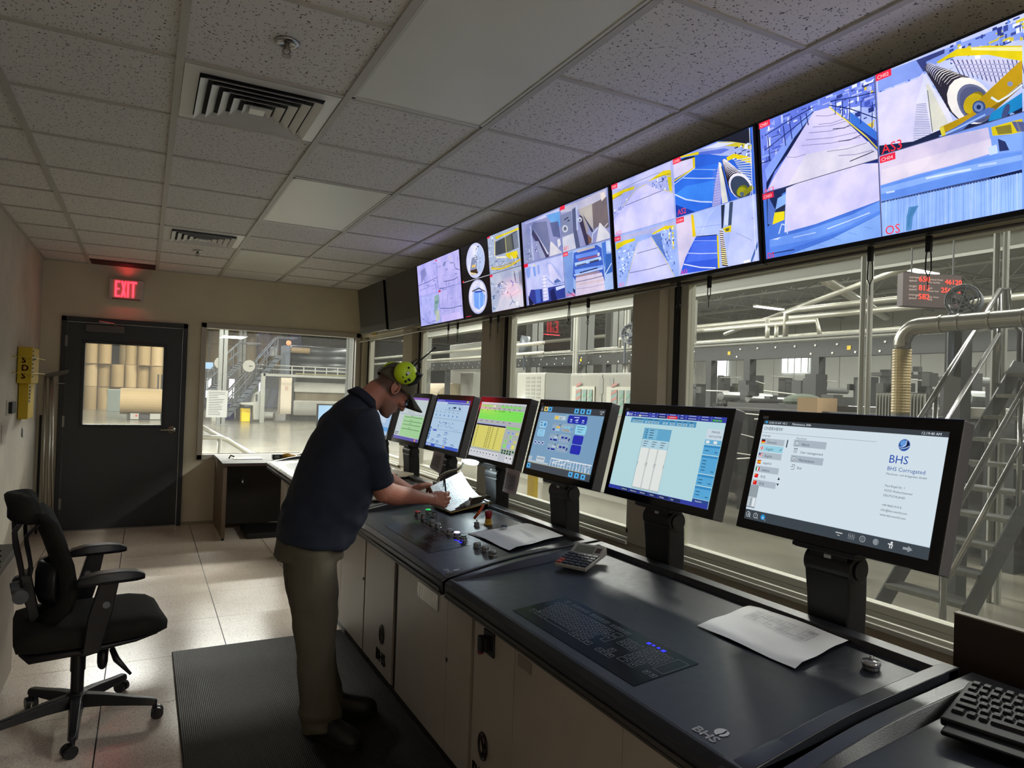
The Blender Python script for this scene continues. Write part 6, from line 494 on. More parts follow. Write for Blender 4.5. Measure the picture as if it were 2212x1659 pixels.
tag(t, 'dark ribbed anti-fatigue mat on the floor along the console front', 'floor mat')
# ------------------------------------------------------------ control console modules
con_m = M('slate_console_laminate', '1b1e24', .38, var=.10, vs=40, bump=.10, bs=500)
rim_m = M('slate_console_rim', '282a2e', .30, bump=.12, bs=400)
edge_m = M('console_edge_profile', '2e2d2a', .4)
pan_m = M('light_grey_powder_coat', 'a59c90', .42, var=.05, vs=10, bump=.06, bs=300)
blk_m = M('matt_black_plastic', '0f0f11', .5); plinth_m = M('plinth_black', '17140f', .5)
keyglass_m = M('keyboard_black_glass', '050506', .2, spec=.1); keyline_m = M('key_outline_print', '8a8e96', .5)
RIM = [(1.00, .842), (1.03, .856), (1.08, .866), (1.14, .878), (1.20, .890), (1.28, .904), (1.35, .914), (1.44, .923), (1.52, .930), (1.60, .938), (1.70, .945)]
def tz(x): return .8535+(x-1.02)*.108
def console(ya, yb, label, seams=(), tray_m=None, low=0):
    """one console module between ya (nearer the camera) and yb"""
    t = thing('console_desk', (1.35, (ya+yb)/2, 0), label, 'control console', 'control console modules along the window')
    prof = [(1.012, .792), (1.002, .80), (1.0, .838), (1.018, tz(1.02)), (1.70, tz(1.70)), (1.70, .80), (1.16, .742)]
    if low: prof = [(x, z-low) for x, z in prof]
    G().prism([(x, ya+.004, z) for x, z in prof], (0, yb-ya-.008, 0)).obj('desktop', tray_m or con_m, t, bevel=.004)
    R = [(x, z-low) for x, z in RIM]
    for y0, y1 in ((ya+.004, ya+.052), (yb-.052, yb-.004)):
        poly = R+[(1.70, .80-low), (1.02, .80-low)]
        # rim slopes down to the tray on its inner side
        inn = 1 if y0 < (ya+yb)/2 else -1
        ringA = [(x, y0 if inn > 0 else y1, z) for x, z in poly]; ringB = [(x, (y1 if inn > 0 else y0)-inn*.012, z) for x, z in poly]; ringC = [(x, (y1 if inn > 0 else y0)+inn*.008, min(z, tz(x)-low-.001)) for x, z in poly]
        G().loft([ringA, ringB, ringC]).obj('side_rim', rim_m, t, bevel=.003)
    G().prism([(1.655, ya+.004, tz(1.655)-.004-low), (1.66, ya+.004, .941-low), (1.70, ya+.004, .945-low), (1.70, ya+.004, .92-low)], (0, yb-ya-.008, 0)).obj('back_rim', rim_m, t, bevel=.002)
    G().box(.996, 1.003, ya+.02, yb-.02, .80-low, .812-low).box(.9985, 1.012, ya+.006, yb-.006, .789-low, .796-low).obj('edge_trim', edge_m, t)
    G().box(1.024, 1.0265, ya+.07, yb-.07, tz(1.024)-low-.001, tz(1.026)-low+.0006).obj('front_seam', blk_m, t)
    # cabinet body and doors
    G().box(1.15, 1.66, ya+.003, yb-.003, .075, .76-low).obj('carcass', M('carcass_dark', '2b2824', .6), t)
    ys = [ya+.003]+[s for s in seams]+[yb-.003]
    for a, b in zip(ys, ys[1:]):
        if b-a < .07: G().box(1.14, 1.15, a, b, .078, .752-low).obj('gap_strip', blk_m, t); continue
        G().box(1.13, 1.15, a+.0015, b-.0015, .078, .752-low).obj('cabinet_door', pan_m, t, bevel=.0015)
    G().box(1.165, 1.60, ya+.003, yb-.003, 0, .075).obj('plinth', plinth_m, t)
    return t
cA = console(.925, 2.362, 'slate grey console nearest the camera, with glass keyboard, paper sheet and calculator on it', (1.447, 2.04))
cB = console(2.38, 3.80, 'slate grey console the man leans on, with rows of round push buttons', (2.62, 3.245, 3.30))
cC = console(3.81, 5.225, 'slate grey console behind the man, left of the writing hands', (4.33,))
cD = console(5.235, 6.55, 'last slate grey console at the far end, seen left of the man', (5.85,), M('console_sheen_top', '6a6966', .22, var=.05))  # paler tray colour paints the whitish reflection on this console
cE = console(-.50, .905, 'slate grey console in the bottom right corner carrying the black keyboard', ())
# printed marks on module A and B: the maker's sign
def bhs(g, org, right, up, h, depth=.0004, bold=0):
    """letters BHS with a swooped disc above the last letters"""
    letters(g, 'BHS', org, right, up, h, depth, bold=bold, widen=1.25)
    O = Vector(org); R = Vector(right).normalized(); U = Vector(up).normalized(); N = R.cross(U); c = O+R*h*1.55+U*h*1.35
    r = h*.52; n = 28
    P = [c+R*r*math.cos(2*PI*k/n)+U*r*math.sin(2*PI*k/n) for k in range(n)]
    # disc with a curved gap
    L1 = [P[k]+N*depth for k in range(6, 22)]; L1 += [c+R*r*(-.15+.5*math.sin(q*PI/8)*.6)+U*r*(-.95+q*.24)+N*depth for q in range(1, 8)]
    g.add(L1, [tuple(range(len(L1)))])
    L2 = [P[k % n]+N*depth for k in range(-5, 6)]; L2 += [c+R*r*(.08+.62*math.sin(q*PI/8)*.6)+U*r*(.95-q*.22)+N*depth for q in range(1, 8)]
    g.add(L2, [tuple(range(len(L2)))])
    return g
silver_ink = M('silver_print', 'b8bac0', .4)
for par, y, x in ((cA, 1.102, 1.040), (cB, 2.482, 1.042)):
    g = G(); bhs(g, (x, y, tz(x)+.0008), (0, -1, 0), (1, 0, .108), .030, .0006, bold=.0010); g.obj('printed_logo', silver_ink, par)
emb = M('embossed_dark_metal', '3a352e', .35, metal=.6)
def door_logo(par, y, z):
    g = G(); n = 28; c = Vector((1.128, y, z+.115)); r = .042
    for rr0 in (r, r*.78): g.tube([c+Vector((0, -rr0*.85*math.cos(2*PI*k/n), rr0*1.15*math.sin(2*PI*k/n))) for k in range(n)], .0035, 6, closed=True)
    g.tube([c+Vector((0, .012, .03)), c+Vector((0, -.006, -.006)), c+Vector((0, -.014, -.034))], .005, 6)
    g.tube([c+Vector((0, -.02, .03)), c+Vector((0, -.014, -.0)), c+Vector((0, .006, -.034))], .004, 6)
    for k, d in enumerate((0, .002)): letters(g, 'BHS', (1.1285-d, y+.085, z-.03), (0, -1, 0), (0, 0, 1), .085, 0, bold=.0012, widen=1.1)
    g.obj('door_emblem', emb, par)
door_logo(cB, 3.47, .16); door_logo(cA, 2.255, .15)
for par, y, z in ((cC, 3.83, .472), (cB, 2.613, .45)):
    G().lathe([(0, 0), (.009, 0), (.009, .003), (.005, .004), (0, .002)], (1.13, y, z), (-1, 0, 0), 14).obj('door_lock', blk_m, par)
# rotary switch, rating plate, taped silver sticker
g = G().box(1.122, 1.13, 2.185, 2.268, .605, .69).prism([(1.122, 2.205, .625), (1.122, 2.25, .625), (1.122, 2.25, .672), (1.122, 2.205, .672)], (-.022, 0, 0)); g.box(1.085, 1.102, 2.214, 2.240, .62, .678); g.obj('rotary_switch', blk_m, cA, bevel=.003)
G().box(1.084, 1.101, 2.219, 2.235, .614, .621).obj('switch_mark', M('switch_red', '7a1616', .5), cA)
G().box(1.1275, 1.13, 1.925, 2.015, .645, .682).obj('rating_plate', M('plate_grey', '8c857c', .4, metal=.4), cA)
st = G(); n = 12
st.box(1.127, 1.1295, 2.72, 2.965, .613, .683); st.obj('silver_label', M('label_foil', '8a857e', .3, metal=.5), cB)
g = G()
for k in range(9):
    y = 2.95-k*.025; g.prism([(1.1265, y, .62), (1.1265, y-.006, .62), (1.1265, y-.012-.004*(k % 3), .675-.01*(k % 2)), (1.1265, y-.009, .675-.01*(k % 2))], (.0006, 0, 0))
g.obj('label_reflections', M('label_reflection_paint', 'd8d2c8', .2, metal=.3), cB)  # pale slivers paint the reflections on the foil label
# ------------------------------------------------------------ glass keyboards
def glass_keyboard(par, x0, x1, y0, y1, full, label=None):
    # y1 is the left end seen by the operator, y0 the right end
    def P(x, y, d=0): return (x, y, tz(x)+.0012+d)
    g = G(); a, b, c, d = P(x0, y0), P(x1, y0), P(x1, y1), P(x0, y1)
    g.loft([[(*v[:2], v[2]-.004) for v in (a, b, c, d)], [a, b, c, d]]); k = g.obj('glass_keyboard', keyglass_m, par)
    W = y1-y0; H = x1-x0; L = G(); kn = [0]
    def key(u, v, w, h):      # u from left, v from the back
        ya_, yb_ = y1-u*W, y1-(u+w)*W; xa, xb = x1-v*H, x1-(v+h)*H; s = .0014; z = .0004
        for (p, q) in (((xa, ya_), (xa-s, yb_)), ((xb+s, ya_), (xb, yb_)), ((xa, ya_), (xb, ya_-s)), ((xa, yb_+s), (xb, yb_))):
            X0, X1 = sorted((p[0], q[0])); Y0, Y1 = sorted((p[1], q[1])); L.add([P(X0, Y0, z), P(X1, Y0, z), P(X1, Y1, z), P(X0, Y1, z)], [(0, 1, 2, 3)])
        if w < .05 and full:
            xm, ym = (xa*.6+xb*.4), (ya_*.62+yb_*.38); L.add([P(xm-.003, ym-.0025, z), P(xm+.003, ym-.0025, z), P(xm+.003, ym+.0012, z), P(xm-.003, ym+.0012, z)], [(0, 1, 2, 3)])
    kw = .030; gp = .0375; kh = .095; gv = .118
    key(.06, .10, kw, .07)
    for grp in range(3):
        for q in range(4): key(.13+grp*.165+q*gp, .10, kw, .07)
    for r, off in enumerate((0, .018, .028, .04)):
        for q in range(13-(r > 1)): key(.05+off+q*gp, .23+r*gv, kw, kh)
    key(.55, .23, .05, kh); key(.56, .35, .04, .2); key(.10, .70, .0001, .0001)
    for q in range(3): key(.05+q*.05, .70, .04, kh)
    key(.20, .70, .20, kh)
    for q in range(4): key(.42+q*.042, .70, .036, kh)
    for r in range(2):
        for q in range(3): key(.635+q*.038, .23+r*gv, .032, kh)
    key(.673, .58, .032, kh)
    for q in range(3): key(.635+q*.038, .70, .032, kh)
    for r in range(5):
        for q in range(3+(r < 3)): key(.765+q*.038, .16+r*gv, .032 if not (r == 4 and q == 0) else .07, kh)
    if full: key(.925, .12, .065, .42); key(.925, .62, .026, .08); key(.965, .62, .026, .08)
    L.obj('key_outlines', keyline_m, k)
    e = M('blue_indicator_light', '000010', .4, emit='1c20ff', es=3.0); g = G()
    for q, (w_, h_) in enumerate(((.020, .02), (.014, .008), (.014, .008), (.020, .02))):
        u = (.72 if full else .80)+q*.032; v = .085
        X0, X1, Y0, Y1 = x1-(v+h_)*H*1.3, x1-v*H, y1-(u+w_)*W, y1-u*W; g.add([P(X0, Y0, .0005), P(X1, Y0, .0005), P(X1, Y1, .0005), P(X0, Y1, .0005)], [(0, 1, 2, 3)])
    g.obj('indicator_lights', e, k)
    return k
glass_keyboard(cA, 1.058, 1.262, 1.318, 1.935, True)
glass_keyboard(cB, 1.085, 1.277, 2.735, 3.355, False)
glass_keyboard(cC, 1.085, 1.277, 4.25, 4.85, False)
glass_keyboard(cD, 1.085, 1.277, 5.65, 6.25, False)
# ------------------------------------------------------------ push buttons on console B
ring_m = M('button_chrome_ring', 'c8c8c8', .18, metal=1)
def push_button(x, y, cap, h=.020, lit=None):
    z = tz(x); o = G().lathe([(0, 0), (.018, 0), (.018, .004), (.0158, .005), (.0158, h-.003), (.015, h-.001), (0, h-.001)], (x, y, z), (0, 0, 1), 20).obj('push_button', ring_m, cB, smooth=False)
    G().lathe([(0, h-.003), (.0135, h-.003), (.0135, h+.002), (.012, h+.004), (0, h+.004)], (x, y, z), (0, 0, 1), 20).obj('button_cap', cap, o, smooth=False)
cap_s = M('cap_silver_grey', '8c8c90', .3); cap_d = M('cap_dark_grey', '2c2e30', .4); cap_r = M('cap_red', 'a02430', .35, emit='c02030', es=.15); cap_g = M('cap_green', '20b050', .35, emit='30e070', es=.6); cap_w = M('cap_lit_white', 'd8c8f0', .3, emit='f0e0ff', es=1.4); cap_dg = M('cap_dark_green', '1c4434', .4); cap_b = M('cap_blue', '16305c', .35)
def zfix(x, y):      # keep the button under the same line of sight at the tray height
    k = (CAMZ-(tz(x*.985)+.022))/(CAMZ-.9); return x*k, y*k
for (x, y, c) in ((1.307, 3.481, cap_r), (1.303, 3.382, cap_d), (1.387, 3.532, cap_g), (1.386, 3.442, cap_d), (1.290, 3.225, cap_s), (1.285, 3.138, cap_s), (1.284, 2.985, cap_s), (1.29, 2.916, cap_w), (1.285, 2.832, cap_dg), (1.288, 2.692, cap_s), (1.289, 2.616, cap_s), (1.283, 2.531, cap_s), (1.591, 3.027, cap_b)):
    push_button(*zfix(x, y), c)
# key switch, its key and orange tag
x, y = zfix(1.498, 3.146); z = tz(x)
ks = G().lathe([(0, 0), (.0145, 0), (.0145, .004), (.0125, .005), (.0125, .018), (0, .018)], (x, y, z), n=20).obj('key_switch', ring_m, cB)
G().lathe([(0, .018), (.0115, .018), (.0115, .021), (0, .021)], (x, y, z), n=20).box(x-.0012, x+.0012, y-.005, y+.005, z+.021, z+.032).obj('key_slot', M('key_steel', '9a9a9a', .3, metal=1), ks)
# emergency stop
x, y = 1.50, 3.02; z = tz(x)
es_ = G().lathe([(0, 0), (.022, 0), (.022, .004), (.0155, .006), (.0155, .013), (.017, .014), (.017, .019), (.0155, .020), (.0155, .028), (0, .028)], (x, y, z), n=24).obj('emergency_stop', M('stop_yellow', 'b89030', .35), cB)
G().lathe([(0, .028), (.013, .028), (.0145, .034), (.0165, .045), (.0185, .054), (.0185, .062), (.016, .066), (0, .067)], (x, y, z), n=24).obj('mushroom_head', M('stop_red', '8a1c22', .35), es_, smooth=True)
tagm = M('orange_tag', 'c85418', .4)
t = thing('key_tag', (1.52, 3.10, .93), 'orange key tag and keys hanging from the clipboard clip beside the red stop button', 'key tag')
a = Vector((1.475, 3.13, tz(1.475)+.012)); b = Vector((1.525, 3.13, tz(1.5)+.075)); G().tube([a, (a+b)/2+Vector((.003, 0, .0)), b], [.007, .008, .006], 8).obj('tag_body', tagm, t, smooth=True)
G().tube([b+Vector((.012*math.cos(k), .004, .012+.012*math.sin(k))) for k in [i*2*PI/14 for i in range(14)]], .0015, 6, closed=True).tube([b+Vector((.0, .004, .024)), b+Vector((.03, .01, .01)), b+Vector((.034, .01, -.012))], .004, 6).obj('key_ring', ring_m, t)
# ------------------------------------------------------------ clipboard with papers, pen is held by the man
brd = M('brown_hardboard', '5a4228', .5); met = M('clip_dark_metal', '3c362e', .28, metal=.8)
P1, P2, P3 = Vector((1.435, 3.33, .912)), Vector((1.69, 3.36, .952)), Vector((1.43, 3.61, .912)); P4 = P2+(P3-P1)
t = thing('clipboard', (1.55, 3.45, .91), 'brown clipboard with a big dark spring clip lying under the curled paper', 'clipboard')
G().loft([[p-Vector((0, 0, .004)) for p in (P1, P2, P4, P3)], [P1, P2, P4, P3]]).obj('board', brd, t)
G().tube([P1+(P3-P1)*.0+Vector((0, .001, .001)), P3+Vector((0, 0, .001))], .0022, 6).tube([P1+Vector((0, 0, .001)), P2+Vector((0, 0, .001))], .0018, 6).obj('yellow_edge', M('faded_yellow', 'b89a3c', .5), t)
e1 = (P2-P1).normalized(); cm = P1+(P2-P1)*.60+Vector((0, .022, .012)); sd = Vector((0, 1, 0))
G().prism([cm-e1*.085-sd*.016, cm-e1*.03-sd*.02, cm-e1*.03+Vector((0, 0, .02)), cm-e1*.085+Vector((0, 0, .004))], sd*.03).prism([cm-e1*.04-sd*.018+Vector((0, 0, .0)), cm+e1*.045-sd*.018, cm+e1*.045-sd*.01+Vector((0, 0, .03)), cm-e1*.02-sd*.01+Vector((0, 0, .034))], sd*.04).tube([cm+e1*.045+Vector((0, 0, .018)), cm+e1*.075+Vector((0, 0, .022)), cm+e1*.10+Vector((0, 0, .012))], [.012, .010, .006], 8).tube([cm-e1*.12+Vector((0, .0, -.004)), cm-e1*.06+Vector((0, 0, .002))], [.004, .012], 8).obj('spring_clip', met, t, bevel=.002)
# paper: starts under the clip and rises away to the man's left hand
paper_m = M('white_paper', 'e8eaea', .7); ink = M('pencil_ink', '50586a', .7)
T0, T1 = Vector((1.50, 3.35, .928)), Vector((1.68, 3.37, .953)); U0, U1 = Vector((1.425, 3.61, 1.010)), Vector((1.612, 3.61, 1.088))
L0, L1 = Vector((1.44, 3.345, .9155)), Vector((1.685, 3.375, .955))
def pap(u, v):      # u across, v from clip to free end
    a = L0.lerp(L1, u); b = U0.lerp(U1, u); p = a.lerp(b, v); p.z = a.z+(b.z-a.z)*(v**2.1)+.002; return p
g = G(); n = 14; vs = []
for i in range(n+1):
    for j in range(n+1): vs.append(pap(j/n, i/n))
fs = [(i*(n+1)+j, i*(n+1)+j+1, (i+1)*(n+1)+j+1, (i+1)*(n+1)+j) for i in range(n) for j in range(n)]
g.add(vs, fs); g.add([v-Vector((0, 0, .0006)) for v in vs], [f[::-1] for f in fs])
t = thing('log_sheet', (1.55, 3.45, .916), 'handwritten log sheet curling up under the small task lamp', 'paper'); g.obj('sheet', paper_m, t, smooth=True)
g = G(); rr_ = random.Random(5)
def mark(u0, v0, u1, v1):
    P = [pap(u0, v0), pap(u1, v0), pap(u1, v1), pap(u0, v1)]; g.add([p+Vector((-.0002, -.0008, .0009)) for p in P], [(0, 1, 2, 3)])
for k in range(22):
    v = .30+k*.03
    for q in range(14):
        u = .12+q*.055
        if rr_.random() < (.8 if q < 9 else .45): mark(u, v, u+.02+rr_.random()*.022, v+.005+rr_.random()*.005)
for q in range(9): mark(.10+q*.09, .30, .103+q*.09, .92)
for k in range(9): mark(.10, .30+k*.075, .82, .3025+k*.075)
g.obj('handwriting', ink, t)
# ------------------------------------------------------------ loose papers
def flat_paper(name, pts, label, prt=None, dz=0):
    t = thing(name, (pts[0][0], pts[0][1], tz(pts[0][0])), label, 'paper', 'loose paper sheets on the consoles')
    P = [Vector((x, y, tz(x)+.002+dz)) for x, y in pts]; g = G(); n = 8; rr = random.Random(len(label)); vs = []
    for i in range(n+1):
        for j in range(n+1):
            a = P[0].lerp(P[1], i/n); b = P[3].lerp(P[2], i/n); p = a.lerp(b, j/n); e = max(abs(i/n-.5), abs(j/n-.5)); p.z += .0035*math.sin(i*.7+j*.5)**2+(.006*(e-.35)/.15 if e > .35 and (i+j) > n else 0); vs.append(p)
    fs = [(i*(n+1)+j, i*(n+1)+j+1, (i+1)*(n+1)+j+1, (i+1)*(n+1)+j) for i in range(n) for j in range(n)]
    g.add(vs, fs); g.add([v-Vector((0, 0, .0005)) for v in vs], [f[::-1] for f in fs]); g.obj('sheet', paper_m, t, smooth=True)
    return t, P
def fx(x, y, z0):
    k = 1
    for _ in range(4): k = (CAMZ-tz(x*k))/(CAMZ-z0)
    return x*k, y*k
ptsA = [fx(*p, .92) for p in ((1.372, 1.443), (1.742, 1.551), (1.741, 1.197), (1.371, 1.116))]
ptsA[1] = (1.652, ptsA[1][1]-.015); ptsA[2] = (1.65, ptsA[2][1])
t, P = flat_paper('printed_sheet', ptsA, 'white sheet with a small printed table lying on the nearest console', dz=.002)
g = G()
def pq(a, b): return P[0].lerp(P[1], a).lerp(P[3].lerp(P[2], a), b)+Vector((0, 0, .0075))
def mk(a0, b0, a1, b1): g.add([pq(a0, b0), pq(a1, b0), pq(a1, b1), pq(a0, b1)], [(0, 1, 2, 3)])
for k in range(9): mk(.60+k*.035, .16, .603+k*.035, .80)
for k in range(7): mk(.60, .16+k*.106, .88, .1635+k*.106)
for k in range(8):
    for q in range(6):
        if rr_.random() < .6: mk(.61+k*.035, .18+q*.106, .618+k*.035, .23+q*.106+rr_.random()*.03)
g.obj('printed_table', M('printer_ink', '5c5c68', .7), t)
ptsB = [fx(*p, .91) for p in ((1.314, 2.803), (1.739, 3.052), (1.699, 2.621), (1.314, 2.447))]
ptsB[1] = (1.635, ptsB[1][1]-.09); ptsB[2] = (1.64, ptsB[2][1]-.01)
flat_paper('blank_sheet', ptsB, 'large blank sheet lying on top of another beside the buttons', dz=.004)
flat_paper('blank_sheet', [(ptsB[0][0]-.012, ptsB[0][1]+.03), (ptsB[1][0]-.08, ptsB[1][1]+.0), (ptsB[2][0]-.1, ptsB[2][1]+.02), (ptsB[3][0]+.02, ptsB[3][1]+.02)], 'lower blank sheet peeking out under the top one beside the buttons', dz=.0005)
for k, (x, y, r) in enumerate(((1.20, 4.05, .2), (1.33, 3.98, -.3))):
    R = Matrix.Rotation(r, 3, 'Z'); tag(G().obox((x, y, tz(x)+.006), (.22, .10, .008), R).obj('notepad', [M('pad_paper', 'c8bca4', .6)], bevel=.002), ('pale notepad on the console just behind the man\'s waist', 'second pale notepad lying nearer his forearm')[k], 'notepad', 'notepads behind the man')
tag(G().obox((1.60, 4.75, tz(1.6)+.03), (.14, .26, .02), Matrix.Rotation(.3, 3, 'Z')).obox((1.60, 4.80, tz(1.6)+.015), (.16, .28, .012), Matrix.Rotation(-.1, 3, 'Z')).obj('paper_stack', [M('pad_paper', 'c8bca4', .6)]), 'dim stack of papers at the back of the console behind the man', 'papers')
# ------------------------------------------------------------ calculator
t = thing('calculator', (1.50, 2.19, tz(1.5)), 'grey desk calculator with dark keys and a tilted display on the near console rim', 'calculator')
ca = Matrix.Rotation(math.radians(-62), 3, 'Z') @ Matrix.Rotation(math.radians(10), 3, 'X'); cc = Vector((1.485, 2.19, tz(1.49)+.028)); body = M('calculator_grey', '8e8b84', .45)
def cl(x, y, z): return cc+ca @ Vector((x, y, z))*.93
G().loft([[cl(x*.072, y, z) for x, z in ((-1, -.012), (1, -.012), (1, .002), (-1, .002))] for y in (-.095, .035)]).loft([[cl(x*.072, y, z) for x, z in ((-1, -.012), (1, -.012), (1, .002+h), (-1, .002+h))] for y, h in ((.033, 0), (.095, .022))]).obj('body', body, t, bevel=.003)
d0 = [cl(-.055, .042, .0058), cl(.030, .042, .0058), cl(.030, .082, .0200), cl(-.055, .082, .0200)]; G().add(d0, [(0, 1, 2, 3)]).obj('display', M('calc_lcd', '5c6058', .2), t)
G().add([cl(.036, .05, .0088), cl(.060, .05, .0088), cl(.060, .078, .0188), cl(.036, .078, .0188)], [(0, 1, 2, 3)]).obj('solar_cell', M('solar_dark', '3c3430', .2), t)
kd = M('calc_key_dark', '222224', .4); kr = M('calc_key_red', 'a83c28', .4)
for r in range(5):
    for q in range(5):
        c = cl(-.056+q*.028, .020-r*.0245, .005); G().obox(c, (.021, .017, .006), ca).obj('calculator_key', kr if (q == 0 and r > 2) else kd, t, bevel=.0015, seg=1)
# ------------------------------------------------------------ clear puck, black keyboard, brown board
x, y = 1.572, 1.062; z = tz(x)
t = thing('glass_knob', (x, y, z), 'small clear round paperweight near the right end of the nearest console', 'paperweight')
G().lathe([(0, 0), (.019, 0), (.020, .004), (.020, .008)], (x, y, z), n=24).obj('base', M('puck_grey', '6c6c6c', .2, metal=.5), t); G().lathe([(0, .009), (.021, .009), (.022, .014), (.020, .020), (0, .022)], (x, y, z), n=24).ball((x, y, z+.026), .006, 10, 8).obj('top', M('puck_clear_grey', '9a9a9c', .12, metal=.6), t, smooth=True)
kb = thing('keyboard', (1.42, .62, .92), 'black computer keyboard on the bottom right console', 'keyboard'); ka = Matrix.Rotation(math.radians(-76), 3, 'Z') @ Matrix.Rotation(math.radians(7), 3, 'X')
kc = Vector((1.565, .615, tz(1.56)+.026))
def kp(x, y, z): return kc+ka @ Vector((x, y, z))
kbm = M('keyboard_black', '0c0c0e', .5, spec=.25); G().obox(kp(0, 0, 0), (.45, .19, .018), ka).obox(kp(0, -.105, -.005), (.43, .05, .010), ka).obj('body', kbm, kb, bevel=.007)
leg_ink = M('key_legend_grey', '8c8c90', .6)
rows_ = ('`1234567890-=', 'QWERTYUIOP[]', 'ASDFGHJKL;', 'ZXCVBNM,./'); first = ('ESC', '', 'TAB', 'CAPS', 'SHIFT', 'CTRL')
for r in range(6):
    y = .078-r*.0275; x = -.215; q = 0; n = 0
    while x < .20 and n < 16:
        w_ = .0175 if not (r >= 2 and q == 0) else (.026, .031, .040, .024)[r-2]
        if r == 5 and q == 3: w_ = .115
        G().loft([[kp(x+a*(w_-.002)+(.0008 if a else .0), y+b*.018, .009) for a, b in ((0, 0), (1, 0), (1, 1), (0, 1))], [kp(x+.002+a*(w_-.006), y+.002+b*.013, .0145) for a, b in ((0, 0), (1, 0), (1, 1), (0, 1))]]).obj('key', kbm, kb)
        x += w_+.0025; q += 1; n += 1
g = G()
for r in range(6):
    y = .078-r*.0275; x = -.215
    s_ = first[r] if r else 'ESC'
    if s_: letters(g, s_, kp(x+.003, y+.006, .0150), ka @ Vector((1, 0, 0)), ka @ Vector((0, 1, 0)), .0065, .0001)
    if 1 <= r <= 4:
        x += (.020, .0285, .0335, .0425)[r-1]
        for ch in rows_[r-1]: letters(g, ch, kp(x+.004, y+.006, .0150), ka @ Vector((1, 0, 0)), ka @ Vector((0, 1, 0)), .0075, .0001); x += .020
g.obj('key_legends', leg_ink, kb)
t = thing('desk_screen', (1.79, .2, .6), 'dark brown wooden board standing behind the bottom right console', 'board')
G().box(1.775, 1.797, -.50, .985, .45, 1.045).obj('panel', M('dark_walnut_panel', '2c2016', .5, var=.15, vs=3), t); G().box(1.774, 1.798, -.50, .986, 1.045, 1.0485).obj('top_edge', M('pale_edge_band', '8a8476', .5), t)
# ------------------------------------------------------------ console monitors
XT_, XB_, ZT_, ZB_ = 1.779, 1.687, 1.522, 1.148           # front face: top and bottom edge
up_ = Vector((XT_-XB_, 0, ZT_-ZB_)).normalized(); fn_ = Vector((-up_.z, 0, up_.x))   # face normal, towards the room
hous = M('monitor_grey_housing', '5a595c', .45, metal=.2); glassf = M('monitor_black_glass', '050506', .10, spec=.6)
pic_m = screen_mat('monitor_picture', .85, .12); stand_m = M('stand_black', '16171a', .42, bump=.05, bs=300)
def monitor(key, yl, yr, label, z0=None, leftpad=.028):
    ya, yb = yr-.030, yl+leftpad; yc = (ya+yb)/2
    t = thing('monitor', (1.75, yc, .90), label, 'monitor', 'touch monitors on the console')
    def F(y, k, d): return Vector((XB_, y, ZB_))+up_*k-fn_*d
    H_ = (Vector((XT_, 0, ZT_))-Vector((XB_, 0, ZB_))).length
    G().loft([[F(ya, 0, .002), F(yb, 0, .002), F(yb, H_, .002), F(ya, H_, .002)], [F(ya, 0, .05), F(yb, 0, .05), F(yb, H_, .05), F(ya, H_, .05)]]).obj('housing', hous, t, bevel=.004)
    G().loft([[F(ya, 0, 0), F(yb, 0, 0), F(yb, H_, 0), F(ya, H_, 0)], [F(ya, 0, .003), F(yb, 0, .003), F(yb, H_, .003), F(ya, H_, .003)]]).obj('front_glass', glassf, t, bevel=.0015, seg=1)
    G().loft([[F(ya+.05, .03, .05), F(yb-.05, .03, .05), F(yb-.05, H_-.05, .05), F(ya+.05, H_-.05, .05)], [F(ya+.09, .06, .075), F(yb-.09, .06, .075), F(yb-.09, H_-.09, .075), F(ya+.09, H_-.09, .075)]]).obj('rear_cover', hous, t)
    def Q(y, z): x = 1.694+(z-1.177)/(1.489-1.177)*.078; return Vector((x, y, z))
    screen(key, t, Q(yl, 1.489)+fn_*.001, Q(yr, 1.489)+fn_*.001, Q(yl, 1.177)+fn_*.001, pic_m)
    g = G(); a = F(yb-.022, H_-.020, -.0006); g.loft([[a, a-Vector((0, .022, 0)), a-Vector((0, .022, 0))-up_*.010, a-up_*.010]]+[[q+fn_*.0004 for q in (a, a-Vector((0, .022, 0)), a-Vector((0, .022, 0))-up_*.010, a-up_*.010)]])
    g.obj('corner_badge', M('badge_silver', '8a8a90', .3, metal=.4), t)
    # stand: mounting rail, hinge and column behind the console edge
    st = G().loft([[(1.715, yc-.062, .83), (1.80, yc-.062, .83), (1.80, yc+.062, .83), (1.715, yc+.062, .83)], [(1.712, yc-.070, 1.0), (1.792, yc-.070, 1.0), (1.792, yc+.070, 1.0), (1.712, yc+.070, 1.0)], [(1.705, yc-.074, 1.08), (1.785, yc-.074, 1.08), (1.785, yc+.074, 1.08), (1.705, yc+.074, 1.08)]])
    st.obj('stand_column', stand_m, t, bevel=.010)
    G().cyl((1.744, yc-.076, 1.095), (1.744, yc+.076, 1.095), .040, n=28).box(1.71, 1.78, yc-.06, yc+.06, 1.10, 1.148).obj('hinge_barrel', stand_m, t, bevel=.004)
    G().cyl((1.744, yc-.078, 1.095), (1.744, yc-.082, 1.095), .027, n=24).obj('hinge_cap', blk_m, t)
    G().box(1.690, 1.80, yc-.095, yc+.095, 1.132, 1.150).box(1.685, 1.695, yc-.10, yc+.10, 1.135, 1.147).obj('mounting_plate', stand_m, t, bevel=.002)
    G().box(1.708, 1.7105, yc-.012, yc+.010, 1.116, 1.126).obj('stand_label', M('label_white', 'c8c8c8', .5), t)
    return t
monitor('mon1', 1.587, 1.005, 'large touch monitor nearest the camera showing the white OVERVIEW page')
monitor('mon2', 2.310, 1.748, 'touch monitor with a pale cyan page, blue header and a white panel drawing')
monitor('mon3', 3.004, 2.455, 'touch monitor with a grey blue machine page and dark blue buttons')
monitor('mon4', 3.700, 3.158, 'touch monitor with a yellow and green table above the task lamp')
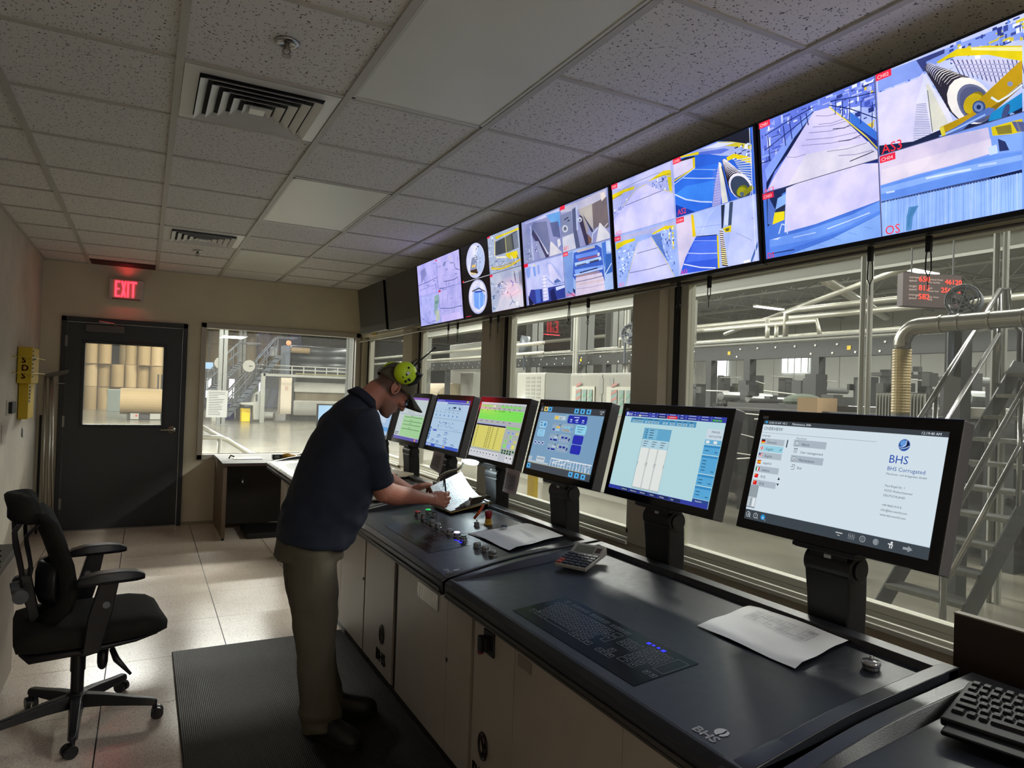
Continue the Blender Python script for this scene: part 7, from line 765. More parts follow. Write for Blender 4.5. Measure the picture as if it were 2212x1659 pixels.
monitor('mon5', 4.406, 3.863, 'touch monitor with a pale blue diagram page, left of the yellow and green one')
monitor('mon6', 5.100, 4.560, 'touch monitor with pale green bars, partly behind the cap peak')
monitor('mon7', 5.810, 5.270, 'touch monitor mostly hidden behind the man\'s chest, pale blue page')
# sheets hanging from the stands
for pts, lab in ((((1.668, 3.172, 1.162), (1.668, 3.020, 1.157), (1.668, 3.045, 1.033), (1.668, 3.188, 1.038)), 'printed sheet hanging from the lower right of the yellow and green monitor'),
                 (((1.672, 4.195, 1.158), (1.672, 4.015, 1.154), (1.672, 4.055, 1.020), (1.672, 4.235, 1.046)), 'pinkish printed sheet hanging below the pale blue diagram monitor')):
    P = [Vector(p) for p in pts]; t = thing('hanging_sheet', P[2], lab, 'paper', 'sheets hanging from monitors'); g = G(); nn = 6; vs = []
    for i in range(nn+1):
        for j in range(nn+1):
            p = P[0].lerp(P[1], j/nn).lerp(P[3].lerp(P[2], j/nn), i/nn); p.x -= .010*(i/nn)**2+.003*math.sin(j); vs.append(p)
    fs = [(i*(nn+1)+j, i*(nn+1)+j+1, (i+1)*(nn+1)+j+1, (i+1)*(nn+1)+j) for i in range(nn) for j in range(nn)]
    g.add(vs, fs); g.add([v+Vector((.0006, 0, 0)) for v in vs], [f[::-1] for f in fs]); g.obj('sheet', M('hanging_paper', 'c8bcc0', .7), t, smooth=True)
    g = G()
    for r in range(11):
        for q in range(4):
            p = P[0].lerp(P[1], .2+q*.17).lerp(P[3].lerp(P[2], .2+q*.17), .22+r*.06); p.x -= .010*(.22+r*.06)**2+.0055; g.box(p.x-.0003, p.x, p.y-.015-.004*(r*q % 3), p.y, p.z, p.z+.004)
    g.obj('printed_rows', M('hanging_ink', '4a4450', .7), t)
# ------------------------------------------------------------ wall screens above the windows
tvb = M('tv_black_bezel', '08080a', .3); tv_pic = screen_mat('tv_picture', 1.15, .10)
def tvplane(y, z, d=0): k = (z-2.085)/.537; return Vector((2.1205-.061*k-d, y, z))
def television(key, yr, yl, label, zb=2.088, off=False):
    t = thing('wall_screen', (2.14, (yl+yr)/2, zb), label, 'television', 'televisions above the windows'); zt = 2.632
    a, b = yr+.002, yl-.002; F = [tvplane(a, zb), tvplane(b, zb), tvplane(b, zt), tvplane(a, zt)]
    G().loft([F, [p+Vector((.035, 0, 0)) for p in F]]).obj('housing', tvb, t, bevel=.003)
    m = .010
    if off:
        G().add([tvplane(b-m, zt-m, .0006), tvplane(a+m, zt-m, .0006), tvplane(a+m, zb+.085, .0006), tvplane(b-m, zb+.085, .0006)], [(0, 1, 2, 3)]).obj('dark_screen', M('screen_off_grey', '3c3d3b', .35, spec=.3), t)
        G().add([tvplane(b-m, zb+.070, .0006), tvplane(a+m, zb+.070, .0006), tvplane(a+m, zb+.004, .0006), tvplane(b-m, zb+.004, .0006)], [(0, 1, 2, 3)]).obj('lower_strip', M('strip_grey', '434441', .4), t)
    else: screen(key, t, tvplane(b-.014, 2.620, .001), tvplane(a+.014, 2.620, .001), tvplane(b-.014, 2.103, .001), tv_pic)
    for yy in (a+.28, b-.28): G().box(2.13, 2.30, yy-.015, yy+.015, 2.30, 2.34).box(2.125, 2.14, yy-.02, yy+.02, 2.16, 2.5).obj('wall_bracket', blk_m, t)
    return t
television('tv1', .936, 1.926, 'biggest looking wall screen at the top right, with the large striped roller view')
television('tv2', 1.930, 2.882, 'wall screen with blue floor, striped rollers and yellow frames, second from the camera')
television('tv3', 2.886, 3.836, 'wall screen with grey machine parts and blue press rollers in four views')
television('tv4', 3.842, 4.786, 'wall screen with two round fisheye views on black beside yellow framed views')
television('tv5', 4.790, 5.728, 'lilac wall screen with four pale machine views')
television('', 5.735, 6.62, 'switched off dark grey wall screen beside the lilac one', 2.128, True)
television('', 6.69, 7.62, 'switched off dark grey wall screen closest to the far wall', 2.140, True)
tag(G().cyl((2.185, .75, 2.078), (2.185, 7.9, 2.078), .007, n=8).obj('blind_rail', M('rail_grey', '8c8a84', .35, metal=.6)), 'thin grey rail running under the row of wall screens', 'rail')
tag(G().box(2.286, 2.29, 7.62, 7.78, 2.155, 2.20).obj('sticky_note', yel), 'yellow sticker on the wall below the switched off screens', 'sticker')
# pull cords of the screen brackets
cordm = M('black_cord', '060607', .6); ringm = M('cord_ring_dark', '202022', .4, metal=.5)
def cord(y, zb_, wide, ring, label, i):
    t = thing('pull_cord', (2.15, y, zb_), label, 'cord', 'black pull cords under the wall screens'); zt = 2.085
    G().box(2.144, 2.156, y-.008, y+.008, zt-.05 if not wide else zt-.02, zt).tube([(2.15, y-.003, zt-.02), (2.15, y-.008, (zt+zb_)/2), (2.15, y-.009, zb_+.02), (2.15, y, zb_), (2.15, y+.009, zb_+.02), (2.15, y+.008, (zt+zb_)/2), (2.15, y+.003, zt-.02)], .0022 if not wide else .0028, 6).obj('loop', cordm, t)
    if ring: G().tube([(2.15, y+.012*math.cos(2*PI*k/16), zb_-.012+.012*math.sin(2*PI*k/16)) for k in range(16)], .0014, 5, closed=True).obj('ring', ringm, t)
    else: G().tube([(2.15, y, zb_), (2.15, y+.001, zb_-.035)], .0015, 5).obj('tail', cordm, t)
for i, (y, zb_, wd, rg, lb) in enumerate(((1.298, 1.955, 0, 0, 'black cord loop hanging in front of the red digit board'), (1.495, 1.955, 0, 0, 'black cord loop hanging under the left half of the largest wall screen'), (2.250, 1.985, 0, 0, 'black cord loop just right of the black window gasket'),
      (2.445, 1.985, 1, 1, 'black cord with a ring on the wide post, nearest of the ringed ones'), (3.178, 1.965, 0, 1, 'black cord loop with a small ring in the middle window, right one'), (3.373, 1.975, 1, 1, 'thick black cord with a ring right of the mirrored red EXIT'),
      (4.282, 1.96, 0, 0, 'black cord loop hanging against the brown post'), (4.40, 1.94, 0, 1, 'black cord with ring by the frame of the middle window'), (4.985, 1.96, 0, 1, 'black cord loop with ring above the antenna, right one'), (5.172, 1.96, 0, 0, 'black cord loop above the antenna, left one'))):
    cord(y, zb_, wd, rg, lb, i)
# ------------------------------------------------------------ task lamp
t = thing('task_lamp', (1.62, 3.98, .93), 'small gooseneck task lamp glowing above the log sheet', 'lamp')
G().box(1.60, 1.65, 3.95, 4.02, tz(1.62), .985).obj('clamp', M('lamp_grey', '9a988c', .4), t, bevel=.006)
G().tube([(1.62, 3.985, .98), (1.62, 3.97, 1.005), (1.62, 3.93, 1.028), (1.62, 3.86, 1.052), (1.62, 3.80, 1.068), (1.62, 3.72, 1.085), (1.62, 3.66, 1.102), (1.62, 3.62, 1.122), (1.62, 3.585, 1.148)], .0085, 10).obj('gooseneck', M('lamp_ivory', 'b0ac98', .4), t, smooth=True)
G().ball((1.62, 3.515, 1.158), (.040, .085, .012), 20, 8).obj('lamp_shade', M('lamp_head_white', 'dce4e4', .4, emit='f0faff', es=1.2), t, smooth=True)
G().ball((1.62, 3.505, 1.150), (.032, .072, .010), 20, 8).obj('led_panel', M('led_white_light', 'ffffff', .4, emit='e8faff', es=5), t)
l = D.lights.new('task_lamp_light', 'AREA'); l.shape = 'RECTANGLE'; l.size = .05; l.size_y = .12; l.energy = .8; l.color = (.78, .95, 1.0)
o = D.objects.new('task_lamp_light', l); o.location = (1.62, 3.505, 1.136); COL.objects.link(o)
# ------------------------------------------------------------ office chair
from mathutils import noise
CC = Vector((-.22, 3.66, 0)); CA = math.radians(8); CH = Vector((math.cos(CA), math.sin(CA), 0)); CL = Vector((-math.sin(CA), math.cos(CA), 0))
def cw(s, l, z): return CC+CH*s+CL*l+Vector((0, 0, z))
ch = thing('office_chair', CC, 'black mesh-back office chair with armrests standing at the left, turned to the console', 'office chair')
cb = M('chair_black_plastic', '17161a', .42); cf = M('chair_black_fabric', '16160f', .85, var=.15, vs=60, bump=.3, bs=300); cg = M('chair_grey_knob', '55585c', .4); cbt = M('chair_bolt_grey', '77797c', .35)
# seat: rounded cushion with waterfall front
def sect(s, w_, z0, z1, n=20):
    P = []
    for k in range(n):
        a = 2*PI*k/n; cx, sz_ = math.cos(a), math.sin(a); e = .55
        P.append(cw(s, w_*math.copysign(abs(cx)**e, cx), (z0+z1)/2+(z1-z0)/2*math.copysign(abs(sz_)**e, sz_)-.012*(1-abs(cx))*(sz_ > 0)))
    return P
G().loft([sect(*q) for q in ((-.245, .16, .425, .475), (-.235, .22, .40, .50), (-.16, .245, .392, .515), (-.02, .252, .392, .508), (.12, .255, .396, .508), (.22, .25, .402, .508), (.29, .235, .405, .495), (.325, .20, .410, .475), (.335, .15, .425, .455))]).obj('seat', cf, ch, smooth=True)
G().loft([sect(*q) for q in ((-.225, .15, .385, .40), (-.19, .21, .352, .41), (0, .23, .365, .41), (.2, .22, .385, .415), (.29, .19, .40, .42))]).obj('seat_shell', cb, ch, smooth=True)
# back: curved mesh panel, headrest, rear frame
BK = [(-.155, .50, .17), (-.10, .56, .20), (-.085, .62, .215), (-.088, .69, .22), (-.10, .76, .22), (-.13, .85, .215), (-.165, .935, .195), (-.205, .975, .16)]
def backring(s, z, w_, th):
    n = 9; F = [cw(s+.055*(2*k/(n-1)-1)**2, w_*(2*k/(n-1)-1), z) for k in range(n)]
    return F+[p-CH*th for p in reversed(F)]
G().loft([backring(s, z, w_, .028) for s, z, w_ in BK]).obj('backrest', cf, ch, smooth=True)
G().loft([backring(s, z, w_, th) for s, z, w_, th in ((-.245, .925, .12, .02), (-.228, .945, .145, .055), (-.222, .985, .15, .062), (-.232, 1.02, .145, .062), (-.252, 1.042, .125, .045), (-.27, 1.05, .09, .02))]).obj('headrest', cf, ch, smooth=True)
def strap(pts, w_, th):
    return [[cw(s+dx*th/2, l*1.0+dy*w_/2, z) for dx, dy in ((-1, -1), (1, -1), (1, 1), (-1, 1))] for s, l, z in pts]
g = G()
for sg in (-1, 1):
    g.loft(strap([(-.235, sg*.12, .935), (-.255, sg*.115, .90), (-.250, sg*.09, .84), (-.235, sg*.06, .77), (-.222, sg*.045, .70), (-.215, sg*.04, .62), (-.17, sg*.04, .50), (-.10, sg*.05, .40)], .028, .020))
    g.loft(strap([(-.175, sg*.16, .93), (-.215, sg*.13, .88), (-.212, sg*.09, .84), (-.200, sg*.06, .78), (-.19, sg*.04, .72), (-.20, sg*.04, .66)], .022, .016))
g.loft(strap([(-.21, 0, .70), (-.19, 0, .60), (-.17, 0, .50), (-.06, 0, .39)], .13, .04)); g.obj('back_frame', cb, ch, bevel=.004)
G().loft([backring(s, z, w_, .02) for s, z, w_ in ((-.14, .57, .13), (-.155, .62, .15), (-.155, .70, .15), (-.145, .745, .12))]).obj('lumbar_pad', cb, ch, smooth=True)
for sg in (-1, 1): G().cyl(cw(-.215, sg*.0-.0, .63), cw(-.215, sg*.10, .63), .012, n=10).cyl(cw(-.225, sg*.10, .63), cw(-.225, sg*.145, .63), .030, n=20).obj('lumbar_knob', cg, ch, bevel=.003)
G().cyl(cw(-.195, -.02, .645), cw(-.258, -.02, .632), .033, n=20).obj('rear_knob', cg, ch, bevel=.004)
# arms
for sg in (-1, 1):
    l = sg*.29
    G().loft([[cw(s, l+dy*w_, z) for dy, z in ((-1, z0), (-.8, z1), (.8, z1), (1, z0), (.8, z0-.012), (-.8, z0-.012))] for s, w_, z0, z1 in ((-.04, .022, .700, .708), (-.02, .036, .698, .722), (.04, .043, .700, .735), (.12, .043, .700, .736), (.18, .036, .700, .728), (.212, .020, .702, .712))]).obj('armrest', cb, ch, bevel=.004)
    post = G().prism([cw(.045, l-.018, .70), cw(.115, l-.018, .70), cw(.09, l-.018, .55), (cw(.05, l-.018, .40)), cw(-.01, l-.018, .40), cw(.005, l-.018, .55)], CL*.036)
    post.prism([cw(-.01, l-.016, .43), cw(.05, l-.016, .43), cw(.05, l*.4, .365), cw(-.01, l*.4, .365)], Vector((0, 0, -.022)))
    o = post.obj('armrest_post', cb, ch, bevel=.005)
    G().cyl(cw(.068 if sg < 0 else .045, l-.026, .60), cw(.068 if sg < 0 else .045, l-.016, .60), .014, n=16).obj('adjust_button', cbt, o)
# mechanism, column, base
G().prism([cw(-.10, -.07, .385), cw(-.055, -.07, .335), (cw(.02, -.07, .31)), cw(.13, -.07, .33), cw(.20, -.07, .365), cw(.20, -.07, .39)], CL*.14).obj('tilt_mechanism', cb, ch, bevel=.008)
G().loft([[cw(.09+.022*math.cos(a)*k, -.05+.03*math.sin(a)*k, z) for a in [i*2*PI/14 for i in range(14)]] for z, k in ((.33, 1), (.27, 1), (.25, .8), (.24, .4))]).obj('tension_knob', cb, ch, smooth=True)
G().tube([cw(.12, -.10, .34), cw(.135, -.13, .30), cw(.19, -.17, .235)], [.012, .014, .006], 8).obj('height_lever', cb, ch, smooth=True)
G().lathe([(0, 0), (.026, 0), (.026, .13), (.030, .13), (.030, .20), (.027, .21), (.027, .235), (0, .235)], cw(0, 0, .105)).obj('gas_column', cb, ch)
G().lathe([(0, -.03), (.028, -.03), (.040, 0), (.044, .03), (.040, .055), (0, .06)], cw(0, 0, .085)).obj('base_hub', cb, ch, smooth=True)
for k in range(5):
    a = math.radians(-88+72*k); d = Vector((math.cos(a), math.sin(a), 0)); n_ = Vector((-d.y, d.x, 0)); c = Vector((CC.x, CC.y, 0))
    lg = G().loft([[c+d*r+n_*(w_*sx)+Vector((0, 0, z+h*sz2)) for sx, sz2 in ((-1, -1), (1, -1), (.7, 1), (-.7, 1))] for r, w_, z, h in ((.02, .030, .105, .030), (.12, .027, .100, .024), (.24, .022, .086, .018), (.315, .020, .078, .016), (.335, .012, .072, .010))]).obj('leg', cb, ch, bevel=.005)
    p = c+d*.325; ca_ = a+.5+k*1.3; w_ = Vector((math.cos(ca_), math.sin(ca_), 0)); off = Vector((-w_.y, w_.x, 0))*.012
    cs = G().cyl(p+Vector((0, 0, .045)), p+Vector((0, 0, .07)), .010, n=10)
    cs.loft([[p-off+w_*s_*.009+Vector((0, 0, .026))+Vector((off.x*u/.012, off.y*u/.012, 0)) for u in (-.001, .001)]+[p-off+w_*s_*.009+Vector((0, 0, .056))+Vector((off.x*u/.012, off.y*u/.012, 0)) for u in (.001, -.001)] for s_ in (-1, 1)])
    for s_ in (-1, 1): cs.cyl(p-off+w_*s_*.006+Vector((0, 0, .026)), p-off+w_*s_*.024+Vector((0, 0, .026)), .026, n=20)
    cs.obj('caster', cb, lg, bevel=.002)
tag(G().tube([(-.62, 2.92, .02), (-.40, 2.93, .022), (-.235, 2.96, .02)], [.02, .02, .016], 8).obj('chair_foot_bar', cb), 'black rounded bar end on the floor at the bottom left edge', 'bar')
# ------------------------------------------------------------ the man
man = thing('person', (.80, 3.15, .014), 'man in navy polo shirt and khaki trousers leaning over the console, writing on a clipboard', 'person')
def skin_mat():
    m = D.materials.new('skin'); m.use_nodes = True; N = m.node_tree.nodes; L = m.node_tree.links; b = N['Principled BSDF']
    a = N.new('ShaderNodeAttribute'); a.attribute_name = 'Col'; L.new(a.outputs['Color'], b.inputs['Base Color']); b.inputs['Roughness'].default_value = .5
    b.inputs['Subsurface Weight'].default_value = .08; b.inputs['Subsurface Radius'].default_value = (.01, .004, .002)
    tc = N.new('ShaderNodeTexCoord'); n = N.new('ShaderNodeTexNoise'); n.inputs['Scale'].default_value = 180; n.inputs['Detail'].default_value = 4; L.new(tc.outputs['Object'], n.inputs['Vector'])
    bp = N.new('ShaderNodeBump'); bp.inputs['Strength'].default_value = .25; bp.inputs['Distance'].default_value = .0015; L.new(n.outputs['Fac'], bp.inputs['Height']); L.new(bp.outputs[0], b.inputs['Normal']); return m
skin = skin_mat()
HA = math.radians(45); HF = Vector((math.cos(HA), .03, -math.sin(HA))).normalized(); HL = Vector((0, 1, 0)); HL = (HL-HF*HL.dot(HF)).normalized(); HU = HF.cross(HL)
HO = Vector((1.090, 3.345, 1.550))
def hp(x, y, z): return HO+HF*x+HL*y+HU*z
def ering(c, ax1, ax2, r1, r2, n=24, e=1.0):
    c = Vector(c); return [c+ax1*(r1*math.copysign(abs(math.cos(t))**e, math.cos(t)))+ax2*(r2*math.copysign(abs(math.sin(t))**e, math.sin(t))) for t in [2*PI*k/n for k in range(n)]]
def limb(g, pts, n=18):
    """pts: (centre, radius) or (centre, r_side, r_fore) along a limb"""
    g.tube([p[0] for p in pts], [p[1] for p in pts], n); return g
body = G()
# torso core, hips and legs hidden by the clothes keep the body one figure
SP = [((.705, 3.25, .80), .12, .155, (.15, 0, 1)), ((.74, 3.26, .92), .14, .165, (.22, 0, 1)), ((.775, 3.28, 1.03), .145, .165, (.2, 0, 1)), ((.80, 3.30, 1.14), .14, .165, (.18, 0, 1)), ((.83, 3.31, 1.25), .125, .17, (.2, 0, 1)), ((.865, 3.32, 1.34), .11, .17, (.35, 0, 1)), ((.90, 3.325, 1.41), .085, .14, (.55, 0, .85)), ((.935, 3.33, 1.46), .065, .08, (.65, 0, .75))]
body.loft([ering(c, Vector((a[2], 0, -a[0])).normalized(), Vector((0, 1, 0)), r1, r2) for c, r1, r2, a in SP])
for (h_, k_, a_) in (((.695, 3.15, .84), (.700, 3.07, .46), (.730, 3.06, .09)), ((.695, 3.34, .84), (.738, 3.28, .46), (.795, 3.23, .09))):
    limb(body, [(h_, .085), (k_, .055), (a_, .04)])
# neck and head
limb(body, [((.925, 3.33, 1.44), .075), ((.965, 3.335, 1.475), .066), (hp(-.035, 0, -.055), .062), (hp(-.02, 0, -.01), .06)])
HR = [(-.122, .056, .080, .022), (-.114, .030, .092, .034), (-.100, .0, .097, .046), (-.082, -.022, .098, .056), (-.060, -.048, .098, .063), (-.030, -.072, .096, .069), (0, -.086, .092, .072), (.03, -.094, .097, .075), (.06, -.095, .097, .075), (.085, -.088, .088, .069), (.106, -.070, .068, .055), (.120, -.045, .042, .036), (.126, -.02, .02, .014)]
rings = []
for z, xb, xf, hw in HR:
    P = []
    for k in range(28):
        t = 2*PI*k/28; cx = math.cos(t); x = (xb+xf)/2+(xf-xb)/2*cx; w_ = hw*math.copysign(abs(math.sin(t))**.85, math.sin(t))*(1-.18*max(0, cx)**2); P.append(hp(x, w_, z))
    rings.append(P)
body.loft(rings)
for sg in (-1, 1):
    body.ball(hp(.078, sg*.033, .034), (.022, .026, .010), 12, 8, ax=Matrix((HF, HL, HU)).transposed())        # brow
    body.ball(hp(.078, sg*.048, -.018), (.022, .018, .020), 12, 8, ax=Matrix((HF, HL, HU)).transposed())       # cheek bone
    body.ball(hp(.080, sg*.033, .012), (.013, .015, .012), 12, 8, ax=Matrix((HF, HL, HU)).transposed())        # eye
# nose, lips, chin
body.loft([[hp(.094, -.009, .022), hp(.094, .009, .022), hp(.108, .006, .020), hp(.108, -.006, .020)], [hp(.09, -.012, .0), hp(.09, .012, .0), hp(.117, .008, .0), hp(.117, -.008, .0)], [hp(.09, -.018, -.024), hp(.09, .018, -.024), hp(.127, .011, -.022), hp(.127, -.011, -.022)], [hp(.088, -.017, -.036), hp(.088, .017, -.036), hp(.120, .011, -.036), hp(.120, -.011, -.036)]])
body.ball(hp(.118, 0, -.028), .0125, 12, 8)
for sg in (-1, 1): body.ball(hp(.103, sg*.014, -.031), .009, 10, 6)
for z, r, x in ((-.056, .0065, .097), (-.068, .0075, .096)): body.ball(hp(x, 0, z), (.010, .024, r), 14, 8, ax=Matrix((HF, HL, HU)).transposed())
for sg in (-1, 1): body.ball(hp(.100, sg*.034, .034), (.006, .016, .005), 10, 6, ax=Matrix((HF, HL, HU)).transposed())
body.ball(hp(.082, 0, -.105), (.020, .024, .016), 12, 8, ax=Matrix((HF, HL, HU)).transposed())
# ears: rim, lobe and bowl
for sg in (-1, 1):
    pts = [hp(-.008+.019*math.cos(t)-.006*math.sin(t), sg*(.078+.008*(1-math.cos(t-2.2))), .002+.031*math.sin(t)) for t in [k*2*PI/16 for k in range(16)]]
    body.tube(pts, .0055, 6, closed=True); body.ball(hp(-.006, sg*.076, .0), (.015, .007, .025), 10, 8, ax=Matrix((HF, HL, HU)).transposed()); body.ball(hp(.004, sg*.076, -.028), .007, 8, 6)
# arms
RS, RE, RW = Vector((.90, 3.135, 1.375)), Vector((1.012, 3.21, 1.055)), Vector((1.325, 3.345, .985))
LS, LE, LW = Vector((.90, 3.52, 1.375)), Vector((1.10, 3.64, 1.10)), Vector((1.325, 3.665, .99))
limb(body, [((.87, 3.25, 1.36), .06), (RS, .066), (RS.lerp(RE, .35), .062), (RS.lerp(RE, .7), .056), (RE+Vector((-.012, 0, .045)), .052), (RE+Vector((.02, 0, .0)), .055), (RE.lerp(RW, .28)+Vector((0, 0, -.006)), .052), (RE.lerp(RW, .55), .042), (RE.lerp(RW, .82), .031), (RW, .028), (RW+Vector((.02, .006, 0)), .028)])
limb(body, [((.87, 3.40, 1.36), .06), (LS, .066), (LS.lerp(LE, .4), .06), (LS.lerp(LE, .8), .05), (LE, .048), (LE.lerp(LW, .3), .048), (LE.lerp(LW, .6), .038), (LE.lerp(LW, .85), .029), (LW, .027)])
# right hand: fist seen from its back, knuckles to the right, gripping the pen
def chain(g, pts, rs): g.tube(pts, rs, 10); g.ball(pts[-1], rs[-1]*1.0, 10, 8); return g
K = RW
body.loft([ering(K+Vector((.005, 0, 0)), Vector((0, .6, .8)), Vector((0, .8, -.6)), .030, .022, 16), ering(K+Vector((.035, .006, -.002)), Vector((0, .25, .97)), Vector((0, .97, -.25)), .036, .020, 16, .8), ering(K+Vector((.065, .012, -.004)), Vector((0, .1, 1)), Vector((0, 1, -.1)), .041, .018, 16, .8), ering(K+Vector((.088, .018, -.006)), Vector((0, .05, 1)), Vector((0, 1, -.05)), .038, .014, 16, .8)])
for i, (z, ln) in enumerate(((.024, 1.0), (.004, 1.08), (-.017, 1.0), (-.036, .84))):
    k0 = K+Vector((.080-.002*i*i*.6, .010, z-.004)); body.ball(k0+Vector((.006, -.004, 0)), .0115, 10, 8)
    if i == 0: chain(body, [k0, k0+Vector((.028, .016, .006)), k0+Vector((.036, .040, -.006)), k0+Vector((.028, .056, -.024))], [.0115, .0105, .0092, .0080])
    else: chain(body, [k0, k0+Vector((.034*ln, .014, -.002)), k0+Vector((.036*ln, .040*ln, -.004)), k0+Vector((.010, .047, -.004)), k0+Vector((-.010, .040, -.002))], [.0113, .0105, .0097, .0088, .0080])
chain(body, [K+Vector((.012, .020, .012)), K+Vector((.045, .040, .022)), K+Vector((.080, .052, .022)), K+Vector((.104, .056, .008))], [.016, .0145, .0115, .0095])
# left hand lifting the paper edge: fingers below, thumb on top
K = LW
body.loft([ering(K, Vector((0, 1, 0)), Vector((0, 0, 1)), .029, .021, 16), ering(K+Vector((.035, -.004, .010)), Vector((0, 1, .1)), Vector((0, -.1, 1)), .038, .017, 16, .8), ering(K+Vector((.070, -.008, .018)), Vector((0, 1, .1)), Vector((0, -.1, 1)), .040, .014, 16, .8)])
for i, (y, ln) in enumerate(((-.030, .95), (-.010, 1.05), (.010, 1.0), (.029, .8))):
    k0 = K+Vector((.066, y-.006, .018)); body.ball(k0+Vector((0, 0, .004)), .0105, 10, 8); chain(body, [k0, k0+Vector((.036*ln, -.006, .004)), k0+Vector((.054*ln, -.012, -.016)), k0+Vector((.048*ln, -.018, -.034))], [.0108, .0098, .0088, .0078])
chain(body, [K+Vector((.018, -.026, .012)), K+Vector((.048, -.048, .030)), K+Vector((.082, -.056, .036)), K+Vector((.104, -.060, .034))], [.0145, .0130, .0108, .0090])
bo = bake(body.obj('body', skin, man, remesh=.0042, sm=2))
me = bo.data; ca = me.color_attributes.new('Col', 'FLOAT_COLOR', 'POINT'); org = world_origin(man); buf = []
base = Vector(lin('c08a74')); red = Vector(lin('b06c58')); stub = Vector(lin('8a7060')); hair = Vector(lin('40342c')); lip = Vector(lin('94584c'))
def sstep(a, b, x): t = max(0, min(1, (x-a)/(b-a))); return t*t*(3-2*t)
for v in me.vertices:
    w_ = v.co+org; q = w_-HO; x, y, z = q.dot(HF), q.dot(HL), q.dot(HU); c = base.lerp(red, .5+.5*noise.noise(w_*9))
    if q.length < .2:
        st_ = sstep(-.03, -.055, z-.25*(x-.06))*sstep(-.02, .03, x)*(.65+.35*noise.noise(w_*300)); c = c.lerp(stub, max(0, min(.85, st_)))
        hs = sstep(.055, .02, x-.35*z)*sstep(-.055, -.03, z)*sstep(.0, .012, abs(q.length)-.06); 
        if not (abs(y) > .073 and -.03 < x < .02): c = c.lerp(hair, hs*.85)
        if .088 < x and abs(y) < .022 and -.074 < z < -.050: c = c.lerp(lip, .6)
    buf += [c.x, c.y, c.z, 1]
ca.data.foreach_set('color', buf)
def wrinkle(o, f):
    me = o.data; me.update(); N_ = [v.normal.copy() for v in me.vertices]; org = world_origin(o.parent)
    for v, n_ in zip(me.vertices, N_): v.co += n_*f(v.co+org)
# polo shirt
navy = M('navy_cotton', '161d2e', .85, bump=.25, bs=500); sh = G()
SH = [((.705, 3.235, .832), .160, .205, (.16, 0, 1)), ((.722, 3.245, .875), .172, .210, (.2, 0, 1)), ((.760, 3.26, .95), .188, .215, (.2, 0, 1)), ((.795, 3.28, 1.04), .190, .218, (.18, 0, 1)), ((.815, 3.30, 1.14), .176, .218, (.16, 0, 1)), ((.845, 3.31, 1.25), .158, .222, (.2, 0, 1)), ((.875, 3.32, 1.34), .138, .215, (.38, 0, 1)), ((.905, 3.325, 1.41), .108, .170, (.55, 0, .85)), ((.935, 3.33, 1.462), .082, .100, (.65, 0, .75)), ((.950, 3.333, 1.487), .070, .074, (.65, 0, .75))]
sh.loft([ering(c, Vector((a[2], 0, -a[0])).normalized(), Vector((0, 1, 0)), r1, r2, 32, .9) for c, r1, r2, a in SH])
for (A, B, ins, s_) in ((RS, RE, 3.24, -1), (LS, LE, 3.41, 1)):
    d = (B-A).normalized(); L_ = (B-A).length
    sh.tube([Vector((.87, ins, 1.375)), A+Vector((0, 0, .012)), A.lerp(B, .25), A.lerp(B, .5), A.lerp(B, .84)], [.088, .088, .082, .076, .074], 20)
so = bake(sh.obj('polo_shirt', navy, man, remesh=.0075, sm=4))
wrinkle(so, lambda p: .007*noise.noise(Vector((p.x*5, p.y*5, p.z*11+p.x*8)))+.004*noise.noise(Vector((p.x*16, p.y*12, p.z*22)))*(1+sstep(1.15, .95, p.z)))
me_ = so.data; me_.polygons.foreach_set('use_smooth', [True]*len(me_.polygons))
# hems, sleeve cuffs, collar
col = G(); nn = 26; a1 = Vector((.75, 0, -.65)).normalized(); a2 = Vector((0, 1, 0)); ax_ = Vector((.65, 0, .75)).normalized(); c0 = Vector((.945, 3.333, 1.478))
R0 = ering(c0, a1, a2, .080, .084, nn); R1 = ering(c0+ax_*.040-a1*.006, a1, a2, .068, .068, nn); R2 = ering(c0+ax_*.034-a1*.006, a1, a2, .062, .062, nn); R3 = ering(c0-ax_*.004-a1*.004, a1, a2, .090, .094, nn)
col.loft([R2, R1, R3, R0], cap=False); col.obj('collar', navy, man, smooth=True)
for (A, B) in ((RS, RE), (LS, LE)):
    c = A.lerp(B, .84); d = (B-A).normalized(); G().tube([c-d*.012, c+d*.010, c+d*.010, c-d*.012], [.0775, .0775, .071, .071], 24, cap=False).obj('sleeve_hem', navy, man, smooth=True)
# trousers
kh = M('khaki_cotton', '565142', .9, var=.08, vs=8, bump=.2, bs=400); tr = G()
tr.loft([ering(c, Vector((1, 0, 0)), Vector((0, 1, 0)), r1, r2, 28, .9) for c, r1, r2 in (((.700, 3.24, .91), .135, .175), ((.698, 3.24, .84), .145, .190), ((.692, 3.235, .77), .150, .192))])
limb(tr, [((.690, 3.14, .80), .105), ((.690, 3.115, .68), .107), ((.692, 3.085, .55), .098), ((.697, 3.07, .46), .090), ((.704, 3.065, .36), .083), ((.712, 3.062, .26), .079), ((.722, 3.062, .17), .080), ((.730, 3.062, .10), .085), ((.736, 3.06, .055), .078)], 22)
limb(tr, [((.690, 3.34, .80), .105), ((.705, 3.33, .68), .105), ((.722, 3.305, .55), .096), ((.738, 3.285, .46), .088), ((.752, 3.265, .34), .081), ((.772, 3.245, .22), .078), ((.790, 3.235, .12), .082), ((.798, 3.232, .06), .078)], 22)
to = bake(tr.obj('trousers', kh, man, remesh=.007, sm=3))
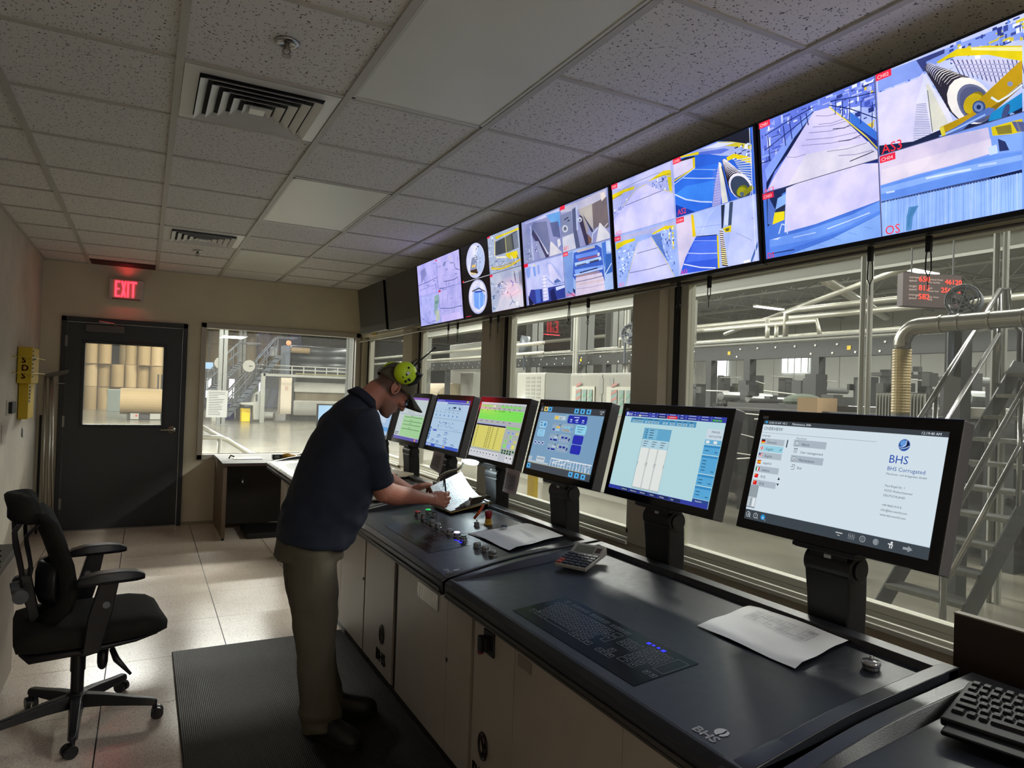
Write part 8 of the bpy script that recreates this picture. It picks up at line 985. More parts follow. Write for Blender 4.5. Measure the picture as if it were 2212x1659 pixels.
wrinkle(to, lambda p: .010*noise.noise(Vector((p.x*9, p.y*9, p.z*5)))+(.006+.020*sstep(.34, .10, p.z))*noise.noise(Vector((p.x*8, p.y*9, p.z*(15+9*sstep(.3, .1, p.z))))))
to.data.polygons.foreach_set('use_smooth', [True]*len(to.data.polygons))
# shoes
shoe_m = M('dark_brown_leather', '1c1713', .55, bump=.2, bs=120); sole_m = M('black_rubber', '0e0d0c', .7)
def shoe(heel, toe):
    A = Vector((*heel, .014)); B = Vector((*toe, .014)); d = (B-A).normalized(); s_ = Vector((-d.y, d.x, 0)); L_ = (B-A).length
    def ring(t, w_, h, z0=.022):
        c = A+d*(t*L_); return [c+s_*w_*math.copysign(abs(math.cos(a))**.8, math.cos(a))+Vector((0, 0, z0+h*max(0, math.sin(a))**.8-(.004 if math.sin(a) < 0 else 0))) for a in [k*2*PI/20 for k in range(20)]]
    o = G().loft([ring(.01, .022, .07), ring(.05, .034, .105), ring(.18, .040, .125), ring(.32, .040, .115), ring(.45, .042, .085), ring(.60, .048, .070), ring(.78, .051, .058), ring(.90, .044, .048), ring(.97, .028, .034), ring(1.0, .010, .018)]).obj('shoe', shoe_m, man, smooth=True)
    sl = [(t, w_) for t, w_ in ((.0, .026), (.04, .037), (.2, .043), (.4, .041), (.6, .051), (.8, .055), (.92, .046), (.99, .028), (1.01, .012))]
    P = [A+d*(t*L_)+s_*w_ for t, w_ in sl]+[A+d*(t*L_)-s_*w_ for t, w_ in reversed(sl)]
    G().prism(P, (0, 0, .022)).obj('sole', sole_m, o, bevel=.004)
shoe((.69, 3.155), (.855, 2.875)); shoe((.745, 3.235), (1.025, 3.185))
# cap with visor
capm = M('faded_olive_cap', '5c5442', .9, var=.15, vs=14, bump=.3, bs=500); g = G(); rings = []
for i in range(12):
    t = i/11*PI/2*.98; k = math.cos(t)**.75; z = .030+.112*math.sin(t); rings.append([hp(.004+(.108 if math.cos(a) > 0 else .110)*k*math.cos(a)-.004*i/11, .086*k*math.sin(a), z-(.022*(1-math.cos(a))/2 if i < 3 else .008*(1-math.cos(a))/2*(1-i/11))) for a in [q*2*PI/32 for q in range(32)]])
g.loft([[p+(HO-p).normalized()*.003 for p in rings[0]]]+rings, cap=False); g.ball(hp(0, 0, .143), .007, 10, 6); cap_ = g.obj('baseball_cap', capm, man, smooth=True)
g = G(); rows = []
for i in range(9):
    t = i/8
    rows.append([hp(.100+t*.102*math.cos(a*.62)+(-.035*(a/1.25)**2), .073*math.sin(a)*(1+.12*t), .050-.012*t-.030*(a/1.25)**2*(.3+.7*t)) for a in [(-1.25+2.5*q/16) for q in range(17)]])
vs = [p for r in rows for p in r]; fs = [(i*17+j, i*17+j+1, (i+1)*17+j+1, (i+1)*17+j) for i in range(8) for j in range(16)]
g.add(vs, fs); n0 = len(vs); g.add([p-HU*.005 for p in vs], [f[::-1] for f in fs])
rim = [j for j in range(17)]+[i*17+16 for i in range(1, 9)]+[8*17+j for j in range(15, -1, -1)]+[i*17 for i in range(7, 0, -1)]
g.f += [(rim[k], rim[(k+1) % len(rim)], rim[(k+1) % len(rim)]+n0, rim[k]+n0) for k in range(len(rim))]; g.mi += [0]*len(rim)
g.obj('visor', M('visor_grey_green', '4c4b42', .9, var=.12, vs=14, bump=.3, bs=500), cap_, smooth=True)
g = G()
for sg in (-1, 1): g.tube([hp(-.108, sg*.02, .018), hp(-.100, sg*.045, .050), hp(-.06, sg*.072, .092), hp(-.0, sg*.060, .125), hp(.02, 0, .143)], .0016, 5)
g.obj('cap_seams', M('cap_seam', '3a352a', .9), cap_)
# safety glasses
g = G()
for sg in (-1, 1):
    g.tube([hp(-.005, sg*.079, .012), hp(.05, sg*.080, .014), hp(.088, sg*.068, .014)], .0022, 6)
gl_ = g.obj('glasses_frame', blk_m, man); lensm = M('clear_safety_lens', 'c8d4d8', .05, spec=.8); lensm.node_tree.nodes['Principled BSDF'].inputs['Transmission Weight'].default_value = .85
for sg in (-1, 1):
    G().loft([[hp(.088+.022*math.cos(u*1.1)-(.0 if u < .6 else .01), sg*(.010+u*.058), z_) for u in (0, .25, .5, .75, 1.0)]+[hp(.091+.022*math.cos(u*1.1)-(.0 if u < .6 else .01), sg*(.010+u*.058), z_) for u in (1.0, .75, .5, .25, 0)] for z_ in (-.018, -.006, .008, .024)]).obj('lens', lensm, gl_, smooth=True)
# radio ear defenders worn up on the cap
lime = M('lime_plastic', 'd0f020', .4); em = thing('ear_defenders', hp(0, 0, .14), 'lime green radio ear defenders with antenna pushed up over the cap', 'ear defenders')
RA = Matrix((HF, HU, HL)).transposed()
for sg in (-1, 1):
    c = hp(-.030, sg*.098, .084); ax = HL*sg; cup = G().lathe([(0, -.018), (.052, -.018), (.057, -.008), (.057, .004), (.052, .018), (.038, .030), (.020, .036), (0, .037)], c, ax, 28).obj('ear_cup', lime, em, smooth=True)
    G().lathe([(0, -.034), (.044, -.034), (.050, -.028), (.050, -.016), (0, -.016)], c, ax, 24).obj('cushion', blk_m, cup, smooth=True)
    g = G()
    for (u, v, r1, r2) in ((-.036, .016, .008, .010), (-.034, -.012, .007, .008), (-.012, .004, .006, .006), (.018, .012, .006, .006), (-.008, -.028, .010, .007)):
        q = c+HF*(-u*.35+v*-.9)*1+HU*(u*.9+v*.35)*1; rho = math.hypot(u, v); hgt = .037 if rho < .02 else (.037-(rho-.02)/3 if rho < .038 else .031-(rho-.038)*.93); g.ball(q+ax*hgt, (r1, r2, .0035), 10, 6, ax=RA)
    g.obj('vent_holes', blk_m, cup); G().cyl(c+ax*.030, c+ax*.0405, .0085, n=16).obj('centre_button', M('button_white', 'd0d8dc', .3), cup)
pts = [hp(-.030+.02*math.sin(t), .106*math.cos(t), .084+.080*math.sin(t)) for t in [k*PI/16 for k in range(17)]]; g = G()
g.loft([[p+HF*dx+(p-hp(-.030, 0, .084)).normalized()*dz for dx, dz in ((-.016, 0), (.016, 0), (.016, .010), (-.016, .010))] for p in pts]); g.obj('headband', blk_m, em, bevel=.003)
c = hp(-.030, -.098, .084)
q0 = c+HU*.045-HL*.012; G().tube([q0, q0+Vector((.06, -.004, .055)), q0+Vector((.115, .01, .098))], [.0048, .0040, .0034], 6).ball(q0+Vector((.117, .01, .100)), .0062, 8, 6).obj('antenna', blk_m, em)
G().tube([q0+Vector((.0, 0, -.012)), q0+Vector((-.004, -.004, .022)), q0+Vector((.016, -.006, .038)), q0+Vector((.036, -.004, .026)), q0+Vector((.040, 0, -.004))], .0028, 8).obj('cable_loop', blk_m, em)
G().tube([c+HU*.03+HF*.03-HL*.02, c+HU*.05+HF*.055-HL*.01, c+HU*.01+HF*.068, c-HU*.03+HF*.052-HL*.006], [.008, .014, .014, .007], 8).obj('microphone_arm', blk_m, em, smooth=True)
# pen
t = thing('pen', (1.43, 3.40, .93), 'black pen held upright in the writing hand', 'pen')
p0, p1 = Vector((1.440, 3.395, .932)), Vector((1.428, 3.415, 1.075)); G().tube([p0+(p1-p0)*.1, p0+(p1-p0)*.6], .0045, 8).obj('barrel', M('pen_grey', '4a4c50', .4), t); G().tube([p0, p0+(p1-p0)*.1], [.0008, .0042], 8).obj('tip', blk_m, t); G().tube([p0+(p1-p0)*.6, p1], .0048, 8).box(p1.x-.007, p1.x-.004, p1.y-.002, p1.y+.002, p1.z-.04, p1.z).obj('cap', blk_m, t)
# ------------------------------------------------------------ the factory hall outside
HF_ = -.35; HC = 6.9
def conc(N, L, b):
    tc = N.new('ShaderNodeTexCoord'); n = N.new('ShaderNodeTexNoise'); n.inputs['Scale'].default_value = .8; n.inputs['Detail'].default_value = 8; L.new(tc.outputs['Object'], n.inputs['Vector'])
    r = N.new('ShaderNodeValToRGB'); r.color_ramp.elements[0].position = .3; r.color_ramp.elements[1].position = .7; r.color_ramp.elements[0].color = (.085, .08, .06, 1); r.color_ramp.elements[1].color = (.15, .14, .108, 1)
    L.new(n.outputs['Fac'], r.inputs[0]); L.new(r.outputs[0], b.inputs['Base Color']); b.inputs['Roughness'].default_value = .22
hfloor = node_mat('sealed_concrete', conc)
tag(G().box(-20, 40, -16, YB-.2, HF_-.1, HF_).box(-20, XL-.2, YB-.2, YW+.13, HF_-.1, HF_).box(XR+.15, 40, YB-.2, YW+.13, HF_-.1, HF_).box(-20, 40, YW+.13, 100, HF_-.1, HF_).obj('floor_hall', hfloor), kind='structure')
tag(G().box(-20, 40, -16, 100, HC+.9, HC+1).obj('ceiling_hall', M('hall_roof_deck', '8e8f8c', .7)), kind='structure')
wl = M('hall_wall_panel', 'a8a9a4', .6, var=.04, vs=.5); wg = M('hall_wall_rib', 'a8aaa4', .6)
g = G().box(36, 36.2, -16, 100, HF_, HC+.9); wf_ = tag(g.obj('wall_hall_east', wl), kind='structure')
g = G()
for k in range(60): g.box(35.95, 36, -10+k*1.6, -9.92+k*1.6, HF_, HC+.9)
g.obj('panel_joint', wg, wf_)
tag(G().box(-20, 36, 92, 92.2, HF_, HC+.9).obj('wall_hall_north', wl), kind='structure')
tag(G().box(-20.2, -20, -16, 100, HF_, HC+.9).box(-20, 40, -16.2, -16, HF_, HC+.9).obj('wall_hall_west', wl), kind='structure')
# bright openings in the far wall
day = M('daylit_door_glow', 'ffffff', .5, emit='f4f8ff', es=3.2)
for k, (a, b, z0, z1, lab) in enumerate(((35.6, 37.2, 3.2, 4.4, 'bright glowing window far behind the dark conveyor, left one'), (28.9, 30.9, 3.4, 4.5, 'bright glowing gridded window far behind the dark conveyor, right one'), (31.6, 33.6, 4.75, 5.1, 'thin bright strip window above the dark conveyor'), (38.2, 41.2, 4.7, 5.1, 'thin bright strip window above the left end of the dark conveyor'))):
    t = thing('hall_window', (35.9, (a+b)/2, z0), lab, 'window', 'bright openings in the far hall wall'); G().box(35.90, 35.94, a, b, z0, z1).obj('bright_pane', day, t)
    g = G(); n = 4 if k else 1
    for q in range(n+1): g.box(35.86, 35.9, a+(b-a)*q/n-.03, a+(b-a)*q/n+.03, z0, z1)
    g.obj('mullion', wg, t)
# roof trusses running both ways
tru = M('truss_grey_paint', 'b4b4ac', .55); trd = M('truss_dark_steel', '8c8e8c', .55)
def truss(A, B, h, m, name='roof_truss', seg=1.5):
    A, B = Vector(A), Vector(B); d = B-A; n = max(2, int(d.length/seg)); g = G(); u = Vector((0, 0, h)); r = .045
    g.tube([A, B], r, 4).tube([A+u, B+u], r, 4)
    for k in range(n):
        p = A+d*(k/n); q = A+d*((k+.5)/n); s = A+d*((k+1)/n); g.tube([p+u, q], .025, 4).tube([q, s+u], .025, 4)
    return tag(g.obj(name, m), kind='structure')
for k in range(9): truss((3+k*4.0, -14, HC), (3+k*4.0, 90, HC), .8, tru)
for k in range(16): truss((-18, 11+k*5.2, HC-.35), (36, 11+k*5.2, HC-.35), .5, trd, seg=2.2)
for k in range(5): truss((2.6, -13+k*4.4, HC-.35), (36, -13+k*4.4, HC-.35), .5, trd, seg=2.2)
col_m = M('column_grey', '6e706c', .5)
def column(x, y, s, label, m=col_m, top=HC+.2, z0=None):
    t = thing('steel_column', (x, y, HF_), label, 'column', 'steel columns of the hall')
    G().box(x-s/2, x+s/2, y-s/2, y-s/2+.03, HF_, top).box(x-s/2, x+s/2, y+s/2-.03, y+s/2, HF_, top).box(x-.02, x+.02, y-s/2, y+s/2, HF_, top).obj('shaft', m, t); G().box(x-s*.7, x+s*.7, y-s*.7, y+s*.7, HF_, HF_+.03).obj('base_plate', m, t)
column(12.6, 18.9, .55, 'wide grey steel column behind the middle window, right of the mirrored red sign')
column(14, 24.5, .5, 'grey steel column left of the mirrored red sign, beyond the middle window')
column(16, 21.8, .5, 'grey steel column seen just right of the wide window post')
column(7.6, 28.5, .4, 'pale steel column seen beyond the leftmost narrow window')
column(9.5, 36, .4, 'thin pale steel column beyond the second narrow window')
column(3.1, 34, .35, 'grey steel column in front of the standing rolls seen through the far window')
column(4.6, 40, .35, 'second grey steel column behind the staircase seen through the far window')
# lamps
lamp_e = M('high_bay_light', 'ffffff', .4, emit='fffaf0', es=14); lamp_h = M('lamp_housing', 'd8d8d0', .4)
for i, (x, y, L_) in enumerate(((13.5, 10.8, 1.6), (17.5, 8.9, 1.9), (20.0, 18.4, 1.6), (15.5, 21.6, 1.3), (12.2, 21, 1.3), (24, 14.8, 2), (28, 25, 2), (7.4, 52, 1.5), (6.6, 48, 1.4), (5.2, 56, 1.4), (9.5, 44, 1.4), (30, 34, 2), (22, 40, 2), (18, 46, 2))):
    labs = ('bright strip lamp nearest above the long windows', 'bright strip lamp right of the red digit board', 'bright strip lamp above the grey conveyor, centre of the large window', 'round bright lamp left of the mirrored red sign', 'bright lamp beyond the middle window', 'strip lamp far beyond the digit board', 'small strip lamp deep in the hall', 'small bright lamp above the staircase in the far window', 'small bright lamp near the top of the far window', 'tiny lamp deep in the far window', 'tiny lamp over the machine in the far window', 'distant strip lamp along the far hall wall', 'distant strip lamp beyond the middle window', 'distant strip lamp beyond the narrow windows')
    t = thing('high_bay_lamp', (x, y, 6.3), labs[i], 'lamp', 'high bay lamps of the hall')
    G().box(x-L_/2, x+L_/2, y-.16, y+.16, 6.34, 6.42).obj('housing', lamp_h, t); G().box(x-L_/2+.03, x+L_/2-.03, y-.13, y+.13, 6.29, 6.339).obj('tube', lamp_e, t)
    G().cyl((x-L_*.3, y, 6.42), (x-L_*.3, y, HC), .012, n=5).cyl((x+L_*.3, y, 6.42), (x+L_*.3, y, HC), .012, n=5).obj('hanger', lamp_h, t)
# near crane beam and long conveyor bridge
cream = M('cream_steel', '8a8a82', .5); dk = M('machine_dark_grey', '2a2c2b', .5, var=.06, vs=1); bolt = M('bolt_white', 'd0d0c8', .4)
t = thing('crane_beam', (9, 10, 3.4), 'wide cream steel beam crossing the top of the long windows', 'beam')
G().box(8.97, 9.03, -4, 26, 3.46, 3.66).box(8.85, 9.15, -4, 26, 3.66, 3.70).box(8.85, 9.15, -4, 26, 3.42, 3.46).obj('web', cream, t)
for y in (1, 8, 15, 22): G().box(8.9, 9.1, y-.06, y+.06, 3.7, HC+.3).obj('hanger_post', cream, t)
t = thing('conveyor_bridge', (12, 12, 2.2), 'long dark grey bridge girder with white bolt heads crossing all the long windows', 'conveyor')
G().box(12, 12.15, 2.0, 34, 2.48, 2.80).obj('girder', dk, t); rr_ = random.Random(11)
g = G()
for k in range(60):
    y = 3+k*.5; 
    if rr_.random() < .6: g.cyl((12, y, 2.72-.0*k), (11.985, y, 2.72), .022, n=8)
    if rr_.random() < .6: g.cyl((12, y+.1, 2.55), (11.985, y+.1, 2.55), .022, n=8)
g.obj('bolt_heads', bolt, t)
G().tube([(11.98, 2, 2.84), (11.98, 34, 2.84)], .022, 6).tube([(12.1, 2, 2.92), (12.1, 34, 2.92)], .03, 6).obj('cable_pipe', cream, t)
g = G()
for k in range(5): g.box(11.99, 12.0, 5.6+k*3.1, 5.68+k*3.1, 2.60, 2.68)
g.obj('yellow_label', yel, t)
for y in (4.4, 9.5, 11.3, 12.5, 16.8, 20.5, 24.5, 29): G().box(12.0, 12.2, y-.09, y+.09, HF_, 2.48).obj('bridge_leg', dk, t)
# pipes along the bridge
def pipe(pts, r, label, m=None, n=10, grp=None):
    return tag(G().tube(pts, r, n).obj('ceiling_pipe', m or pm_, smooth=True), label, 'pipe', grp or 'pipes in the hall')
pm_ = M('galvanised_pipe', 'b4b2a4', .35, metal=.5)
pipe([(13, 3, 3.05), (13, 30, 3.05)], .05, 'thin grey pipe running just above the dark bridge girder')
pipe([(12.4, 16.6, 2.8), (12.4, 16.6, 3.25), (12.4, 15.6, 3.28), (12.4, 9.8, 3.28), (12.4, 9.7, 2.9)], .05, 'grey pipe rising from the girder and bending right')
pipe([(12.4, 10.6, 2.85), (12.4, 10.6, 3.5), (12.4, 10.3, 3.55), (12.4, 8.0, 3.55)], .06, 'fat silver pipe rising behind the girder, bending right')
pipe([(12.4, 11.1, 2.85), (12.4, 11.1, 3.4)], .05, 'short vertical pipe stub on the girder, left of the fat pipe')
pipe([(12.4, 10.85, 2.85), (12.4, 10.85, 3.3)], .045, 'second short vertical pipe stub on the girder')
pipe([(14, 12, 5.2), (30, 20, 5.6)], .16, 'large silver duct slanting across the roof space')
pipe([(11, 2, 4.9), (26, 26, 4.9)], .08, 'long pipe under the roof running away from the digit board')
pipe([(20, 0, 4.5), (20, 36, 4.5)], .10, 'pale pipe crossing the hall under the roof trusses')
pipe([(16, 0, 5.5), (16, 40, 5.5)], .06, 'thin pale pipe high under the roof')
pipe([(10, 17, 3.0), (10, 34, 3.0)], .06, 'white pipe crossing behind the narrow windows, upper one'); pipe([(10, 17, 2.72), (10, 34, 2.72)], .05, 'white pipe crossing behind the narrow windows, lower one')
# double conduits standing near the glass
for (x, y, lab) in ((7.0, 4.90, 'white double pole rising outside the large window, by the cord loop'), (12.2, 13.3, 'pale double pole beside the girder, outside the large window'), (12.2, 16.0, 'pale thin pole with a pinkish tint outside the middle window'), (11.5, 17.6, 'white pole outside the middle window, right of the grey column'), (7.4, 3.75, 'thin pale pole rising behind the silver duct elbow')):
    s = .03 if x < 8 else .05; t = G().cyl((x, y-s*1.4, HF_), (x, y-s*1.4, HC), s, n=8).cyl((x, y+s*1.4, HF_), (x, y+s*1.4, HC), s, n=8)
    tag(t.obj('conduit_pole', cream), lab, 'pole', 'poles in the hall')
# silver duct with elbow and ribbed hose
duct = M('silver_duct', '84827a', .25, metal=.85); X = 6.5; Y0 = 4.16
t = thing('exhaust_duct', (X, Y0, 1.0), 'silver exhaust duct with elbow, turning down into a yellowish ribbed hose', 'duct')
el_ = [(X, Y0-.20+.20*math.sin(a)*0-.0, 0) for a in ()]; pts = [(X, Y0, 2.10)]+[(X, Y0-.18+.18*math.cos(a), 2.14+.18*math.sin(a)) for a in [k*PI/12 for k in range(7)]]+[(X, 3.2, 2.325), (X, .5, 2.34)]
G().tube(pts, .078, 20).obj('pipe', duct, t, smooth=True); g = G()
for y in (3.78, 3.62, 3.36, 3.1, 2.6): g.cyl((X, y-.008, 2.323), (X, y+.008, 2.323), .086, n=20)
g.obj('pipe_clamps', duct, t); n = 46
G().tube([(X, Y0, 2.10-.62*k/n/1.0) for k in range(n+1)], [.080+.0045*(k % 2) for k in range(n+1)], 18).obj('ribbed_hose', M('amber_hose', 'a89568', .4, var=.15, vs=3), t); G().cyl((X, Y0, 1.48), (X, Y0, 1.22), .076, n=18).obj('lower_sleeve', M('dark_sleeve', '55534e', .5), t)
G().loft([ering((X, Y0, 1.22), Vector((1, 0, 0)), Vector((0, 1, 0)), .078, .078, 16), ering((X, Y0+.28, .95), Vector((1, 0, 0)), Vector((0, 1, 0)), .12, .14, 16)]).obj('hood', duct, t)
# red digit board
A_, B_ = Vector((8.0, 5.13, 2.755)), Vector((8.62, 4.80, 2.74)); R_ = (B_-A_).normalized(); U_ = Vector((0, 0, 1)); Nn_ = R_.cross(U_); W_ = (B_-A_).length
t = thing('digit_board', (A_+B_)/2, 'red lit production digit board hanging outside the large window', 'display board')
board_m = M('board_maroon', '3a2a29', .5); G().loft([[A_, B_, B_-Nn_*.12, A_-Nn_*.12], [A_+U_*.40, B_+U_*.40, B_+U_*.40-Nn_*.12, A_+U_*.40-Nn_*.12]]).obj('housing', board_m, t)
g = G()
for k, (a, b) in enumerate((('current', 'speed'), ('target', 'speed'), ('average', 'speed'))):
    letters(g, a, A_+R_*.07+U_*(.335-k*.105), R_, U_, .040, .004); letters(g, b, A_+R_*.07+U_*(.295-k*.105), R_, U_, .040, .004)
for k, (a, b) in enumerate((('residual linear', 'feet quality'), ('shift', 'linear feet'), ('stop timer', 'shift'))):
    letters(g, a, A_+R_*.30+U_*(.322-k*.105), R_, U_, .032, .004); letters(g, b, A_+R_*.30+U_*(.288-k*.105), R_, U_, .032, .004)
g.obj('board_text', M('board_print', 'c8b0a8', .6), t)
g = G(); rd = M('red_digit_light', '200000', .4, emit='ff2c1c', es=5)
for k, s_ in enumerate(('650', '815', '582')): letters(g, s_, A_+R_*.185+U_*(.300-k*.105), R_, U_, .092, .006)
letters(g, '46120', A_+R_*.50+U_*.285, R_, U_, .082, .006); letters(g, '256180', A_+R_*.455+U_*.185, R_, U_, .082, .006)
g.obj('digits', rd, t)
for q in (.1, .6): G().cyl(A_+R_*q+U_*.4, A_+R_*q+U_*(HC-2.755), .01, n=5).obj('hanger', dk, t)
# drum fans
fan_d = M('fan_dark', '3e4650', .5); fan_l = M('fan_grey', '5c6268', .4)
def fan(c, r, ax, label):
    t = thing('drum_fan', c, label, 'fan', 'drum fans'); c = Vector(c); ax = Vector(ax).normalized(); a = ax.orthogonal().normalized(); b = ax.cross(a)
    G().loft([[c+ax*h+(a*math.cos(k*2*PI/24)+b*math.sin(k*2*PI/24))*q for k in range(24)] for h, q in ((-.3*r, r*.96), (.6*r, r), (.6*r, r*.93), (-.3*r, r*.9))], cap=False, closed=True).obj('drum', fan_l, t, smooth=True)
    g = G().cyl(c-ax*.1*r, c+ax*.3*r, r*.25, n=12)
    for k in range(5):
        u = a*math.cos(k*2*PI/5)+b*math.sin(k*2*PI/5); v = ax.cross(u); g.loft([[c+u*r*.2+v*r*.08-ax*.06*r, c+u*r*.2-v*r*.08+ax*.06*r, c+u*r*.85-v*r*.22+ax*.12*r, c+u*r*.85+v*r*.22-ax*.12*r], [c+u*r*.2+v*r*.08-ax*.04*r, c+u*r*.2-v*r*.08+ax*.08*r, c+u*r*.85-v*r*.22+ax*.14*r, c+u*r*.85+v*r*.22-ax*.10*r]])
    g.obj('blades', fan_d, t); g = G()
    for q in (.35, .6, .85): g.tube([c+ax*.62*r+(a*math.cos(k*2*PI/20)+b*math.sin(k*2*PI/20))*r*q for k in range(20)], .008, 4, closed=True)
    for k in range(6): g.tube([c+ax*.62*r, c+ax*.62*r+(a*math.cos(k*PI/3)+b*math.sin(k*PI/3))*r], .008, 4)
    g.obj('grille', fan_l, t); G().tube([c-b*r, c-b*r+Vector((0, 0, -.6))], .03, 6).obj('bracket', fan_d, t)
fan((12, 15.5, 3.28), .29, (-.8, -.5, .15), 'drum fan tilted up on the girder, at the right of the middle window')
fan((11.6, 20.9, 3.2), .33, (-.8, .35, .1), 'drum fan turned sideways left of the mirrored red sign')
fan((7.0, 3.86, 2.58), .155, (-.9, -.25, .1), 'round drum fan hanging right below the red digit board')
# switch cabinets
cabw = M('cabinet_cream_white', '94938a', .45); cabi = M('cabinet_window_dark', '8ca09c', .3); gr = M('green_stripes', '6c9c84', .5); rdm = M('red_stripes', 'b07870', .5)
def cabinet(x, y0, y1, z1, doors, label, kind='switch_cabinet'):
    t = thing(kind, (x, (y0+y1)/2, HF_), label, 'cabinet', 'white switch cabinets outside'); G().box(x, x+.7, y0, y1, HF_+.12, z1).obj('body', cabw, t, bevel=.01)
    G().box(x+.03, x+.67, y0+.02, y1-.02, HF_, HF_+.12).obj('plinth', M('concrete_plinth', '8a887c', .8), t); w_ = (y1-y0)/doors
    for k in range(doors):
        a = y1-k*w_; d = G().box(x-.012, x, a-w_+.012, a-.012, HF_+.16, z1-.03).obj('cabinet_door', cabw, t, bevel=.004)
        G().box(x-.02, x-.012, a-w_+.05, a-w_+.07, .7, .95).obj('door_handle', gask_m, d)
    return t
t = cabinet(7.5, 9.42, 11.62, 1.97, 2, 'pair of white switch cabinets with small striped windows outside the middle window')
for a in (11.52, 10.36):
    f_ = G().box(7.47, 7.487, a-.78, a, 1.20, 1.72).obj('window_panel', M('cabinet_panel', 'bebdb0', .45), t)
    for j, (o_, w_, z_) in enumerate(((.16, .18, 1.42), (.40, .13, 1.22), (.60, .12, 1.22))):
        G().box(7.455, 7.47, a-o_-w_, a-o_, z_, 1.66).obj('meter_window', cabi, f_)
        g = G()
        for q in range(3): g.prism([(7.452, a-o_-.01, z_+.02+q*.13), (7.452, a-o_-w_+.01, z_+.07+q*.13), (7.452, a-o_-w_+.01, z_+.12+q*.13), (7.452, a-o_-.01, z_+.07+q*.13)], (.003, 0, 0))
        g.obj('stripes', rdm if j == 0 else gr, f_)
for a in (10.62, 10.30): G().box(7.48, 7.488, a-.13, a, 1.58, 1.88).obj('notice_plate', M('plate_mid_grey', '8a8a84', .5), t)
t = cabinet(7.5, 12.6, 13.85, 2.0, 1, 'tall white cabinet with perforated grille seen right of the diagram monitor'); g = G()
for r in range(22):
    for q in range(3): g.box(7.484, 7.489, 12.78+q*.24, 12.95+q*.24, 1.86-r*.085, 1.86-r*.085+.05)
g.obj('perforated_grille', M('grille_dark', '77786f', .6), t)
l = M('blue_beacon_light', 'ffffff', .4, emit='6c90ff', es=30)
tag(G().ball((7.9, 12.05, 1.42), .035, 10, 8).obj('beacon_lamp', l), 'small blue lamp glowing between the white cabinets', 'lamp', 'small indicator lamps'); tag(G().ball((7.9, 12.12, 1.33), .04, 10, 8).obj('beacon_lamp', M('white_beacon_light', 'ffffff', .4, emit='f4f8ff', es=30)), 'small white lamp glowing beside the small blue one', 'lamp', 'small indicator lamps')
tag(G().ball((7.35, 13.5, 1.36), .05, 10, 8).obj('beacon_lamp', M('white_beacon_light', 'ffffff', .4, emit='f4f8ff', es=30)), 'small white lamp glowing at the perforated cabinet', 'lamp', 'small indicator lamps')
# low machines with rollers and frames
def machine(x, y0, y1, z1, seed, label, m=dk, cat='machine'):
    rnd = random.Random(seed); t = thing('machine_unit', (x+.8, (y0+y1)/2, HF_), label, cat, 'dark machine units outside')
    n = max(2, int((y1-y0)/1.4)); 
    for k in range(n+1):
        y = y0+(y1-y0)*k/n; G().box(x, x+.25, y-.1, y+.1, HF_, z1-rnd.random()*.15).box(x+1.3, x+1.5, y-.1, y+.1, HF_, z1).obj('frame_post', m, t)
    G().box(x+.1, x+1.4, y0, y1, z1-.75, z1-.55).box(x+.4, x+1.3, y0, y1, HF_+.2, z1-1.2).obj('side_frame', m, t)
    rl = M('roller_steel', '8c8e8c', .3, metal=.7)
    for k in range(int((y1-y0)*1.3)):
        y = y0+.3+k*.75+rnd.random()*.2; z = z1-1.0+rnd.random()*.8; G().cyl((x-.05, y, z), (x+1.2, y, z), .05+rnd.random()*.07, n=12).obj('roller', rl, t)
    g = G()
    for k in range(int((y1-y0)*6)):
        y = rnd.uniform(y0, y1); z = rnd.uniform(z1-1.6, z1-.05); s = rnd.uniform(.04, .22); h = rnd.uniform(.02, .18); g.box(x-.06-rnd.random()*.12, x+.05, y, min(y+s, y1), z, z+h)
    g.obj('panel_boxes', [M('machine_mid_grey', '363835', .5)], t); g = G()
    for k in range(int((y1-y0)*3)):
        y = rnd.uniform(y0, y1-.5); z = rnd.uniform(z1-1.4, z1+.02); g.tube([(x-.1, y, z), (x-.1, y+rnd.uniform(.2, .9), z+rnd.uniform(-.08, .08))], .012, 5)
    g.obj('hoses_and_rods', M('rod_bright', 'b8b8b0', .3, metal=.6), t)
    return t
machine(9.2, 7.4, 10.0, 1.95, 1, 'low dark machine unit at the left of the large window, below the girder')
machine(9.0, 4.6, 7.2, 2.0, 2, 'low dark machine unit behind the two nearest monitors')
machine(8.9, 1.4, 4.4, 1.9, 3, 'low dark machine unit behind the metal stairs')
machine(13.5, 9.6, 13.6, 2.25, 6, 'tall dark machine block under the girder in the large window')
machine(13.5, 4.0, 9.0, 2.3, 7, 'dark machine block with rails under the girder, behind the stairs')
machine(13.5, 14.5, 19.5, 1.95, 8, 'grey machine block behind the white switch cabinets')
tag(G().box(8.3, 8.32, 4.0, 8.2, 1.44, 1.52).box(8.0, 8.4, 4.0, 8.2, 1.40, 1.44).obj('work_bench', M('bench_grey', '3c3c3a', .5)), 'long cream shelf board just above the two nearest monitors', 'shelf')
tag(G().box(7.9, 8.3, 6.2, 6.52, 1.0, 1.62).obj('cardboard_box', M('cardboard', '9c8260', .8, var=.06, vs=3)), 'brown cardboard box standing above the nearest monitor, outside', 'box')
tag(G().ball((8.6, 7.0, 1.56), (.25, .30, .12), 14, 8).obj('green_sack', M('sack_green', '3c4638', .8, bump=.4, bs=6)), 'dull green sheeted bundle left of the cardboard box outside', 'bundle')
t = thing('radiator_guard', (7.6, 4.9, 1.1), 'white slatted guard outside, left of the ribbed hose', 'guard'); G().box(7.58, 7.60, 4.55, 5.15, 1.15, 1.70).obj('backing', dk, t); g = G()
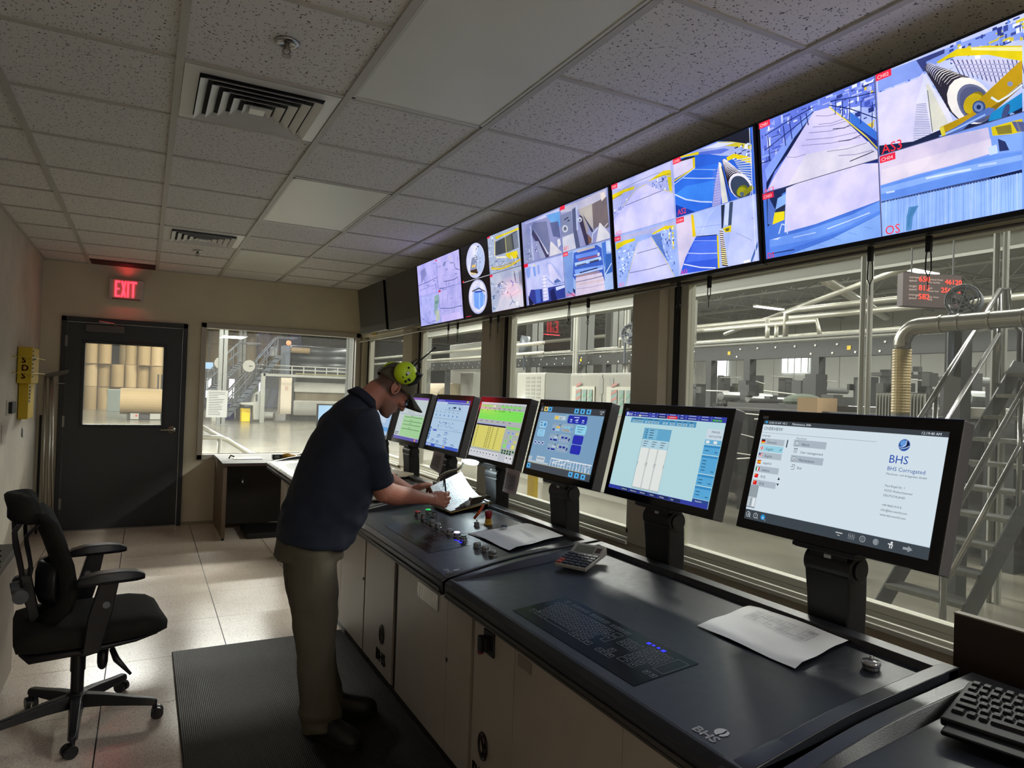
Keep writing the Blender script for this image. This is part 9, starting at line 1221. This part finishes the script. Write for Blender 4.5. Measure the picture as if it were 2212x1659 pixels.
for k in range(16): g.box(7.55, 7.58, 4.56+k*.037, 4.575+k*.037, 1.17, 1.69)
g.obj('slats', cream, t)
tag(G().box(7.85, 8.1, 3.95, 4.4, 1.45, 1.56).obj('white_box', cabw, bevel=.01), 'long white box behind the stair handrail', 'box')
tag(G().box(7.0, 7.18, 3.88, 4.04, HF_, 2.36).obj('machine_post', dk), 'thick dark post standing right of the ribbed hose', 'post')
for k, (y, z0, z1) in enumerate(((3.93, .2, 2.42), (3.70, .2, 2.40), (3.46, .2, 2.38))):
    tag(G().tube([(7.75, y, z0), (7.75, y, z1-.08), (7.75, y-.06, z1), (7.75, y-.14, z1), (7.75, y-.19, z1-.08), (7.75, y-.19, z0)], .022, 8).obj('guard_rail', M('black_tube', '2c2c2c', .3, metal=.4), smooth=True), ('black bent tube rail right of the thick dark post', 'second black bent tube rail, further right', 'third black bent tube rail at the right picture edge')[k], 'rail', 'black tube rails')
# metal stairs
stm = M('stair_grey_steel', '3e403f', .4, metal=.4); chrome = M('handrail_chrome', '8a8a88', .22, metal=.9)
t = thing('metal_staircase', (5.6, 3.3, HF_), 'open metal staircase with tube handrails outside the large window, at right', 'stairs')
sx, sz, dx, dz = 5.36, -.15, .20, .205; ya_, yb_ = 3.04, 3.62
for y in (ya_-.03, yb_+.03):
    A0 = Vector((sx-.28, y, sz-.30)); G().prism([A0, A0+Vector((.26, 0, 0)), A0+Vector((.26+dx*12, 0, dz*12)), A0+Vector((dx*12, 0, dz*12+.02))], (0, .012, 0)).obj('stringer', stm, t)
for k in range(11):
    x, z = sx+dx*k, sz+dz*k; G().box(x-.02, x+.20, ya_-.02, yb_+.02, z-.035, z).obj('tread', [M('tread_plate', '62645f', .35, metal=.5, var=.2, vs=30)], t); 
for y in (ya_-.05, yb_+.05):
    A0 = Vector((sx-.12, y, sz+.80)); E_ = A0+Vector((dx*10, 0, dz*10)); G().tube([Vector((sx-.12, y, HF_)), A0, E_, E_+Vector((.14, 0, .02)), E_+Vector((.16, 0, -.2))], .024, 10).tube([A0-Vector((0, 0, .42)), E_-Vector((0, 0, .42))], .020, 8).tube([A0+Vector((dx*5, 0, dz*5-.9)), A0+Vector((dx*5, 0, dz*5))], .022, 8).tube([E_-Vector((0, 0, .9)), E_], .022, 8).obj('handrail', chrome, t, smooth=True)
# things beyond the narrow windows
tag(G().cyl((12.9, 29.9, 1.0), (13.3, 34.4, 1.0), .9, n=28).obj('paper_roll', M('roll_cream_kraft', 'c0b090', .7, var=.05, vs=1)), 'big cream paper roll lying behind the diagram and green bar monitors', 'paper roll')
tag(G().box(14.5, 17, 28.8, 34.6, .0, 4.0).box(14.45, 14.5, 29.5, 34, 2.6, 2.7).obj('machine_hood', cream, bevel=.03), 'tall cream machine housing behind the cream paper roll', 'machine')
tag(G().tube([(11.5, 30.2, HF_), (11.5, 30.2, 4.3), (11.5, 29.8, 4.65), (11.5, 27.0, 4.65)], .25, 4).obj('square_duct', cream), 'cream square duct rising and bending right beyond the second window', 'duct')
tag(G().box(13.0, 14.4, 28.2, 29.6, HF_, 2.4).obj('grey_cabinet', cabw, bevel=.02), 'grey white cabinet right of the cream paper roll', 'cabinet')
tag(G().box(12.9, 13.4, 34.95, 36.2, HF_, 1.95).obj('dark_cabinet', dk, bevel=.02), 'dark grey cabinet left of the cream paper roll', 'cabinet')
t = thing('step_ladder', (6.6, 14.4, HF_), 'white step ladder standing outside, left of the green bar monitor', 'ladder'); g = G()
for y in (14.2, 14.6):
    g.tube([(6.3, y, HF_), (6.55, y+.02*(y-14.4), 1.15)], .02, 6).tube([(6.95, y, HF_), (6.6, y, 1.15)], .018, 6)
for k in range(5): g.box(6.36+k*.045, 6.46+k*.045, 14.2, 14.6, HF_+.24+k*.26, HF_+.27+k*.26)
g.obj('ladder_frame', M('ladder_white', 'c8c8c0', .4), t)
t = thing('green_exit_sign', (10.9, 27.8, 4.55), 'small green lit sign high outside the second window', 'sign'); G().box(10.9, 10.96, 27.6, 28.3, 4.55, 4.95).obj('housing', dk, t); G().box(10.89, 10.9, 27.75, 28.1, 4.62, 4.88).obj('green_face', M('green_sign_light', '003010', .4, emit='50ffa0', es=3), t)
tag(G().tube([(2.75, 5.0, 0), (2.75, 5.0, .62)], .0).box(2.9, 2.95, 5.02, 5.12, HF_, .95).obj('yellow_bollard', yel, bevel=.005), 'yellow post outside behind the monitor stand near the task lamp', 'post')
# ---------------- seen through the far window and the door glass
kraft = M('kraft_paper_roll', '8a744e', .75, var=.06, vs=1.5); kraft2 = M('kraft_paper_roll_pale', '9c8660', .75, var=.05, vs=1.5)
def standing_roll(x, y, z, r, h, m, lab, grp):
    o = G().cyl((x, y, z), (x, y, z+h), r, n=24).obj('paper_roll', m, smooth=False); return tag(o, lab, 'paper roll', grp)
rnd = random.Random(3); n = 0
for row, y in enumerate((50, 53)):
    for k in range(9):
        for lv in range(3 if (k+row) % 4 else 2):
            if row and lv < 1: continue
            x = -4.4+k*.72+row*.3
            if k == 8 and lv == 2: continue
            standing_roll(x+rnd.uniform(-.008, .008), y+rnd.uniform(-.2, .2), HF_+lv*1.42, .35, 1.40, kraft if (k+lv) % 3 else kraft2, 'brown paper roll standing in the stacks seen through the door glass', 'stacked paper rolls through the door glass')
for k in range(9):
    for lv in (2, 3):
        standing_roll(2.2+k*.95, 62, HF_+lv*1.7, .43, 1.66, kraft if (k+lv) % 2 else kraft2, 'brown paper roll standing on the high stack seen through the far window', 'stacked paper rolls through the far window')
tag(G().box(1.6, 11.5, 61.3, 62.8, HF_, HF_+3.4).obj('roll_platform', M('dim_grey_steel', '6c6e74', .6)), 'grey steel platform under the high rolls beyond the far window', 'platform')
t = thing('paper_roll', (.0, 38, HF_), 'long brown paper roll lying on a low cart, seen through the door glass', 'paper roll'); G().cyl((-1.0, 38, .52), (1.1, 38, .52), .62, n=32).obj('roll', kraft2, t)
c = thing('roll_cart', (.1, 38, HF_), 'low cart with white control boxes under the lying paper roll', 'cart'); G().box(-.7, .8, 37.6, 38.4, HF_+.03, -.12).obj('bed', dk, c); G().box(-.55, -.2, 37.4, 37.6, -.32, -.05).obj('control_box', cabw, c); G().box(.28, .72, 37.4, 37.6, -.32, -.05).obj('control_box', cabw, c); G().cyl((-.3, 37.39, -.15), (-.3, 37.41, -.15), .05, n=10).obj('red_button', M('red_button_paint', 'b03828', .5), c)
tag(G().box(-1.9, -.9, 46.5, 47.2, HF_, .95).box(-.9, .2, 46.5, 47.2, HF_, .75).obj('metal_cabinet', M('grey_green_cabinet', '8c968e', .5), bevel=.02), 'grey green metal cabinets in front of the rolls behind the door glass', 'cabinet')
t = thing('hall_forklift', (.9, 44, HF_), 'small blue truck at the right edge of the door glass', 'truck'); G().box(.6, 1.4, 43.6, 44.6, HF_+.2, .6).obj('body', blue, t, bevel=.05); G().box(.62, .70, 43.6, 43.7, HF_, 1.9).box(.8, .88, 43.6, 43.7, HF_, 1.9).obj('mast', dk, t)
for x in (.7, 1.3): G().cyl((x-.06, 43.9, HF_+.2), (x+.06, 43.9, HF_+.2), .2, n=16).obj('wheel', blk_m, t)
# railing just outside the door and far window
rail_m = M('white_tube_rail', 'c8c8c2', .3, metal=.3)
t = thing('entrance_railing', (.0, 9.6, HF_), 'white tube railing outside the door', 'railing'); g = G()
g.tube([(-1.6, 9.6, .62), (.50, 9.6, .64)], .022, 8).tube([(-1.6, 9.6, .25), (.5, 9.6, .25)], .018, 8)
for x in (-.5, .08): g.cyl((x, 9.6, HF_), (x, 9.6, .62), .02, n=8)
g.obj('rail_tubes', rail_m, t, smooth=True)
t = thing('ramp_railing', (1.0, 9.7, HF_), 'white double tube railing sloping down outside the far window', 'railing')
G().tube([(.62, 9.5, HF_), (.62, 9.5, .98), (.64, 9.48, 1.06), (.70, 9.45, 1.10)][:3]+[(.60, 9.45, 1.12), (.52, 9.4, 1.14)], .028, 8).tube([(.645, 9.5, .99), (.75, 9.52, .93), (1.9, 9.85, .28), (2.3, 10, .05)], .028, 8).obj('upper_rail', rail_m, t, smooth=True)
G().tube([(.40, 9.4, .86), (.85, 9.42, .86), (.95, 9.45, .83), (1.75, 9.7, .28), (2.1, 9.8, .05)], .028, 8).cyl((.86, 9.42, .85), (.86, 9.42, HF_), .028, n=8).cyl((1.5, 9.6, .45), (1.5, 9.6, HF_), .024, n=8).obj('lower_rail', rail_m, t, smooth=True)
# big machine with platform, stairs, desk
Y = 38.0
def F(x, z): return (x*2.054, (z-1.55)*2.054+1.55)
def fbox(name, x0, x1, z0, z1, y, dy, m, par, **k):
    a = F(x0, z0); b = F(x1, z1); return G().box(a[0], b[0], y, y+dy, a[1], b[1]).obj(name, m, par, **k)
t = thing('white_corrugator', (8.6, Y, HF_), 'long white machine hood with a brown window band seen through the far window', 'machine')
x0, z0 = F(3.43, .76); x1, z1 = F(5.3, 1.64); zm0, zm1 = F(3.4, 1.16)[1], F(3.4, 1.37)[1]
G().loft([[(x, Y+dy, z) for dy, z in ((0, z0), (0, zm0), (2.4, zm0), (2.4, z0))] for x in (x0, x1)]).obj('lower_body', cabw, t, bevel=.08); G().loft([[(x, Y+dy, z) for dy, z in ((0, zm1), (.15, z1-.35), (.9, z1), (2.4, z1), (2.4, zm1))] for x in (x0, x1)]).obj('upper_hood', cabw, t, bevel=.08)
G().box(x0+.1, x1, Y+.12, Y+2.2, zm0, zm1).obj('window_band', M('brown_tint_window', '6e6450', .25, var=.3, vs=1.5), t); G().box(x0, x1, Y+.4, Y+2.2, HF_, z0).obj('skirt', dk, t)
t = thing('control_tower', (6.5, Y, HF_), 'tall cream cabinet left of the white machine hood in the far window', 'cabinet'); fbox('body', 3.10, 3.37, .80, 1.74, Y, .8, M('cream_cabinet', 'c8bca8', .5), t); fbox('side_ladder', 3.375, 3.43, .85, 1.66, Y+.1, .1, dk, t); fbox('door_label', 3.20, 3.28, 1.42, 1.52, Y-.02, .02, M('label_pinkish', 'b89c90', .5), t)  # one even cream colour on the cabinet body
t = thing('operator_desk', (5.1, Y, HF_), 'white operator console with a curved back seen through the far window', 'console')
P = [F(*p) for p in ((2.05, 1.08), (2.33, 1.10), (2.38, 1.30), (2.48, 1.38), (2.58, 1.30), (2.60, .68), (2.35, .68), (2.33, 1.02), (2.05, 1.04))]; G().prism([(x, Y-1.7, z) for x, z in P], (0, .8, 0)).obj('body', cabw, t, bevel=.03); fbox('keypad', 2.38, 2.42, 1.14, 1.30, Y-1.73, .03, dk, t)
tag(G().box(*[v for v in (F(2.09, 0)[0], F(2.29, 0)[0])], Y-1.4, Y-.8, HF_, F(0, .95)[1]).obj('yellow_box', M('yellow_crate', 'd8b818', .5), bevel=.02), 'bright yellow box beside the white operator console', 'box')
tag(G().cyl((F(2.62, 0)[0], Y+1, HF_+.22), (F(3.0, 0)[0], Y+.6, HF_+.22), .2, n=20).obj('white_tube', cabw), 'white paper tube lying on the floor between console and cream cabinet', 'tube')
tag(G().box(F(1.45, 0)[0], F(1.72, 0)[0], Y-1, Y, HF_, F(0, .83)[1]).obj('low_pallet', cabw), 'white low boxes on the floor below the taped notice', 'box'); tag(G().box(F(1.86, 0)[0], F(2.06, 0)[0], Y+1, Y+2, HF_, F(0, 1.02)[1]).obj('blue_bin', blue), 'blue bin under the far staircase', 'bin')
t = thing('machine_gantry', (6.5, Y+2, HF_), 'grey steel gantry with dark paper reels above the white machine hood', 'machine')
for z in (2.50, 2.30, 2.10, 1.95): a = F(3.5, z); b = F(5.3, z); G().cyl((a[0], Y+2.2, a[1]), (b[0], Y+2.2, b[1]), .30, n=24).obj('reel', M('dark_reel', '34383c', .35), t, smooth=True)
a = F(3.45, 2.50); b = F(3.95, 2.50); G().cyl((a[0], Y+1.7, a[1]), (b[0], Y+1.7, b[1]), .16, n=20).obj('paper_reel', kraft2, t)
fbox('side_plate', 3.30, 3.42, 1.85, 2.62, Y+1.4, 1.5, M('steel_blue_grey', '6a7480', .5), t); fbox('platform_deck', 2.5, 5.3, 1.80, 1.84, Y+.6, 2.5, cream, t); fbox('warning_stripe', 3.5, 5.0, 1.845, 1.875, Y+.55, .04, M('striped_edge', '8c8660', .6), t)
fbox('white_box', 2.93, 3.06, 2.3, 2.55, Y+1.2, .5, cabw, t)
for x in (2.50, 2.56, 3.38): a = F(x, 1.8); G().box(a[0], a[0]+.08, Y+.65, Y+.73, HF_, a[1]).obj('gantry_leg', col_m, t)
for z in (1.95, 2.05): a = F(2.5, z); b = F(5.3, z); G().cyl((a[0], Y+.6, a[1]), (b[0], Y+.6, b[1]), .035, n=6).obj('guard_rail', rail_m, t)
for k in range(16): a = F(2.55+k*.06 if k < 9 else 3.1+(k-8)*.3, 1.82); G().box(a[0], a[0]+.05, Y+.58, Y+.63, a[1], a[1]+.48).obj('rail_post', rail_m if k > 8 else dk, t)
tag(G().ball((F(3.37, 0)[0], Y+1.4, F(0, 2.68)[1]), .14, 10, 8).obj('beacon_lamp', M('amber_beacon', 'c87850', .4, emit='ff9060', es=1.5)), 'amber beacon lamp on top of the far gantry', 'lamp', 'small indicator lamps')
for (xa, za, xb, zb_, lab) in ((1.72, .72, 2.95, 2.30, 'long grey staircase rising to the right in the far window'), (1.35, 1.35, 2.05, 2.10, 'second grey staircase behind, rising at the left of the far window')):
    t = thing('hall_staircase', (F(xa, 0)[0], Y-.4, HF_), lab, 'stairs', 'staircases beyond the far window'); A0 = Vector((F(xa, 0)[0], Y-.4, F(0, za)[1])); B0 = Vector((F(xb, 0)[0], Y-.4, F(0, zb_)[1]))
    for dy in (0, .9):
        o_ = Vector((0, dy, 0)); G().prism([A0+o_, A0+o_+Vector((.32, 0, 0)), B0+o_+Vector((.32, 0, 0)), B0+o_], (0, .06, 0)).obj('stringer', M('stair_dark', '4c5258', .5), t)
        g = G().tube([A0+o_+Vector((0, 0, .95)), B0+o_+Vector((0, 0, .95)), B0+o_+Vector((1.0, 0, .95))], .035, 6).tube([A0+o_+Vector((0, 0, .5)), B0+o_+Vector((0, 0, .5))], .025, 6)
        for k in range(6): p = A0.lerp(B0, k/5)+o_; g.cyl(p, p+Vector((0, 0, .95)), .025, n=6)
        g.obj('handrail', M('stair_dark', '4c5258', .5), t)
    for k in range(1, 14): p = A0.lerp(B0, k/14); G().box(p.x, p.x+.3, p.y, p.y+.95, p.z+.02, p.z+.06).obj('tread', stm, t)
for k, (x, z, lab) in enumerate(((1.62, 2.03, 'white round dial gauge left of the far staircase'), (2.27, 1.99, 'white round dial gauge with black pointer above the far staircase'))):
    a = F(x, z); t = thing('dial_gauge', (a[0], Y-.6, a[1]), lab, 'gauge', 'white dial gauges'); G().cyl((a[0], Y-.6, a[1]), (a[0], Y-.5, a[1]), .30, n=28).obj('face', cabw, t); G().prism([(a[0], Y-.62, a[1]-.03), (a[0]+.2, Y-.62, a[1]-.01), (a[0]+.2, Y-.62, a[1]+.01), (a[0], Y-.62, a[1]+.03)], (0, .01, 0)).obj('pointer', blk_m, t)
for k, (x, w_) in enumerate(((1.42, .12), (1.98, .13), (2.22, .10), (2.72, .10))):
    a = F(x, 1.15); b = F(x+w_, 1.66); tag(G().box(a[0], b[0], Y+2.5, Y+2.6, a[1], b[1]).obj('glowing_panel_light', M('lilac_white_panel_light', 'ffffff', .5, emit='f4ecff', es=1.0)), ('glowing white panel at the left edge of the far window', 'glowing white panel behind the far staircase', 'narrow glowing panel right of the far staircase', 'glowing panel left of the tall cream cabinet')[k], 'light', 'glowing panels behind the far staircase')
fr0 = F(2.52, 1.81); fr1 = F(5.0, 1.81); tag(G().box(fr0[0]-.1, fr0[0]+.1, Y-2, Y-1.85, HF_, fr0[1]).box(fr0[0], fr1[0], Y-2, Y-1.85, fr0[1]-.12, fr0[1]).obj('portal_frame', cream), 'thin cream portal frame in front of the far machine', 'frame')
t = thing('wall_display', (2.8, Y-.4, 1.9), 'pale blue screen at the left edge of the far window', 'screen'); a = F(1.27, 1.84); b = F(1.47, 2.05); G().box(a[0], b[0], Y-.4, Y-.3, a[1], b[1]).obj('housing', dk, t); G().box(a[0]+.03, b[0]-.03, Y-.41, Y-.4, a[1]+.08, b[1]-.03).obj('lit_face', M('pale_blue_screen_light', '102030', .4, emit='a8d0f4', es=1.1), t)
t = thing('desk_monitor', (2.3, 9.4, 1.1), 'small monitor with a blue page outside, its corner showing at the man\'s back', 'monitor'); G().box(2.16, 2.6, 9.9, 9.94, .98, 1.30).obj('housing', tvb, t); G().box(2.18, 2.58, 9.893, 9.9, 1.0, 1.28).obj('lit_face', M('pale_blue_screen_light', '102030', .4, emit='a8d0f4', es=1.1), t); G().box(2.38, 2.44, 9.92, 9.96, HF_, .99).obj('stand', dk, t)
